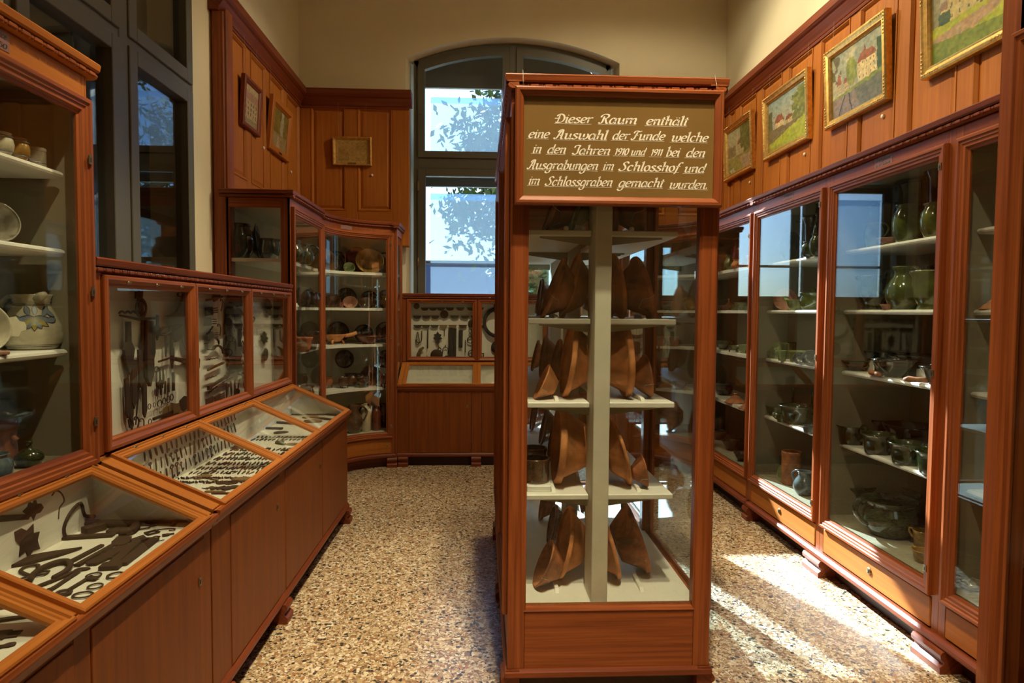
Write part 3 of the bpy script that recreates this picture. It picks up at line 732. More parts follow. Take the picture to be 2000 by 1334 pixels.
# ------------------------------------------------------------------ concave corner cabinets
CAC, CAR, CA0, CA1 = Vector((-.80, 6.02, 0)), .655, R(97), R(188)
def corner_cabinet(label, M, mirrored):
    root = thing('corner_cabinet', label, 'cabinet', M(Vector((-1.35, 6.4, 0))), 'concave corner cabinets beside the arched window')
    Ts = lambda p: M(local((-1.43, 5.93, 0), (0, -1, 0), (1, 0, 0))(p))
    Tc = lambda p: M(CAC + Vector((math.cos(CA0 + p.x / CAR), math.sin(CA0 + p.x / CAR), 0)) * (CAR - p.y) + Vector((0, 0, p.z)))
    Te = lambda p: M(local((-1.94, 4.95, 0), (1, 0, 0), (0, -1, 0))(Vector((p.x, p.y, p.z))))
    Tr = lambda p: M(local((-.86, 7.12, 0), (0, -1, 0), (1, 0, 0))(p))
    L = CAR * (CA1 - CA0)
    def plan(ins, back=.01, n=14, end=.0):
        """inside outline (front inset by ins)"""
        pts = [(-1.94 + back, 4.95 + .02), (-1.43 - ins, 4.95 + .02), (-1.43 - ins, 5.93)]
        for i in range(n + 1):
            a = CA1 + (CA0 - CA1) * i / n
            q = CAC + Vector((math.cos(a), math.sin(a), 0)) * (CAR + ins); pts.append((q.x, q.y))
        pts += [(-.86 - .02, 7.12 - back), (-1.94 + back, 7.12 - back)]
        return pts
    mb = MB(M)
    W0 = -1.94
    mb.box(W0, W0 + .012, 4.95, 7.12, .1, 2.44); mb.box(W0, -.87, 7.10, 7.12, .1, 2.44)
    mb.prism(plan(.01), .335, .36, 2); mb.prism(plan(.01), 2.37, 2.44, 2)
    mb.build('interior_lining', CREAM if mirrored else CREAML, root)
    # straight part
    W = .98
    mb = MB(Ts)
    mb.box(0, .035, -.02, 0, .12, 2.43, .002, 2); mb.box(W - .045, W, -.02, 0, .12, 2.43, .002, 2); mb.box(.035, W - .045, -.02, 0, ZDOOR1, 2.43, .002, 0); mb.box(.035, W - .045, -.02, 0, .12, .36, .002, 0)
    ff = mb.build('face_frame', WOOD, root)
    mb = MB(Tc)
    mb.box(0, .05, -.02, 0, .12, 2.43, 0, 2); mb.box(L - .035, L, -.02, 0, .12, 2.43, 0, 2)
    mb.box(.05, L - .035, -.02, 0, ZDOOR1, 2.43, 0, 0, 16); mb.box(.05, L - .035, -.02, 0, .12, .36, 0, 0, 16)
    mb.build('curved_frame', WOOD, root)
    mb = MB(Te)
    if mirrored: mb.box(0, .51, -.02, 0, .1, 2.43)
    else:
        mb.box(0, .06, -.025, 0, .1, 2.43, .002, 2); mb.box(.44, .51, -.025, 0, .1, 2.43, .002, 2); mb.box(.06, .44, -.025, 0, 2.36, 2.43, .002, 0); mb.box(.06, .44, -.025, 0, .1, 1.78, .002, 0)
    sp = mb.build('side_panel', WOOD, root)
    if not mirrored:
        mb = MB(Te); mb.box(.055, .445, -.014, -.010, 1.77, 2.365); mb.build('glass_pane', GLASS, sp)
    mb = MB(Tr)
    mb.box(0, .06, -.02, 0, .1, 2.43, .002, 2); mb.box(.40, .46, -.02, 0, .1, 2.43, .002, 2); mb.box(.06, .40, -.02, 0, 2.36, 2.43, .002, 0); mb.box(.06, .40, -.02, 0, .1, .4, .002, 0)
    rp = mb.build('return_panel', WOOD, root)
    mb = MB(Tr); mb.box(.055, .405, -.014, -.010, .39, 2.365); mb.build('glass_pane', GLASS, rp)
    # cornice follows the plan
    mb = MB(Ts); ledge(mb, 0, W + .03); beads(mb, 0, W, ZTOP - .045, .019)
    c = mb.build('cornice', WOODD, root)
    mb = MB(Tc); ledge(mb, 0, L, n=16); beads(mb, 0, L, ZTOP - .045, .019); mb.build('curved_cornice', WOODD, root)
    mb = MB(Te); ledge(mb, 0, .54); mb.build('side_cornice', WOODD, root)
    mb = MB(Tr); ledge(mb, 0, .49); mb.build('return_cornice', WOODD, root)
    mb = MB(M); mb.prism(plan(.0), 2.43, 2.475, 2); mb.build('top_board', WOODD, root)
    # doors
    glazed_door(Ts, .015, W - .02, ZDOOR0, ZDOOR1, root, locks=[(W - .05, 2.2), (W - .05, 1.3)])
    x0, x1 = .03, L - .015; ww = .062
    sec = [(y, i) for i, y in [(0, -.004), (0, .026), (.004, .030), (.016, .030), (.020, .024), (.030, .024), (.034, .019), (.046, .019), (.052, .010), (.062, .006), (.062, -.004)]]
    mb = MB(Tc)
    mb.sweep([(y, ZDOOR0 + i) for y, i in sec], x0, x1, 18); mb.sweep([(y, ZDOOR1 - i) for y, i in sec], x0, x1, 18)
    mb.prism([(x0 + i, y) for y, i in sec], ZDOOR0 + .03, ZDOOR1 - .03, 2, 2); mb.prism([(x1 - i, y) for y, i in sec], ZDOOR0 + .03, ZDOOR1 - .03, 2, 2)
    d = mb.build('curved_door', WOOD, root)
    mb = MB(Tc); n = 20; vs = []
    for i in range(n + 1):
        x = x0 + .056 + (x1 - x0 - .112) * i / n
        vs += [(x, .001, ZDOOR0 + .055), (x, .001, ZDOOR1 - .055), (x, .005, ZDOOR0 + .055), (x, .005, ZDOOR1 - .055)]
    mb.add(vs, [(4 * i, 4 * i + 1, 4 * i + 5, 4 * i + 4) for i in range(n)] + [(4 * i + 2, 4 * i + 3, 4 * i + 7, 4 * i + 6) for i in range(n)], 2, True)
    mb.build('glass_pane', GLASS, d)
    for z in (2.27, 1.33, .42): lock(Tc, .042, .030, z, d)
    if not mirrored: plate(Tc, L / 2, 2.402, root, [('Hafnerware', .011)], w=.14, h=.04)
    # drawer and plinth
    mb = MB(Tc); mb.box(.05, L - .03, -.02, .006, .142, .285, 0, 0, 16); dr = mb.build('curved_drawer', WOODL, root)
    lock(Tc, .085, .006, .22, dr)
    mb = MB(Ts); mb.box(.03, W - .05, -.02, .006, .142, .285, .004, 0); mb.build('drawer', WOODL, root)
    bm_sec = [(-.05, .098), (.03, .098), (.038, .106), (.036, .124), (.022, .136), (-.05, .136)]
    mb = MB(Tc); mb.sweep(bm_sec, 0, L, 16); mb.build('base_moulding', WOODD, root)
    mb = MB(Ts); mb.sweep(bm_sec, 0, W + .03); mb.build('straight_base_moulding', WOODD, root)
    mb = MB(Tc); mb.box(0, L, -.09, -.05, 0, .10, 0, 0, 16); mb.build('plinth', WOODD, root)
    mb = MB(Ts); mb.box(0, W, -.09, -.05, 0, .10); mb.build('straight_plinth', DARKW, root)
    bracket_foot(Tc, -.02, .09, root)
    for z in SH:
        pts = plan(.085); mb = MB(M); mb.prism(pts, z - .026, z, 2)
        mb.build('shelf', SHELFW, root)
    return root
corner_cabinet('concave glazed corner cabinet of dark brown pottery, left of the window', ident, False)
corner_cabinet('concave glazed corner cabinet behind the central showcase, right of the window', lambda p: Vector((.67 - p.x, p.y, p.z)), True)

# ------------------------------------------------------------------ glass-topped desks with upright wall showcases
LIDPROF = [(i * .76, y) for i, y in [(0, -.012), (0, .012), (.005, .016), (.012, .016), (.016, .010), (.026, .010), (.030, .006), (.042, .006), (.048, -.002), (.048, -.012)]]
UPROF = [(0, -.010), (0, .016), (.005, .022), (.016, .022), (.030, .012), (.040, .010), (.046, .002), (.046, -.010)]
SLN = .4833
def catch(T, x, z, y, parent):
    mb = MB(T)
    mb.lathe([(0, .007), (.006, .006), (.008, 0)], 10, Matrix.Translation((x, y, z)) @ Matrix.Rotation(R(-90), 4, 'X'))
    mb.box(x - .016, x + .004, y + .004, y + .008, z - .004, z + .004, .001)
    mb.build('turn_button', BRASS, parent)
def desk(label, T, W, lids, doors, stiles, group, zoff=0.0, catches=True, depth=.98):
    root = thing('display_desk', label, 'display desk', T(Vector((W / 2, -.2, 0))), group)
    z8 = .838 + zoff
    TS = lambda p: T(Vector((p.x, .025 - p.z * (.44 / SLN) + p.y * (.2 / SLN), z8 + p.z * (.2 / SLN) + p.y * (.44 / SLN))))
    mb = MB(T)
    mb.box(0, W, -depth + .42, -.02, .10, .12); mb.box(0, .02, -depth + .42, -.02, .12, .80, 0, 1); mb.box(W - .02, W, -depth + .42, -.02, .12, .80, 0, 1)
    for a, b in stiles: mb.box(a, b, -.02, 0, .12, .79, .002, 2)
    mb.box(0, W, -.02, -.002, .76, .80, .002, 0); mb.box(0, W, -.02, -.002, .12, .15, 0, 0)
    for xx in (0, W - .02):
        mb.prism([(-.42, .78), (.0, .78), (.0, z8 - .02), (-.42, z8 + .16)], xx, xx + .02, 0, 1)
    mb.build('carcass', DOORW, root)
    mb = MB(T)
    mb.box(.02, W - .02, -.41, -.01, .795, .81); mb.box(.02, W - .02, -.42, -.408, .80, z8 + .17)
    mb.box(.02, .026, -.41, -.01, .80, .82); mb.box(W - .026, W - .02, -.41, -.01, .80, .82)
    mb.prism([(-.41, .80), (-.005, .80), (-.005, z8 - .012), (-.41, z8 + .165)], .02, .026, 0); mb.prism([(-.41, .80), (-.005, .80), (-.005, z8 - .012), (-.41, z8 + .165)], W - .026, W - .02, 0)
    mb.build('interior_lining', BOARD, root)
    mb = MB(T)
    mb.sweep([(-.02, .775), (.004, .778), (.010, .792), (.022, .800), (.026, z8 - .02), (.034, z8 - .008), (.032, z8 + .004), (.02, z8 + .006), (-.02, z8 - .006)], 0, W)
    mb.build('top_moulding', WOOD, root)
    mb = MB(TS)
    edges = [0] + [v for l in lids for v in l] + [W]
    for a, b in zip(edges[::2], edges[1::2]):
        if b - a > .004: mb.box(a, b, -.018, .0, .02, SLN, .002, 2)
    mb.box(0, W, -.018, 0, 0, .016, .002, 0); mb.box(0, W, -.018, 0, SLN - .022, SLN + .01, .002, 0)
    mb.build('top_frame', WOODL, root)
    for a, b in lids:
        mb = MB(TS); mb.frame(a - .004, b + .004, .002, SLN - .010, LIDPROF); d = mb.build('glazed_lid', WOODL, root)
        mb = MB(TS); mb.box(a + .028, b - .028, -.008, -.004, .034, SLN - .042); mb.build('glass_pane', GLASS, d)
        if catches:
            for f in (.2, .5, .8): catch(TS, a + (b - a) * f, SLN - .022, .008, d)
    for a, b in doors:
        mb = MB(T); mb.box(a + .002, b - .002, -.02, .003, .142, .765, .002, 2); d = mb.build('door', DOORW, root)
        lock(T, a + .045, .003, .62, d)
    mb = MB(T); mb.sweep([(-.05, .098), (.008, .098), (.015, .104), (.014, .122), (.004, .136), (-.05, .136)], 0, W); mb.build('base_moulding', WOODD, root)
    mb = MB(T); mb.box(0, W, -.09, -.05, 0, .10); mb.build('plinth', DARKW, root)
    for a, b in stiles:
        if b - a > .03: bracket_foot(T, max(0, (a + b) / 2 - .05), min(W, (a + b) / 2 + .05), root, .03)
    return root, TS
def upright(label, T, W, bays, group, depth=.13, back=.55, mats=None):
    root = thing('wall_showcase', label, 'showcase', T(Vector((W / 2, -.06, 1.05))), group)
    z0, z1 = 1.045, 1.735
    mb = MB(T)
    mb.box(0, W, -back, -depth, z0, z1); mb.box(0, .02, -depth, -.02, z0, z1, 0, 2); mb.box(W - .02, W, -depth, -.02, z0, z1, 0, 2)
    edges = [0] + [v for l in bays for v in l] + [W]
    for a, b in zip(edges[::2], edges[1::2]):
        if b - a > .004: mb.box(a, b, -.02, 0, z0, z1, .002, 2)
    mb.box(0, W, -depth, -.01, z0, z0 + .02); mb.box(0, W, -depth, -.01, z1 - .02, z1 + .02)
    mb.build('carcass', WOOD, root)
    mb = MB(T); mb.box(.02, W - .02, -depth, -depth + .012, z0 + .02, z1 - .02); mb.build('back_board', BOARD, root)
    mb = MB(T); ledge(mb, -.0, W, 1.79, ov=.02); mb.box(0, W, -back, -.04, z1 + .015, 1.785); c = mb.build('cornice', WOODD, root)
    mb = MB(T); beads(mb, 0, W, 1.745, .009); mb.build('bead_moulding', WOODD, c)
    for a, b in bays:
        d = glazed_door(T, a - .004, b + .004, z0 + .01, z1 - .008, root, prof=UPROF, gy=-.002)
        for f in (.2, .5, .8): catch(T, a + (b - a) * f, z1 - .032, .018, d)
    return root
YD0, YD1 = 2.47, 4.95
TD = local((-1.015, YD1, 0), (0, -1, 0), (1, 0, 0)); WD = YD1 - YD0
DESK1, TS1 = desk('long display desk under the dark window with three glass lids', TD, WD, [(.03, .885), (.90, 1.645), (1.66, 2.412)],
     [(.09, .78), (.80, 1.565), (1.66, 2.30)], [(0, .09), (.78, .80), (1.565, 1.66), (2.30, 2.48)], 'glass-topped display desks')
TU = local((-1.43, YD1 - .01, 0), (0, -1, 0), (1, 0, 0))
UP1 = upright('upright glazed showcase of iron weapons and tools under the dark window', TU, WD, [(.04, .87), (.89, 1.645), (1.66, 2.42)], 'upright showcases standing on the desks')
T = local((-1.014, 2.455, 0), (0, -1, 0), (1, 0, 0))
DESK2, TS2 = desk('display desk at lower left with large rusty ironwork under its glass lids', T, 1.70, [(.06, .81), (.85, 1.60)],
     [(.06, .75), (.82, 1.62)], [(0, .06), (.75, .82), (1.62, 1.70)], 'glass-topped display desks', zoff=-.008, depth=.9)
T = local((1.53, 6.68, 0), (-1, 0, 0), (0, -1, 0)); WB = 2.39
DESK3, TS3 = desk('display desk below the arched window, three glass lids', T, WB, [(.05, .80), (.82, 1.57), (1.59, 2.34)],
     [(.10, .76), (.86, 1.53), (1.63, 2.27)], [(0, .10), (.76, .86), (1.53, 1.63), (2.27, 2.39)], 'glass-topped display desks', depth=1.02)
T = local((1.53, 7.12, 0), (-1, 0, 0), (0, -1, 0))
UP3 = upright('upright glazed showcase below the arched window', T, WB, [(.05, .80), (.82, 1.57), (1.59, 2.34)], 'upright showcases standing on the desks', back=.25)

# ------------------------------------------------------------------ tall cabinet on the near desk, left edge
T = local((-1.43, 2.445, 0), (0, -1, 0), (1, 0, 0))
FAY = thing('display_cabinet', 'tall glazed cabinet of painted faience jugs on the left desk', 'cabinet', T(Vector((.52, 0, 1.0))))
W, D = 1.05, .48
mb = MB(T)
mb.box(0, W, -D - .02, -D, 1.04, 2.44); mb.box(0, .012, -D, -.02, 1.04, 2.44); mb.box(W - .012, W, -D, -.02, 1.04, 2.44); mb.box(.012, W - .012, -D, -.035, 1.04, 1.06); mb.box(.012, W - .012, -D, -.02, 2.37, 2.44)
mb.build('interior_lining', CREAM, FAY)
mb = MB(T)
mb.box(0, .02, -.02, 0, 1.035, 2.43, .002, 2); mb.box(W - .02, W, -.02, 0, 1.035, 2.43, .002, 2); mb.box(.02, W - .02, -.02, 0, 2.34, 2.43, .002, 0); mb.box(.0, W, -D, -.03, 1.0, 1.045, .002, 0)
mb.box(-.008, 0, -D, 0, 1.035, 2.43, 0, 2); mb.box(W, W + .008, -D, 0, 1.035, 2.43, 0, 2)
mb.build('face_frame', WOODL, FAY)
mb = MB(T); ledge(mb, -.045, W); c = mb.build('cornice', WOODL, FAY)
mb = MB(T); beads(mb, -.03, W, ZTOP - .045, .019); mb.build('bead_moulding', WOOD, c)
glazed_door(T, .004, W - .004, 1.032, 2.345, FAY, locks=[(.03, 2.13), (.03, 1.66), (.03, 1.19)])
for z in (1.453, 1.81, 2.085): shelf_mesh(T, .035, W - .035, -D, -.06, z, FAY)
plate(T, .47, 2.395, FAY, [('Majolika-Fayence', .012), ('1450 - 1750', .011)], w=.19, h=.056)

# ------------------------------------------------------------------ central glass showcase
VX0, VX1, VY0, VY1, VZ = .112, .952, 2.60, 4.60, 2.53
VIT = thing('glass_showcase', 'tall free-standing glazed showcase of terracotta bowls in the middle of the room', 'showcase', ((VX0 + VX1) / 2, (VY0 + VY1) / 2, 0))
TF = local((VX1, VY0, 0), (-1, 0, 0), (0, -1, 0)); TBk = local((VX0, VY1, 0), (1, 0, 0), (0, 1, 0))
TLs = local((VX0, VY0, 0), (0, 1, 0), (-1, 0, 0)); TRs = local((VX1, VY1, 0), (0, -1, 0), (1, 0, 0))
VW, VD = VX1 - VX0, VY1 - VY0
for x in (VX0, VX1 - .068):
    for y in (VY0, VY1 - .068):
        mb = MB(); mb.box(x, x + .068, y, y + .068, .13, 2.45, .004, 2); mb.build('corner_post', WOOD, VIT)
for T, w in ((TF, VW), (TBk, VW)):
    mb = MB(T); mb.box(.068, w - .068, -.05, -.004, .13, .372, .003, 0); mb.box(.068, w - .068, -.05, -.004, 2.06, 2.45, .003, 0)
    mb.sweep([(-.05, .368), (-.006, .368), (.0, .374), (-.006, .384), (-.03, .388), (-.05, .388)], .06, w - .06)
    for a, b in ((.06, .074), (w - .074, w - .06)): mb.box(a, b, -.03, -.002, .37, 2.07, .003, 2)
    r_ = mb.build('end_rails', WOOD, VIT)
    mb = MB(T); mb.box(.066, w - .066, -.024, -.019, .372, 2.08); mb.build('glass_pane', GLASS, VIT)
for T in (TLs, TRs):
    mb = MB(T); mb.box(.068, VD - .068, -.045, -.004, .13, .36, .003, 0); mb.box(.068, VD - .068, -.045, -.004, 2.36, 2.45, .003, 0); mb.box(VD / 2 - .03, VD / 2 + .03, -.045, -.004, .36, 2.36, .003, 2)
    mb.build('side_rails', WOOD, VIT)
    for a, b in ((.05, VD / 2 - .006), (VD / 2 + .006, VD - .05)):
        glazed_door(T, a, b, .34, 2.38, VIT, prof=[(i, y - .002) for i, y in SLIM], locks=[(b - .03 if a < .5 else a + .03, 1.4)])
mb = MB()
mb.box(VX0 + .03, VX1 - .03, VY0 + .03, VY1 - .03, .345, .374); mb.build('floor_board', SHELFW, VIT)
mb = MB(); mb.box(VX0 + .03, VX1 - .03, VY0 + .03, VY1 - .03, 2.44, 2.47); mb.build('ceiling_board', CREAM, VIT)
mb = MB()
for T, w in ((TF, VW), (TBk, VW), (TLs, VD), (TRs, VD)):
    m2 = MB(T); ledge(m2, -.022, w + .022, VZ, ov=.022); mb.add(m2.v, m2.f, 0 if w == VW else 1)
mb.box(VX0, VX1, VY0, VY1, 2.46, 2.525)
c = mb.build('cornice', WOOD, VIT)
for T, w in ((TF, VW), (TBk, VW), (TLs, VD), (TRs, VD)):
    mb = MB(T); beads(mb, 0, w, VZ - .045, .009); mb.build('bead_moulding', WOOD, c)
mb = MB()
for T, w in ((TF, VW), (TBk, VW), (TLs, VD), (TRs, VD)):
    m2 = MB(T); m2.sweep([(-.05, .098), (.006, .098), (.012, .104), (.011, .122), (.002, .134), (-.05, .134)], -.008, w + .008); mb.add(m2.v, m2.f, 0 if w == VW else 1)
mb.build('base_moulding', WOODD, VIT)
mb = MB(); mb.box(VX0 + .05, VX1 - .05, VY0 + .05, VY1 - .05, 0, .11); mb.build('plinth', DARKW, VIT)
for T, w in ((TLs, VD), (TRs, VD)):
    for x in (0, w / 2 - .06, w - .12): bracket_foot(T, x, x + .12, VIT, .02)
for y in (2.665, 3.52, 4.36):
    mb = MB(); mb.box(.466, .534, y, y + .18, .374, 2.44, .003, 2); mb.build('partition_post', POSTW, VIT)
VSH = (.818, 1.215, 1.572, 1.944)
for z in VSH:
    for a, b in ((.195, .462), (.538, .83)):
        mb = MB()
        for y0, y1 in ((2.74, 3.52), (3.56, 4.48)):
            pass
        for y0, y1 in ((2.74, 3.56), (3.58, 4.48)):
            mb = MB(); mb.box(a, b, y0, y1, z - .024, z, .004, 1)
            sh = mb.build('shelf', SHELFW, VIT)
            mb = MB(); xin = .462 if a < .4 else .538; xo = a + .05 if a < .4 else b - .06
            for yy in (y0 + .03, y1 - .05): mb.prism([(xin, z - .024), (xo, z - .024), (xo, z - .03), (xin, z - .06)], yy, yy + .014, 1)
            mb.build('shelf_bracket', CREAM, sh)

# ------------------------------------------------------------------ hanging sign on the showcase
SY = 2.545
sign = thing('sign', 'brown framed sign with white German lettering on the central showcase', 'sign', (.54, SY, 2.02))
sx0, sx1 = at_y(1006, 290, SY).x, at_y(1413, 290, SY).x; sz0, sz1 = 2.018, 2.470
T = local((sx1, SY + .012, 0), (-1, 0, 0), (0, -1, 0)); sw = sx1 - sx0
mb = MB(T); mb.frame(0, sw, sz0, sz1, [(0, -.02), (0, .012), (.006, .018), (.016, .018), (.030, .008), (.034, .004), (.034, -.02)]); mb.build('sign_frame', WOOD, sign)
SIGNB = plain('olive_brown_sign_paint', (.215, .125, .038), .28, .1, 4, coat=.35)
SIGNW = plain('white_lettering_paint', (.90, .84, .70), .5, .02, 40)
mb = MB(T); mb.box(.03, sw - .03, -.016, -.004, sz0 + .03, sz1 - .03); mb.build('sign_board', SIGNB, sign)
mb = MB()
LINES = [
 [('Dieser', 372, 735, 246), ('Raum', 800, 1172, 254), ('enthält', 1255, 1668, 268)],
 [('eine', 105, 318, 394), ('Auswahl', 368, 885, 404), ('der', 925, 1098, 410), ('Funde', 1120, 1447, 414), ('welche', 1500, 1868, 428)],
 [('in', 145, 242, 541), ('den', 290, 482, 546), ('Jahren', 540, 912, 555), ('1910', 945, 1090, 562), ('und', 1105, 1256, 564), ('1911', 1298, 1420, 570), ('bei', 1448, 1592, 574), ('den', 1645, 1840, 580)],
 [('Ausgrabungen', 105, 795, 698), ('im', 832, 948, 708), ('Schlosshof', 995, 1590, 716), ('und', 1625, 1838, 732)],
 [('im', 105, 224, 851), ('Schlossgraben', 275, 935, 860), ('gemacht', 985, 1432, 872), ('wurden.', 1480, 1872, 888)]]
YL = SY + .0154
for row in LINES:
    for txt, a, b, base in row:
        p0 = at_y(1010 + a / 5, 190 + base / 5, YL); p1 = at_y(1010 + b / 5, 190 + base / 5, YL)
        sl = .004
        small = txt in ('und',) and a in (1105,)
        write(mb, txt, p0.x, p1.x, p0.z, YL, .0172 if small else .0208 if not txt[0].isdigit() else .0185, slope=sl)
        u0 = at_y(1010 + a / 5 - 2, 190 + (base + 12) / 5, YL)
        mb.add([(u0.x, YL, u0.z), (p1.x - .004, YL, u0.z), (p1.x - .004, YL, u0.z + .0012), (u0.x, YL, u0.z + .0012)], [(0, 1, 2, 3)])
mb.build('lettering', SIGNW, sign, recalc=False)
mb = MB()
for x in (sx0 + .03, sx1 - .03): mb.tube([(x, SY - .006, sz1 - .01), (x, VY0 - .026, 2.54)], .0006, 5)
mb.build('hanging_cord', WIRE, sign)
# ------------------------------------------------------------------ pottery
def glaze(name, col, var=.25, rough=.16, coat=.6, scale=14, dark=None, spots=None):
    m = new_mat(name, col, rough, coat=coat)
    tc = nd(m, 'ShaderNodeTexCoord')
    n = noise(m, tc.outputs['Object'], scale, 5, .6, .4)
    lo = dark or tuple(c * (1 - var * 1.6) for c in col)
    r = ramp(m, [(.32, lo), (.66, tuple(min(1, c * (1 + var)) for c in col))]); lk(m, n.outputs[0], r.inputs[0])
    c = r.outputs[0]
    if spots:
        n2 = noise(m, tc.outputs['Object'], scale * .45, 3, .5, .8); r2 = ramp(m, [(.54, (0, 0, 0)), (.6, (1, 1, 1))]); lk(m, n2.outputs[0], r2.inputs[0])
        c = mixc(m, r2.outputs[0], c, spots)
    lk(m, c, bsdf(m).inputs['Base Color'])
    n3 = noise(m, tc.outputs['Object'], scale * 5, 3); bump(m, n3.outputs[0], .08)
    return m
TERRA = glaze('terracotta', (.62, .245, .082), .22, .75, 0, 10, spots=(.44, .165, .06))
TERRAD = glaze('worn_terracotta', (.38, .13, .045), .35, .7, 0, 12, spots=(.14, .06, .03))
REDB = glaze('red_brown_glaze', (.20, .045, .022), .3, .2, .5)
BROWN = glaze('brown_glaze', (.10, .042, .018), .35, .2, .55)
DBROWN = glaze('dark_brown_glaze', (.035, .018, .010), .3, .16, .6)
BLACKG = glaze('black_green_glaze', (.018, .024, .016), .35, .12, .8)
GREENG = glaze('green_glaze', (.075, .098, .022), .35, .13, .7, spots=(.04, .055, .015))
DGREEN = glaze('dark_green_glaze', (.028, .040, .014), .4, .13, .75, spots=(.018, .026, .012))
LGREEN = glaze('pale_green_glaze', (.20, .26, .10), .3, .18, .6, spots=(.10, .16, .05))
OCHRE = glaze('ochre_glaze', (.34, .19, .045), .3, .2, .55, spots=(.20, .10, .03))
STONE = glaze('cream_stoneware', (.56, .50, .34), .12, .35, .3)
BLUEG = glaze('blue_grey_glaze', (.10, .13, .14), .35, .2, .6)
PINKC = glaze('pink_clay', (.42, .20, .13), .2, .6, .1)
PEWTER = glaze('grey_lustre_glaze', (.28, .25, .19), .3, .22, .6, spots=(.14, .12, .09))
FAI = glaze('cream_faience', (.58, .54, .40), .15, .22, .5)
FAIP = FAI

SUF = {'green pots in the second right cabinet': ', second right cabinet', 'pottery in the cabinet that mirrors the window': ', third right cabinet', 'painted faience in the left cabinet': ', left cabinet'}
# outlines: radius, height; radius scaled by r, height by h
PROF = {
 'bowl': [(0, 0), (.40, 0), (.44, .10), (.62, .36), (.82, .68), (.94, .88), (1, .93), (.99, 1)],
 'collared_bowl': [(0, 0), (.50, 0), (.53, .05), (.68, .36), (.86, .76), (.91, .78), (.985, .80), (1, .86), (1, .97), (.97, 1)],
 'dish': [(0, 0), (.5, 0), (.56, .18), (.78, .52), (.95, .88), (1, 1)],
 'plate': [(0, 0), (.55, 0), (.66, .3), (.74, .5), (1, .9), (1, 1)],
 'jug': [(0, 0), (.62, 0), (.66, .03), (.9, .18), (1, .34), (.97, .48), (.80, .64), (.60, .76), (.54, .84), (.58, .92), (.66, .97), (.66, 1)],
 'pear_jug': [(0, 0), (.74, 0), (.78, .02), (.95, .14), (1, .28), (.94, .44), (.78, .62), (.62, .78), (.58, .86), (.62, .88), (.60, .91), (.68, .98), (.68, 1)],
 'pot': [(0, 0), (.62, 0), (.68, .04), (.86, .22), (.96, .45), (.93, .66), (.82, .82), (.82, .88), (.98, .96), (1, 1)],
 'bucket_pot': [(0, 0), (.70, 0), (.74, .03), (.80, .3), (.84, .62), (.86, .84), (.98, .93), (1, .97), (1, 1)],
 'footed_pot': [(0, 0), (.62, 0), (.62, .06), (.55, .10), (.66, .18), (.80, .36), (.86, .62), (.84, .82), (1, .95), (1, 1)],
 'basin': [(0, 0), (.66, 0), (.70, .04), (.82, .35), (.90, .78), (1, .94), (1, 1)],
 'jar': [(0, 0), (.66, 0), (.72, .05), (.94, .25), (1, .5), (.92, .74), (.72, .87), (.72, .92), (.82, .97), (.82, 1)],
 'cup': [(0, 0), (.66, 0), (.72, .05), (.88, .4), (.94, .8), (1, .95), (1, 1)],
 'beaker': [(0, 0), (.94, 0), (.96, .04), (.96, .8), (1, .86), (1, .96), (.97, 1)],
 'bottle': [(0, 0), (.90, 0), (.98, .02), (1, .1), (1, .68), (.92, .78), (.6, .88), (.36, .93), (.34, .97), (.40, .985), (.36, 1)],
 'flask': [(0, 0), (.6, 0), (.8, .08), (1, .28), (.94, .46), (.6, .62), (.22, .70), (.18, .85), (.26, .9), (.26, .96), (.22, 1)],
 'lid': [(1, 0), (1, .08), (.9, .14), (.72, .34), (.5, .48), (.48, .56), (.25, .74), (.12, .80), (.12, .86), (.18, .92), (.14, .99), (0, 1)],
 'mortar': [(0, 0), (.8, 0), (.8, .1), (.7, .2), (.84, .8), (1, .9), (1, 1)],
}
THIN = {'lid': False, 'bottle': False, 'flask': False}
def vessel_mesh(kind, r, h, mat, t=None, segs=28):
    t = t or max(.004, r * .055)
    o = [(a * r, b * h) for a, b in PROF[kind]]
    mb = MB()
    if kind in THIN:
        mb.lathe(o, segs); return mb
    inn = [(max(0.0, a - t), max(t, b)) for a, b in o[1:]]
    inn[-1] = (inn[-1][0], o[-1][1])
    mb.lathe(o + [p for p in reversed(inn)] + [(0, t)], segs)
    return mb
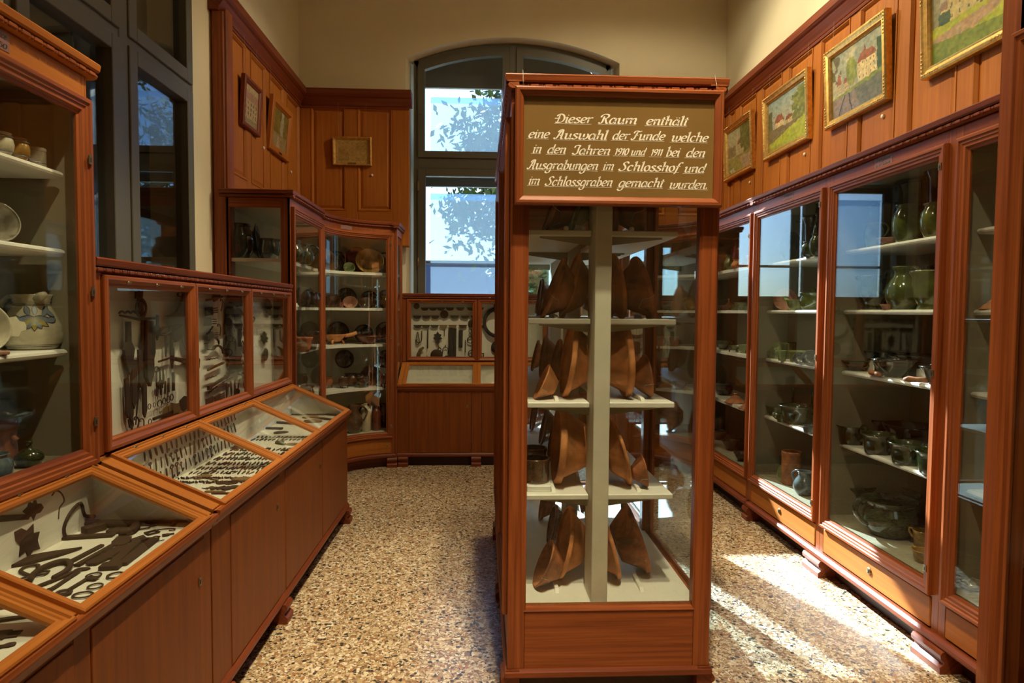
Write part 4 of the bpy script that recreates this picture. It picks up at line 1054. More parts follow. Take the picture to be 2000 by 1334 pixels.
def handle_mb(kind, r, h, style, ang=0.0):
    """strap handle in the local x-z plane turned by ang"""
    mb = MB(); M = Matrix.Rotation(ang, 4, 'Z')
    P = PROF[kind]
    def rad(f):
        for (a, b), (c, d) in zip(P, P[1:]):
            if b <= f <= d and d > b: return (a + (c - a) * (f - b) / (d - b)) * r
        return P[-1][0] * r
    if style == 'loop':
        z0, z1 = .42 * h, .93 * h
        pts = [(rad(.93) - .003, 0, z1), (rad(.93) + r * .34, 0, z1 + .02 * h), (rad(.5) + r * .42 + .004, 0, .76 * h), (rad(.5) + r * .22, 0, .52 * h), (rad(.42) - .003, 0, z0)]
    elif style == 'low':
        pts = [(rad(.95) - .003, 0, .94 * h), (rad(.95) + r * .22, 0, .97 * h), (rad(.6) + r * .38, 0, .66 * h), (rad(.3) + r * .12, 0, .36 * h), (rad(.28) - .002, 0, .28 * h)]
    elif style == 'stick':
        pts = [(rad(.8) - .004, 0, .8 * h), (rad(.8) + r * .5, 0, .95 * h), (rad(.8) + r * 1.0, 0, 1.25 * h)]
    elif style == 'basket':
        pts = [(-.9 * r, 0, .96 * h), (-.8 * r, 0, 1.3 * h), (-.3 * r, 0, 1.58 * h), (.3 * r, 0, 1.58 * h), (.8 * r, 0, 1.3 * h), (.9 * r, 0, .96 * h)]
    elif style == 'ear':
        pts = [(rad(.9) - .003, -.18 * r, .9 * h), (rad(.9) + r * .3, -.16 * r, .92 * h), (rad(.9) + .38 * r, 0, .93 * h), (rad(.9) + r * .3, .16 * r, .92 * h), (rad(.9) - .003, .18 * r, .9 * h)]
    elif style == 'top':
        z1 = .97 * h; pts = [(rad(.97) - .006, 0, z1 - .01), (rad(.97) + r * .1, 0, z1 + r * .25), (rad(.97) + r * .35, 0, z1 + r * .12), (rad(.6) + r * .3, 0, .6 * h), (rad(.5) - .002, 0, .5 * h)]
    sm = []
    P_ = [Vector(p) for p in pts]; P_ = [P_[0] * 2 - P_[1]] + P_ + [P_[-1] * 2 - P_[-2]]
    for i in range(1, len(P_) - 2):
        a, b, c, d = P_[i - 1:i + 3]
        for j in range(4):
            q = j / 4; sm.append(.5 * (2 * b + (c - a) * q + (2 * a - 5 * b + 4 * c - d) * q * q + (3 * b - a - 3 * c + d) * q ** 3))
    sm.append(P_[-2])
    mb.tube(sm, max(.0045, r * (.10 if style != 'stick' else .16)), 8, True, M, 1.5)
    return mb
def pot(name, label, kind, r, h, mat, loc, group=None, rot=(0, 0, 0), handles=(), legs=0, spout=False, hmat=None, cat=None, t=None, segs=28):
    """one vessel: body mesh with handle, leg and spout children"""
    o = vessel_mesh(kind, r, h, mat, t, segs).build(name, mat, local=True)
    for style, ang in handles: handle_mb(kind, r, h, style, R(ang)).build('handle', hmat or mat, o, local=True)
    if legs:
        for k in range(legs):
            a = 2 * math.pi * k / legs + .5; mb = MB(); c, s_ = math.cos(a), math.sin(a)
            mb.tube([(.62 * r * c, .62 * r * s_, .22 * h), (.78 * r * c, .78 * r * s_, -.05 * h), (.80 * r * c, .80 * r * s_, -.42 * h)], [r * .12, r * .11, r * .09], 8)
            mb.build('leg', mat, o, local=True)
    if spout:
        mb = MB(); mb.tube([(-.55 * r, 0, .90 * h), (-.80 * r, 0, 1.0 * h)], [r * .24, r * .20], 10, True, None, .8); mb.build('spout', mat, o, local=True)
    o.location = loc; o.rotation_euler = [R(a) for a in rot]
    if rot[0] == 0 and rot[1] == 0 and rot[2] == 0: o.rotation_euler[2] = rnd.uniform(-.4, .4) if not handles else 0
    return tag(o, label + SUF.get(group, ''), cat or kind.split('_')[-1], group)
def on_edge(name, label, kind, r, h, mat, base, face, lean, group=None, cat=None, t=None, wire=False, segs=32, roll=0.0):
    """vessel standing on its rim: base = lowest rim point, face = heading of the mouth (deg), lean = degrees tilted back"""
    a, tl = R(face), R(lean)
    d = Vector((math.cos(a), math.sin(a), 0))
    ax = d * math.cos(tl) + Vector((0, 0, math.sin(tl))); p = Vector((0, 0, 1)) * math.cos(tl) - d * math.sin(tl)
    C = Vector(base) + p * r; B = C - ax * h
    o = vessel_mesh(kind, r, h, mat, t, segs).build(name, mat, local=True)
    q = ax.to_track_quat('Z', 'Y'); o.rotation_mode = 'QUATERNION'; o.rotation_quaternion = q @ Matrix.Rotation(roll, 3, 'Z').to_quaternion()
    o.location = B
    if wire:
        mb = MB(); rr = [(q.inverted() @ v) for v in (Vector((0, 1, 0)), p, ax)]
        yv, pv = rr[0], rr[1]
        def out(u, v, f):   # point just outside the wall at height fraction f
            P = PROF[kind]; rad = r
            for (a1, b1), (c1, d1) in zip(P, P[1:]):
                if b1 <= f <= d1 and d1 > b1: rad = (a1 + (c1 - a1) * (f - b1) / (d1 - b1)) * r
            dr = (yv * u + pv * v).normalized(); return dr * (rad + .002) + Vector((0, 0, f * h))
        mb.tube([out(-.9, -.25, 1.0) + Vector((0, 0, .003)), out(-.9, -.3, .8), out(-.8, -.35, .55), out(-.5, -.6, .4), out(0, -.9, .45), out(.3, -.95, .6)], .0012, 5)
        mb.tube([out(-.5, -.6, .4), out(-.6, -.9, .62), out(-.5, -1, .95)], .0012, 5)
        mb.build('wire', WIRE, o, local=True)
    return tag(o, label + SUF.get(group, ''), cat or kind.split('_')[-1], group)
def YR(px, X): return X * F_PX / (px - 941)

# --- bay of large green pots -------------------------------------------------
G1 = 'green pots in the second right cabinet'
S4, S3, S2, S1, S0 = SH[3], SH[2], SH[1], SH[0], .36
def R1(name, label, kind, r, h, mat, px, X, z, **k):
    return pot(name, label, kind, r, h, mat, (X, YR(px, X), z), k.pop('group', G1), **k)
R1('cooking_pot', 'dark wide-rimmed pot at the back left of the top shelf', 'bucket_pot', .115, .27, BLACKG, 1752, 2.44, S4)
R1('cooking_pot', 'black bucket-shaped pot high at the back of the top shelf', 'bucket_pot', .13, .36, BLACKG, 1812, 2.47, S4)
R1('cooking_pot', 'black pot at the right back end of the top shelf', 'bucket_pot', .12, .40, BLACKG, 1872, 2.46, S4)
R1('jug', 'olive green handled jug in the middle front of the top shelf', 'jar', .075, .20, GREENG, 1789, 2.27, S4, handles=[('top', 60)])
R1('jug', 'mottled olive jug at the right front end of the top shelf', 'jar', .07, .17, GREENG, 1847, 2.26, S4, handles=[('top', -70)])
R1('jug', 'small pale jug in the window reflection on the top shelf', 'jar', .055, .15, LGREEN, 1722, 2.30, S4, handles=[('loop', -60)])
R1('bowl', 'upturned low brown bowl between the jugs on the top shelf', 'dish', .06, .035, PINKC, 1752, 2.24, S4)
R1('footed_pot', 'dark footed pot with ribbed handle on the eye-level shelf', 'footed_pot', .095, .20, DGREEN, 1722, 2.30, S3, handles=[('top', -80)])
R1('jug', 'round olive jug with tall neck on the eye-level shelf', 'jug', .09, .235, GREENG, 1786, 2.29, S3, handles=[('loop', -85)])
R1('footed_pot', 'green footed pot with thin rim at the right of the eye-level shelf', 'footed_pot', .10, .20, GREENG, 1843, 2.30, S3, handles=[('loop', -20)])
R1('cooking_pot', 'black pot behind the green footed pot', 'bucket_pot', .09, .24, BLACKG, 1872, 2.48, S3)
R1('cooking_pot', 'black globular pot behind the dark footed pot', 'pot', .08, .18, BLACKG, 1758, 2.47, S3)
R1('sherd', 'small pink clay sherd beside the round olive jug', 'dish', .035, .03, PINKC, 1752, 2.22, S3, cat='sherd')
R1('bowl', 'small dark green bowl at the left of the middle shelf', 'bowl', .085, .065, DGREEN, 1692, 2.28, S2, handles=[('low', -60)])
R1('bowl', 'large shiny dark bowl in the middle of the middle shelf', 'bowl', .115, .10, BLACKG, 1772, 2.27, S2, handles=[('low', 200)])
R1('bowl', 'dark bowl half hidden by the stile on the middle shelf', 'bowl', .08, .09, BLACKG, 1862, 2.26, S2)
R1('basin', 'wide black basin at the back left of the middle shelf', 'basin', .17, .12, BLACKG, 1752, 2.50, S2)
R1('basin', 'wide black basin at the back right of the middle shelf', 'basin', .17, .115, BLACKG, 1822, 2.50, S2)
for px, lab, a in ((1735, 'twisted brown clay fragment left of the large dark bowl', .3), (1822, 'flat brown clay strip right of the large dark bowl', 1.2)):
    mb = MB(); mb.tube([(-.06, 0, .014), (-.03, .012, .018), (.0, -.004, .016), (.04, .008, .018), (.06, 0, .013)], [.010, .015, .013, .016, .009], 7)
    o = mb.build('clay_fragment', TERRAD, local=True); o.location = (2.20, YR(px, 2.20), S2); o.rotation_euler[2] = a + R(70); tag(o, lab, 'sherd', 'clay fragments on the middle shelf')
for i, (px, lab) in enumerate(((1688, 'dark green handled pot, first from the left on the lower shelf'), (1744, 'dark green handled pot, second from the left on the lower shelf'), (1806, 'dark green handled pot, third from the left on the lower shelf'), (1868, 'dark pot cut by the stile at the right of the lower shelf'))):
    R1('chamber_pot', lab, 'bucket_pot', .088 + .004 * i, .112, DGREEN, px, 2.26, S1, handles=[('low', -75)], cat='pot')
R1('basin', 'black basin at the back left of the lower shelf', 'basin', .14, .14, BLACKG, 1742, 2.5, S1)
R1('basin', 'black basin at the back right of the lower shelf', 'basin', .15, .15, BLACKG, 1812, 2.5, S1)
R1('large_pan', 'large green three-lipped pan at the left of the cabinet floor', 'basin', .15, .17, DGREEN, 1692, 2.36, S0, handles=[('low', 180), ('low', 20)])
R1('large_pot', 'large green pot with thick rim in the middle of the cabinet floor', 'pot', .145, .20, DGREEN, 1773, 2.30, S0, handles=[('low', 175)])
R1('large_pan', 'wide green pan behind the large rimmed pot on the cabinet floor', 'basin', .16, .17, DGREEN, 1775, 2.48, S0)
R1('cup', 'small ochre cup at the right end of the cabinet floor, in front', 'cup', .05, .06, OCHRE, 1848, 2.22, S0, handles=[('loop', 100)])
R1('cup', 'small ochre cup standing behind another at the right end of the floor', 'cup', .05, .09, OCHRE, 1845, 2.36, S0, handles=[('loop', 120)])

for px, X, w, h, lab in ((1722, 2.33, .10, .085, 'cream triangular card prop behind the small dark bowl, second right cabinet'), (1838, 2.33, .12, .10, 'cream curved card prop behind the right bowl, second right cabinet')):
    mb = MB(); mb.prism([(-w, 0), (w, 0), (w, h * .5), (w * .2, h * .6), (-w * .3, h * .75), (-w, h)], 0, .008, 1); o = mb.build('card_prop', SHELFW, local=True); o.location = (X, YR(px, X), S2); o.rotation_euler[2] = R(72); tag(o, lab, 'prop', 'card props on the middle shelf')
mb = MB(); mb.box(-.08, .08, -.05, .05, 0, .014, .003); mb.box(-.06, .06, -.035, .035, -.085, 0); o = mb.build('stand', BLUEG, local=True); o.location = (2.42, YR(1836, 2.42), S1 + .085); o.rotation_euler[2] = R(80); tag(o, 'flat teal slab on a block above the lower shelf, second right cabinet', 'slab')
# --- bay with the window reflection ------------------------------------------
G2 = 'pottery in the cabinet that mirrors the window'
def R2(*a, **k): return R1(*a, group=k.pop('group', G2), **k)
R2('large_jug', 'big bulbous jug behind the window reflection on the top shelf', 'jug', .125, .34, GREENG, 1543, 2.38, S4, handles=[('loop', -60)])
R2('large_jug', 'smaller jug at the far left end of the reflecting top shelf', 'jug', .09, .25, GREENG, 1508, 2.42, S4, handles=[('loop', -120)])
R2('cooking_pot', 'black pot with basket handle at the right end of the top shelf', 'bucket_pot', .11, .30, BLACKG, 1606, 2.36, S4, handles=[('basket', 60)])
R2('strainer', 'pierced dark green strainer bowl at the right front of the top shelf', 'jar', .06, .10, DGREEN, 1592, 2.22, S4)
R2('jug', 'green jug with round wire handle beside the stile on the top shelf', 'jar', .07, .14, DGREEN, 1612, 2.22, S4, handles=[('basket', 30)])
on_edge('plate', 'pink-rimmed brown plate standing on the eye-level shelf', 'plate', .085, .02, PINKC, (2.28, YR(1543, 2.28), S3), 235, 14, G2)
R2('saucepan', 'bright green saucepan with stick handle on the eye-level shelf', 'cup', .085, .075, LGREEN, 1572, 2.28, S3, handles=[('stick', 100)])
R2('pot', 'round green pot right of the saucepan on the eye-level shelf', 'pot', .085, .12, GREENG, 1598, 2.30, S3, handles=[('stick', 60)])
R2('bowl', 'dark bowl at the left end of the eye-level shelf', 'bowl', .09, .07, DGREEN, 1512, 2.36, S3)
R2('dish', 'low dark dish behind the pink-rimmed plate', 'bowl', .10, .08, DGREEN, 1530, 2.48, S3)
on_edge('lid', 'round green lid with dark knob standing on edge', 'lid', .075, .045, LGREEN, (2.22, YR(1523, 2.22), S2), 225, 18, G2)
R2('beaker', 'tall green glazed beaker on the middle shelf', 'beaker', .062, .125, GREENG, 1552, 2.34, S2)
R2('cup', 'tiny clear green cup in front of the beaker', 'cup', .035, .075, LGREEN, 1541, 2.20, S2, handles=[('loop', 180)])
R2('bowl', 'green rimmed bowl right of the beaker', 'bucket_pot', .085, .08, LGREEN, 1577, 2.27, S2)
on_edge('lid', 'small blue-green ring lid leaning at the front of the middle shelf', 'plate', .045, .02, BLUEG, (2.18, YR(1575, 2.18), S2), 230, 25, G2)
on_edge('lid', 'blue-grey ring lid beside the right stile', 'plate', .055, .02, BLUEG, (2.18, YR(1597, 2.18), S2), 230, 20, G2)
R2('bowl', 'small straight-sided green bowl at the left of the lower shelf', 'bucket_pot', .075, .075, GREENG, 1530, 2.28, S1)
R2('cup', 'small green cup with flat handle left of the big pan', 'cup', .05, .06, GREENG, 1545, 2.2, S1, handles=[('low', 150)])
R2('oval_pan', 'big dark green pan on the lower shelf', 'bucket_pot', .13, .13, DGREEN, 1575, 2.28, S1, cat='pan')
for px, lab, dx in ((1567, 'green square plaque with round hole behind the big pan', 0), (1598, 'green square plaque with round hole beside the right stile', .03)):
    mb = MB(); pts = []
    n_ = 20
    sq = [(-.07, 0), (.07, 0), (.075, .10), (.055, .15), (-.055, .15), (-.075, .10)]
    mb.prism([(-.07, 0), (-.045, 0), (-.045, .15), (-.062, .15), (-.072, .12)], 0, .016, 1); mb.prism([(.07, 0), (.045, 0), (.045, .15), (.062, .15), (.072, .12)], 0, .016, 1)
    mb.box(-.045, .045, 0, .016, 0, .035); mb.box(-.045, .045, 0, .016, .12, .15); mb.lathe([(.040, 0), (.058, 0), (.058, .016), (.040, .016)], 24, Matrix.Translation((0, .016, .078)) @ Matrix.Rotation(R(90), 4, 'X'), True, True)
    o = mb.build('oven_tile', DGREEN, local=True); o.location = (2.42 + dx, YR(px, 2.42), S1 + .07); o.rotation_euler = (0, 0, R(65)); tag(o, lab, 'tile', 'pierced square tiles')
    mb = MB(); mb.box(-.05, .05, -.02, .03, -.07, .0); mb.build('stand', CREAM, o, local=True)
R2('cup', 'pale cup at the right front corner of the lower shelf', 'cup', .05, .05, BLUEG, 1603, 2.17, S1)
R2('basin', 'mossy green basin with scalloped rim on the cabinet floor', 'basin', .15, .12, GREENG, 1523, 2.34, S0, handles=[('ear', 0), ('ear', 180)])
on_edge('dish', 'green leaf-shaped dish leaning on the basin', 'plate', .075, .025, LGREEN, (2.22, YR(1553, 2.22), S0), 215, 20, G2)
R2('crock', 'tall brown stoneware crock on the cabinet floor', 'beaker', .07, .24, TERRAD, 1566, 2.26, S0)
R2('jug', 'blue-grey jug lying open towards the room on the cabinet floor', 'jug', .075, .16, BLUEG, 1594, 2.22, S0, handles=[('loop', 110)])
R2('bowl', 'dark bowl of red fragments at the back of the cabinet floor', 'bowl', .10, .06, REDB, 1530, 2.5, S0)

# --- straight part of the right corner cabinet ---------------------------------
G3 = 'pottery in the far right corner cabinet'
def R3(*a, **k): return R1(*a, group=k.pop('group', G3), **k)
for px, r, lab in ((1419, .085, 'brown plate on edge, farthest of the three on the top shelf'), (1434, .10, 'olive plate on edge, middle of the three on the top shelf'), (1456, .115, 'dark plate on edge, nearest of the three on the top shelf')):
    on_edge('plate', lab, 'plate', r, .035, OCHRE if r < .11 else BROWN, (2.46, YR(px, 2.46), S4), 205, 12, 'plates on edge, far right top shelf')
R3('large_jug', 'big red-brown bellied jar on the far top shelf', 'jar', .13, .27, REDB, 1462, 2.36, S4)
R3('jug', 'small green jug at the front of the far top shelf', 'jug', .06, .14, GREENG, 1431, 2.24, S4, handles=[('loop', -60)])
R3('jug', 'small orange jug at the front of the far top shelf', 'jug', .045, .08, TERRA, 1444, 2.20, S4, handles=[('loop', 90)])
R3('lamp', 'flat orange oil lamp on the far top shelf', 'dish', .05, .035, TERRA, 1457, 2.20, S4, handles=[('low', 40)])
R3('flowerpot', 'small terracotta beaker beside the stile on the far top shelf', 'mortar', .045, .09, TERRA, 1474, 2.22, S4)
R3('bowl', 'red-brown bowl on edge at the left of the far top shelf', 'bowl', .075, .15, REDB, 1411, 2.26, S4)
R3('dish', 'shallow pink dish on the far eye-level shelf', 'dish', .08, .05, PINKC, 1418, 2.26, S3)
R3('lamp', 'small orange horn-shaped lamp on the far eye-level shelf', 'flask', .04, .12, TERRA, 1430, 2.42, S3)
R3('cup', 'small green cup with curled handle on the far eye-level shelf', 'cup', .035, .05, GREENG, 1443, 2.22, S3, handles=[('loop', 80)])
R3('bowl', 'green bowl at the back of the far eye-level shelf', 'bowl', .085, .075, GREENG, 1460, 2.36, S3, handles=[('low', 80)])
R3('cup', 'tiny olive cup by the stile on the far eye-level shelf', 'cup', .035, .045, LGREEN, 1468, 2.2, S3, handles=[('loop', 60)])
R3('bowl', 'green lobed bowl at the left of the far middle shelf', 'bowl', .085, .08, GREENG, 1420, 2.30, S2, handles=[('low', 0), ('low', 180)])
R3('tripod', 'small green three-legged pan on the far middle shelf', 'dish', .055, .04, GREENG, 1444, 2.24, S2 + .018, legs=3, cat='pan')
R3('cup', 'green straight cup by the stile on the far middle shelf', 'bucket_pot', .065, .075, LGREEN, 1466, 2.28, S2)
R3('casserole', 'brown lidded casserole on the far lower shelf', 'pot', .09, .12, DBROWN, 1424, 2.34, S1)
R3('lid', 'rough conical clay lid on the far lower shelf', 'lid', .095, .085, TERRAD, 1448, 2.24, S1)
R3('lid', 'rough conical clay lid beside the stile on the far lower shelf', 'lid', .07, .06, TERRAD, 1472, 2.2, S1)
R3('bottle', 'small red bottle on the floor of the far right cabinet', 'bottle', .035, .17, REDB, 1419, 2.5, S0)
for px, X, r, lab in ((1418, 2.34, .09, 'dark bowl at the back left of the far cabinet floor'), (1440, 2.26, .08, 'dark bowl in the middle of the far cabinet floor'), (1462, 2.36, .085, 'dark bowl near the stile at the back of the far cabinet floor')):
    R3('bowl', lab, 'bowl', r, .09, DBROWN, px, X, S0)
R3('bowl', 'shiny dark bowl by the stile at the front of the far cabinet floor', 'bowl', .06, .07, BLACKG, 1462, 2.18, S0)
# curved part, seen through the central showcase
cur = [(1.72, 6.75, S4, 'large_jug', 'tall terracotta jar in the far right curve, top shelf', 'jar', .12, .30, TERRA), (1.95, 6.6, S4, 'jug', 'green jug in the far right curve, top shelf', 'jug', .08, .2, GREENG),
       (1.72, 6.8, S3, 'bowl', 'pale green bowl in the far right curve, eye-level shelf', 'bowl', .11, .12, LGREEN), (1.92, 6.68, S3, 'bowl', 'small green bowl in the far right curve, eye-level shelf', 'bowl', .08, .09, GREENG), (2.1, 6.5, S3, 'jug', 'ochre jug in the far right curve, eye-level shelf', 'jug', .06, .13, OCHRE),
       (1.98, 6.62, S2, 'cup', 'pink clay mug by the straight front in the far right curve', 'beaker', .05, .1, PINKC), (1.86, 6.7, S2, 'cup', 'pink clay mug in the middle of the far right curve', 'beaker', .05, .1, PINKC), (1.73, 6.78, S2, 'cup', 'pink clay mug at the end of the far right curve', 'beaker', .05, .1, PINKC),
       (1.8, 6.78, S1, 'cooking_pot', 'dark basket-handled pot in the far right curve, lower shelf', 'pot', .11, .14, DBROWN), (2.04, 6.6, S1, 'bowl', 'brown bowl in the far right curve, lower shelf', 'bowl', .1, .1, BROWN),
       (1.74, 6.78, S0, 'jug', 'brown jug in the far right curve, cabinet floor', 'jug', .09, .2, BROWN), (1.96, 6.64, S0, 'large_pot', 'big brown pot in the far right curve, cabinet floor', 'pot', .11, .2, BROWN)]
for x, y, z, nm, lab, kd, r, h, mt in cur:
    pot(nm, lab, kd, r, h, mt, (x, y, z), G3, handles=[('basket', 30)] if 'basket' in lab else ([('loop', 200)] if nm in ('jug', 'cup') else ()))

# --- nearest bay of the right row ------------------------------------------------
G0 = 'finds in the nearest right cabinet'
R1('bowl', 'dark brown round bowl behind the right edge post, lower shelf', 'pot', .075, .10, DBROWN, 1944, 2.30, S1, group=G0)
R1('sherd', 'orange dome-shaped sherd at the right edge, eye-level shelf', 'lid', .06, .06, TERRA, 1978, 2.26, S3, group=G0, cat='sherd')
R1('bowl', 'grey stone mortar behind the right edge post, middle shelf', 'mortar', .05, .06, PEWTER, 1952, 2.30, S2, group=G0)
R1('cooking_pot', 'black pot behind the grey mortar, middle shelf', 'pot', .08, .14, BLACKG, 1955, 2.46, S2, group=G0)
for i, (px, X) in enumerate(((1926, 2.32), (1952, 2.24))):
    mb = MB(); r_ = random.Random(i); mb.lathe([(0, 0), (.06, 0), (.075, .015), (.05, .035), (0, .045)], 11)
    mb.v = [p * (1 + .25 * (r_.random() - .5)) for p in mb.v]
    o = mb.build('stone_lump', PEWTER, local=True); o.location = (X, YR(px, X), S0); tag(o, ['rough grey lump on the floor of the nearest right cabinet', 'rough grey lump beside the right edge post on the cabinet floor'][i], 'stone', G0)
# --- left corner cabinet ------------------------------------------------------------
GC = 'brown pottery in the left corner cabinet'
def LC(name, label, kind, r, h, mat, px, Y, z, **k):
    return pot(name, label, kind, r, h, mat, ((px - 941) / F_PX * Y, Y, z), k.pop('group', GC), **k)
def LCe(name, label, kind, r, h, mat, px, Y, z, face=-75, lean=12, **k):
    return on_edge(name, label, kind, r, h, mat, ((px - 941) / F_PX * Y, Y, z), face, lean, GC, **k)
LCe('plate', 'black plate on edge seen through the side glass of the corner cabinet', 'plate', .15, .05, BLACKG, 519, 5.30, S4, face=12, lean=6)
LC('pot', 'shiny black round pot in the side glass of the corner cabinet', 'pot', .085, .16, BLACKG, 534, 5.14, S4)
LC('large_jug', 'black jar top at the back edge of the side glass', 'jar', .11, .27, BLACKG, 478, 5.12, S4)
LCe('lid', 'orange clay lid on edge behind the black plate', 'plate', .10, .03, TERRA, 540, 5.65, S4, face=10, lean=6)
LC('jug', 'green-brown jug pair member nearer the corner stile', 'jug', .075, .17, DGREEN, 583, 5.33, S4, handles=[('loop', 180)])
LC('jug', 'green-brown jug beside the tall stile, top shelf of corner cabinet', 'jug', .075, .17, DGREEN, 603, 5.60, S4, handles=[('loop', 0)])
LCe('lid', 'orange dome behind the green-brown jugs', 'dish', .11, .05, TERRA, 578, 5.75, S4, face=-30, lean=8)
LCe('lid', 'smaller orange dome behind the green-brown jugs, nearer the curve', 'dish', .09, .05, TERRAD, 596, 5.85, S4, face=-30, lean=8)
LC('pot', 'black pot in the side glass, eye-level shelf', 'pot', .09, .14, BLACKG, 520, 5.2, S3)
LC('cooking_pot', 'dark pot behind the small paper card', 'pot', .10, .16, DBROWN, 590, 5.5, S3)
LC('cooking_pot', 'dark pot by the stile, eye-level shelf of straight front', 'pot', .08, .13, DBROWN, 612, 5.72, S3, handles=[('loop', 60)])
mb = MB(); mb.prism([(0, 0), (.03, 0), (.022, .03)], 0, .045, 0); o = mb.build('paper_card', TAGW, local=True); o.location = ((582 - 941) / F_PX * 5.28, 5.28, S3); o.rotation_euler[2] = R(60); tag(o, 'small folded paper card on the corner cabinet shelf', 'card')
LC('basin', 'red-brown basin on the middle shelf of the straight front', 'basin', .11, .12, TERRAD, 590, 5.45, S2)
LC('basin', 'dark basin behind the red-brown one on the middle shelf', 'basin', .10, .16, DBROWN, 606, 5.75, S2)
LC('cooking_pot', 'brown pot on the lower shelf of the straight front', 'pot', .09, .15, BROWN, 598, 5.55, S1)
# curved part
for px, Y, r, lab, m in ((662, 6.86, .12, 'dark plate on edge at the back left of the curved top shelf', DBROWN), (703, 6.95, .145, 'red-brown plate on edge at the back centre of the curved top shelf', REDB), (757, 6.95, .12, 'dark plate on edge at the back right of the curved top shelf', DBROWN)):
    LCe('plate', lab, 'plate', r, .04, m, px, Y, S4, lean=10)
LCe('bowl', 'ochre bowl on edge at the front of the curved top shelf', 'bowl', .145, .09, OCHRE, 726, 6.76, S4, lean=22)
LCe('bowl', 'pink-rimmed bowl on edge at the left of the curved top shelf', 'bowl', .125, .10, OCHRE, 651, 6.56, S4, face=-35, lean=20)
LCe('oil_lamp', 'small pale green lamp with dark centre on the curved top shelf', 'dish', .06, .035, LGREEN, 686, 6.70, S4, lean=25)
for px, Y, r, lab, m in ((653, 6.62, .085, 'brown bowl tipped forward, first from the left on the curved eye-level shelf', BROWN), (687, 6.72, .075, 'pink-brown bowl tipped forward, second from the left on the curved shelf', PINKC), (717, 6.76, .07, 'grey-brown bowl tipped forward, third from the left on the curved shelf', BROWN), (738, 6.74, .063, 'dark bowl with bright glint, fourth from the left on the curved shelf', DBROWN)):
    LCe('bowl', lab, 'bowl', r, .06, m, px, Y, S3, lean=35, face=-80)
LC('jug', 'ochre jug at the right end of the curved eye-level shelf', 'jug', .045, .13, OCHRE, 753, 6.82, S3)
LC('cup', 'small brown cup between the first two tipped bowls', 'cup', .028, .055, REDB, 670, 6.64, S3)
for px, Y, r, lab in ((680, 6.98, .11, 'black plate on edge behind the tipped bowls, left'), (724, 7.0, .095, 'black plate on edge behind the tipped bowls, centre'), (756, 6.98, .10, 'reddish black plate on edge behind the ochre jug')):
    LCe('plate', lab, 'plate', r, .03, DBROWN, px, Y, S3, lean=10)
LC('tripod_pan', 'orange three-legged pan with upturned handle on the curved middle shelf', 'dish', .115, .07, TERRA, 657, 6.66, S2 + .03, legs=3, handles=[('stick', 15)], cat='pan')
LC('tripod_pan', 'red-brown pan with long handle on the curved middle shelf', 'dish', .12, .085, REDB, 722, 6.76, S2, handles=[('stick', 5)], cat='pan')
for px, Y, r, lab in ((664, 6.96, .115, 'dark plate on edge behind the orange pan'), (713, 7.0, .10, 'dark plate on edge behind the red-brown pan'), (756, 6.97, .115, 'dark plate on edge at the right of the curved middle shelf')):
    LCe('plate', lab, 'plate', r, .03, DBROWN, px, Y, S2, lean=10)
LC('tripod_pot', 'orange-brown three-legged pot at the left of the curved lower shelf', 'pot', .06, .08, TERRAD, 643, 6.66, S1 + .03, legs=3, cat='pot')
LC('pipkin', 'small brown pipkin in front on the curved lower shelf', 'pot', .055, .095, BROWN, 674, 6.66, S1 + .02, legs=3, cat='pot')
LC('jug', 'brown ring-handled jug at the back of the curved lower shelf', 'jar', .085, .13, BROWN, 688, 6.86, S1, handles=[('loop', 0)])
LC('tripod_pot', 'brown three-legged pot right of centre on the curved lower shelf', 'pot', .065, .08, BROWN, 711, 6.72, S1 + .03, legs=3, cat='pot')
LC('tripod_pot', 'brown three-legged pot at the right of the curved lower shelf', 'pot', .075, .10, REDB, 755, 6.78, S1 + .03, legs=3, cat='pot')
LCe('dish', 'brown dish leaning behind the three-legged pots', 'bowl', .11, .06, BROWN, 727, 6.86, S1, lean=15)
for px, Y, r, lab in ((676, 7.0, .10, 'dark plate hung high behind the ring-handled jug'), (756, 7.0, .10, 'dark plate hung high at the right of the curved lower shelf')):
    LCe('plate', lab, 'plate', r, .03, DBROWN, px, Y, S1 + .17, lean=6)
LC('jug', 'large brown jug at the left of the curved cabinet floor', 'jug', .095, .28, BROWN, 693, 6.62, S0, handles=[('loop', 10)])
LC('bottle', 'tall cream stoneware bottle with small handle', 'bottle', .052, .285, STONE, 716, 6.70, S0, handles=[('loop', 175)])
LC('bottle', 'red-brown stoneware bottle right of the cream one', 'bottle', .046, .245, REDB, 737, 6.76, S0)
LC('jug', 'dark jug at the right of the curved cabinet floor', 'jug', .08, .25, DBROWN, 752, 6.93, S0, handles=[('loop', 0)])
LC('large_jug', 'dark jar behind the cream bottle', 'jar', .10, .24, DBROWN, 708, 6.96, S0)

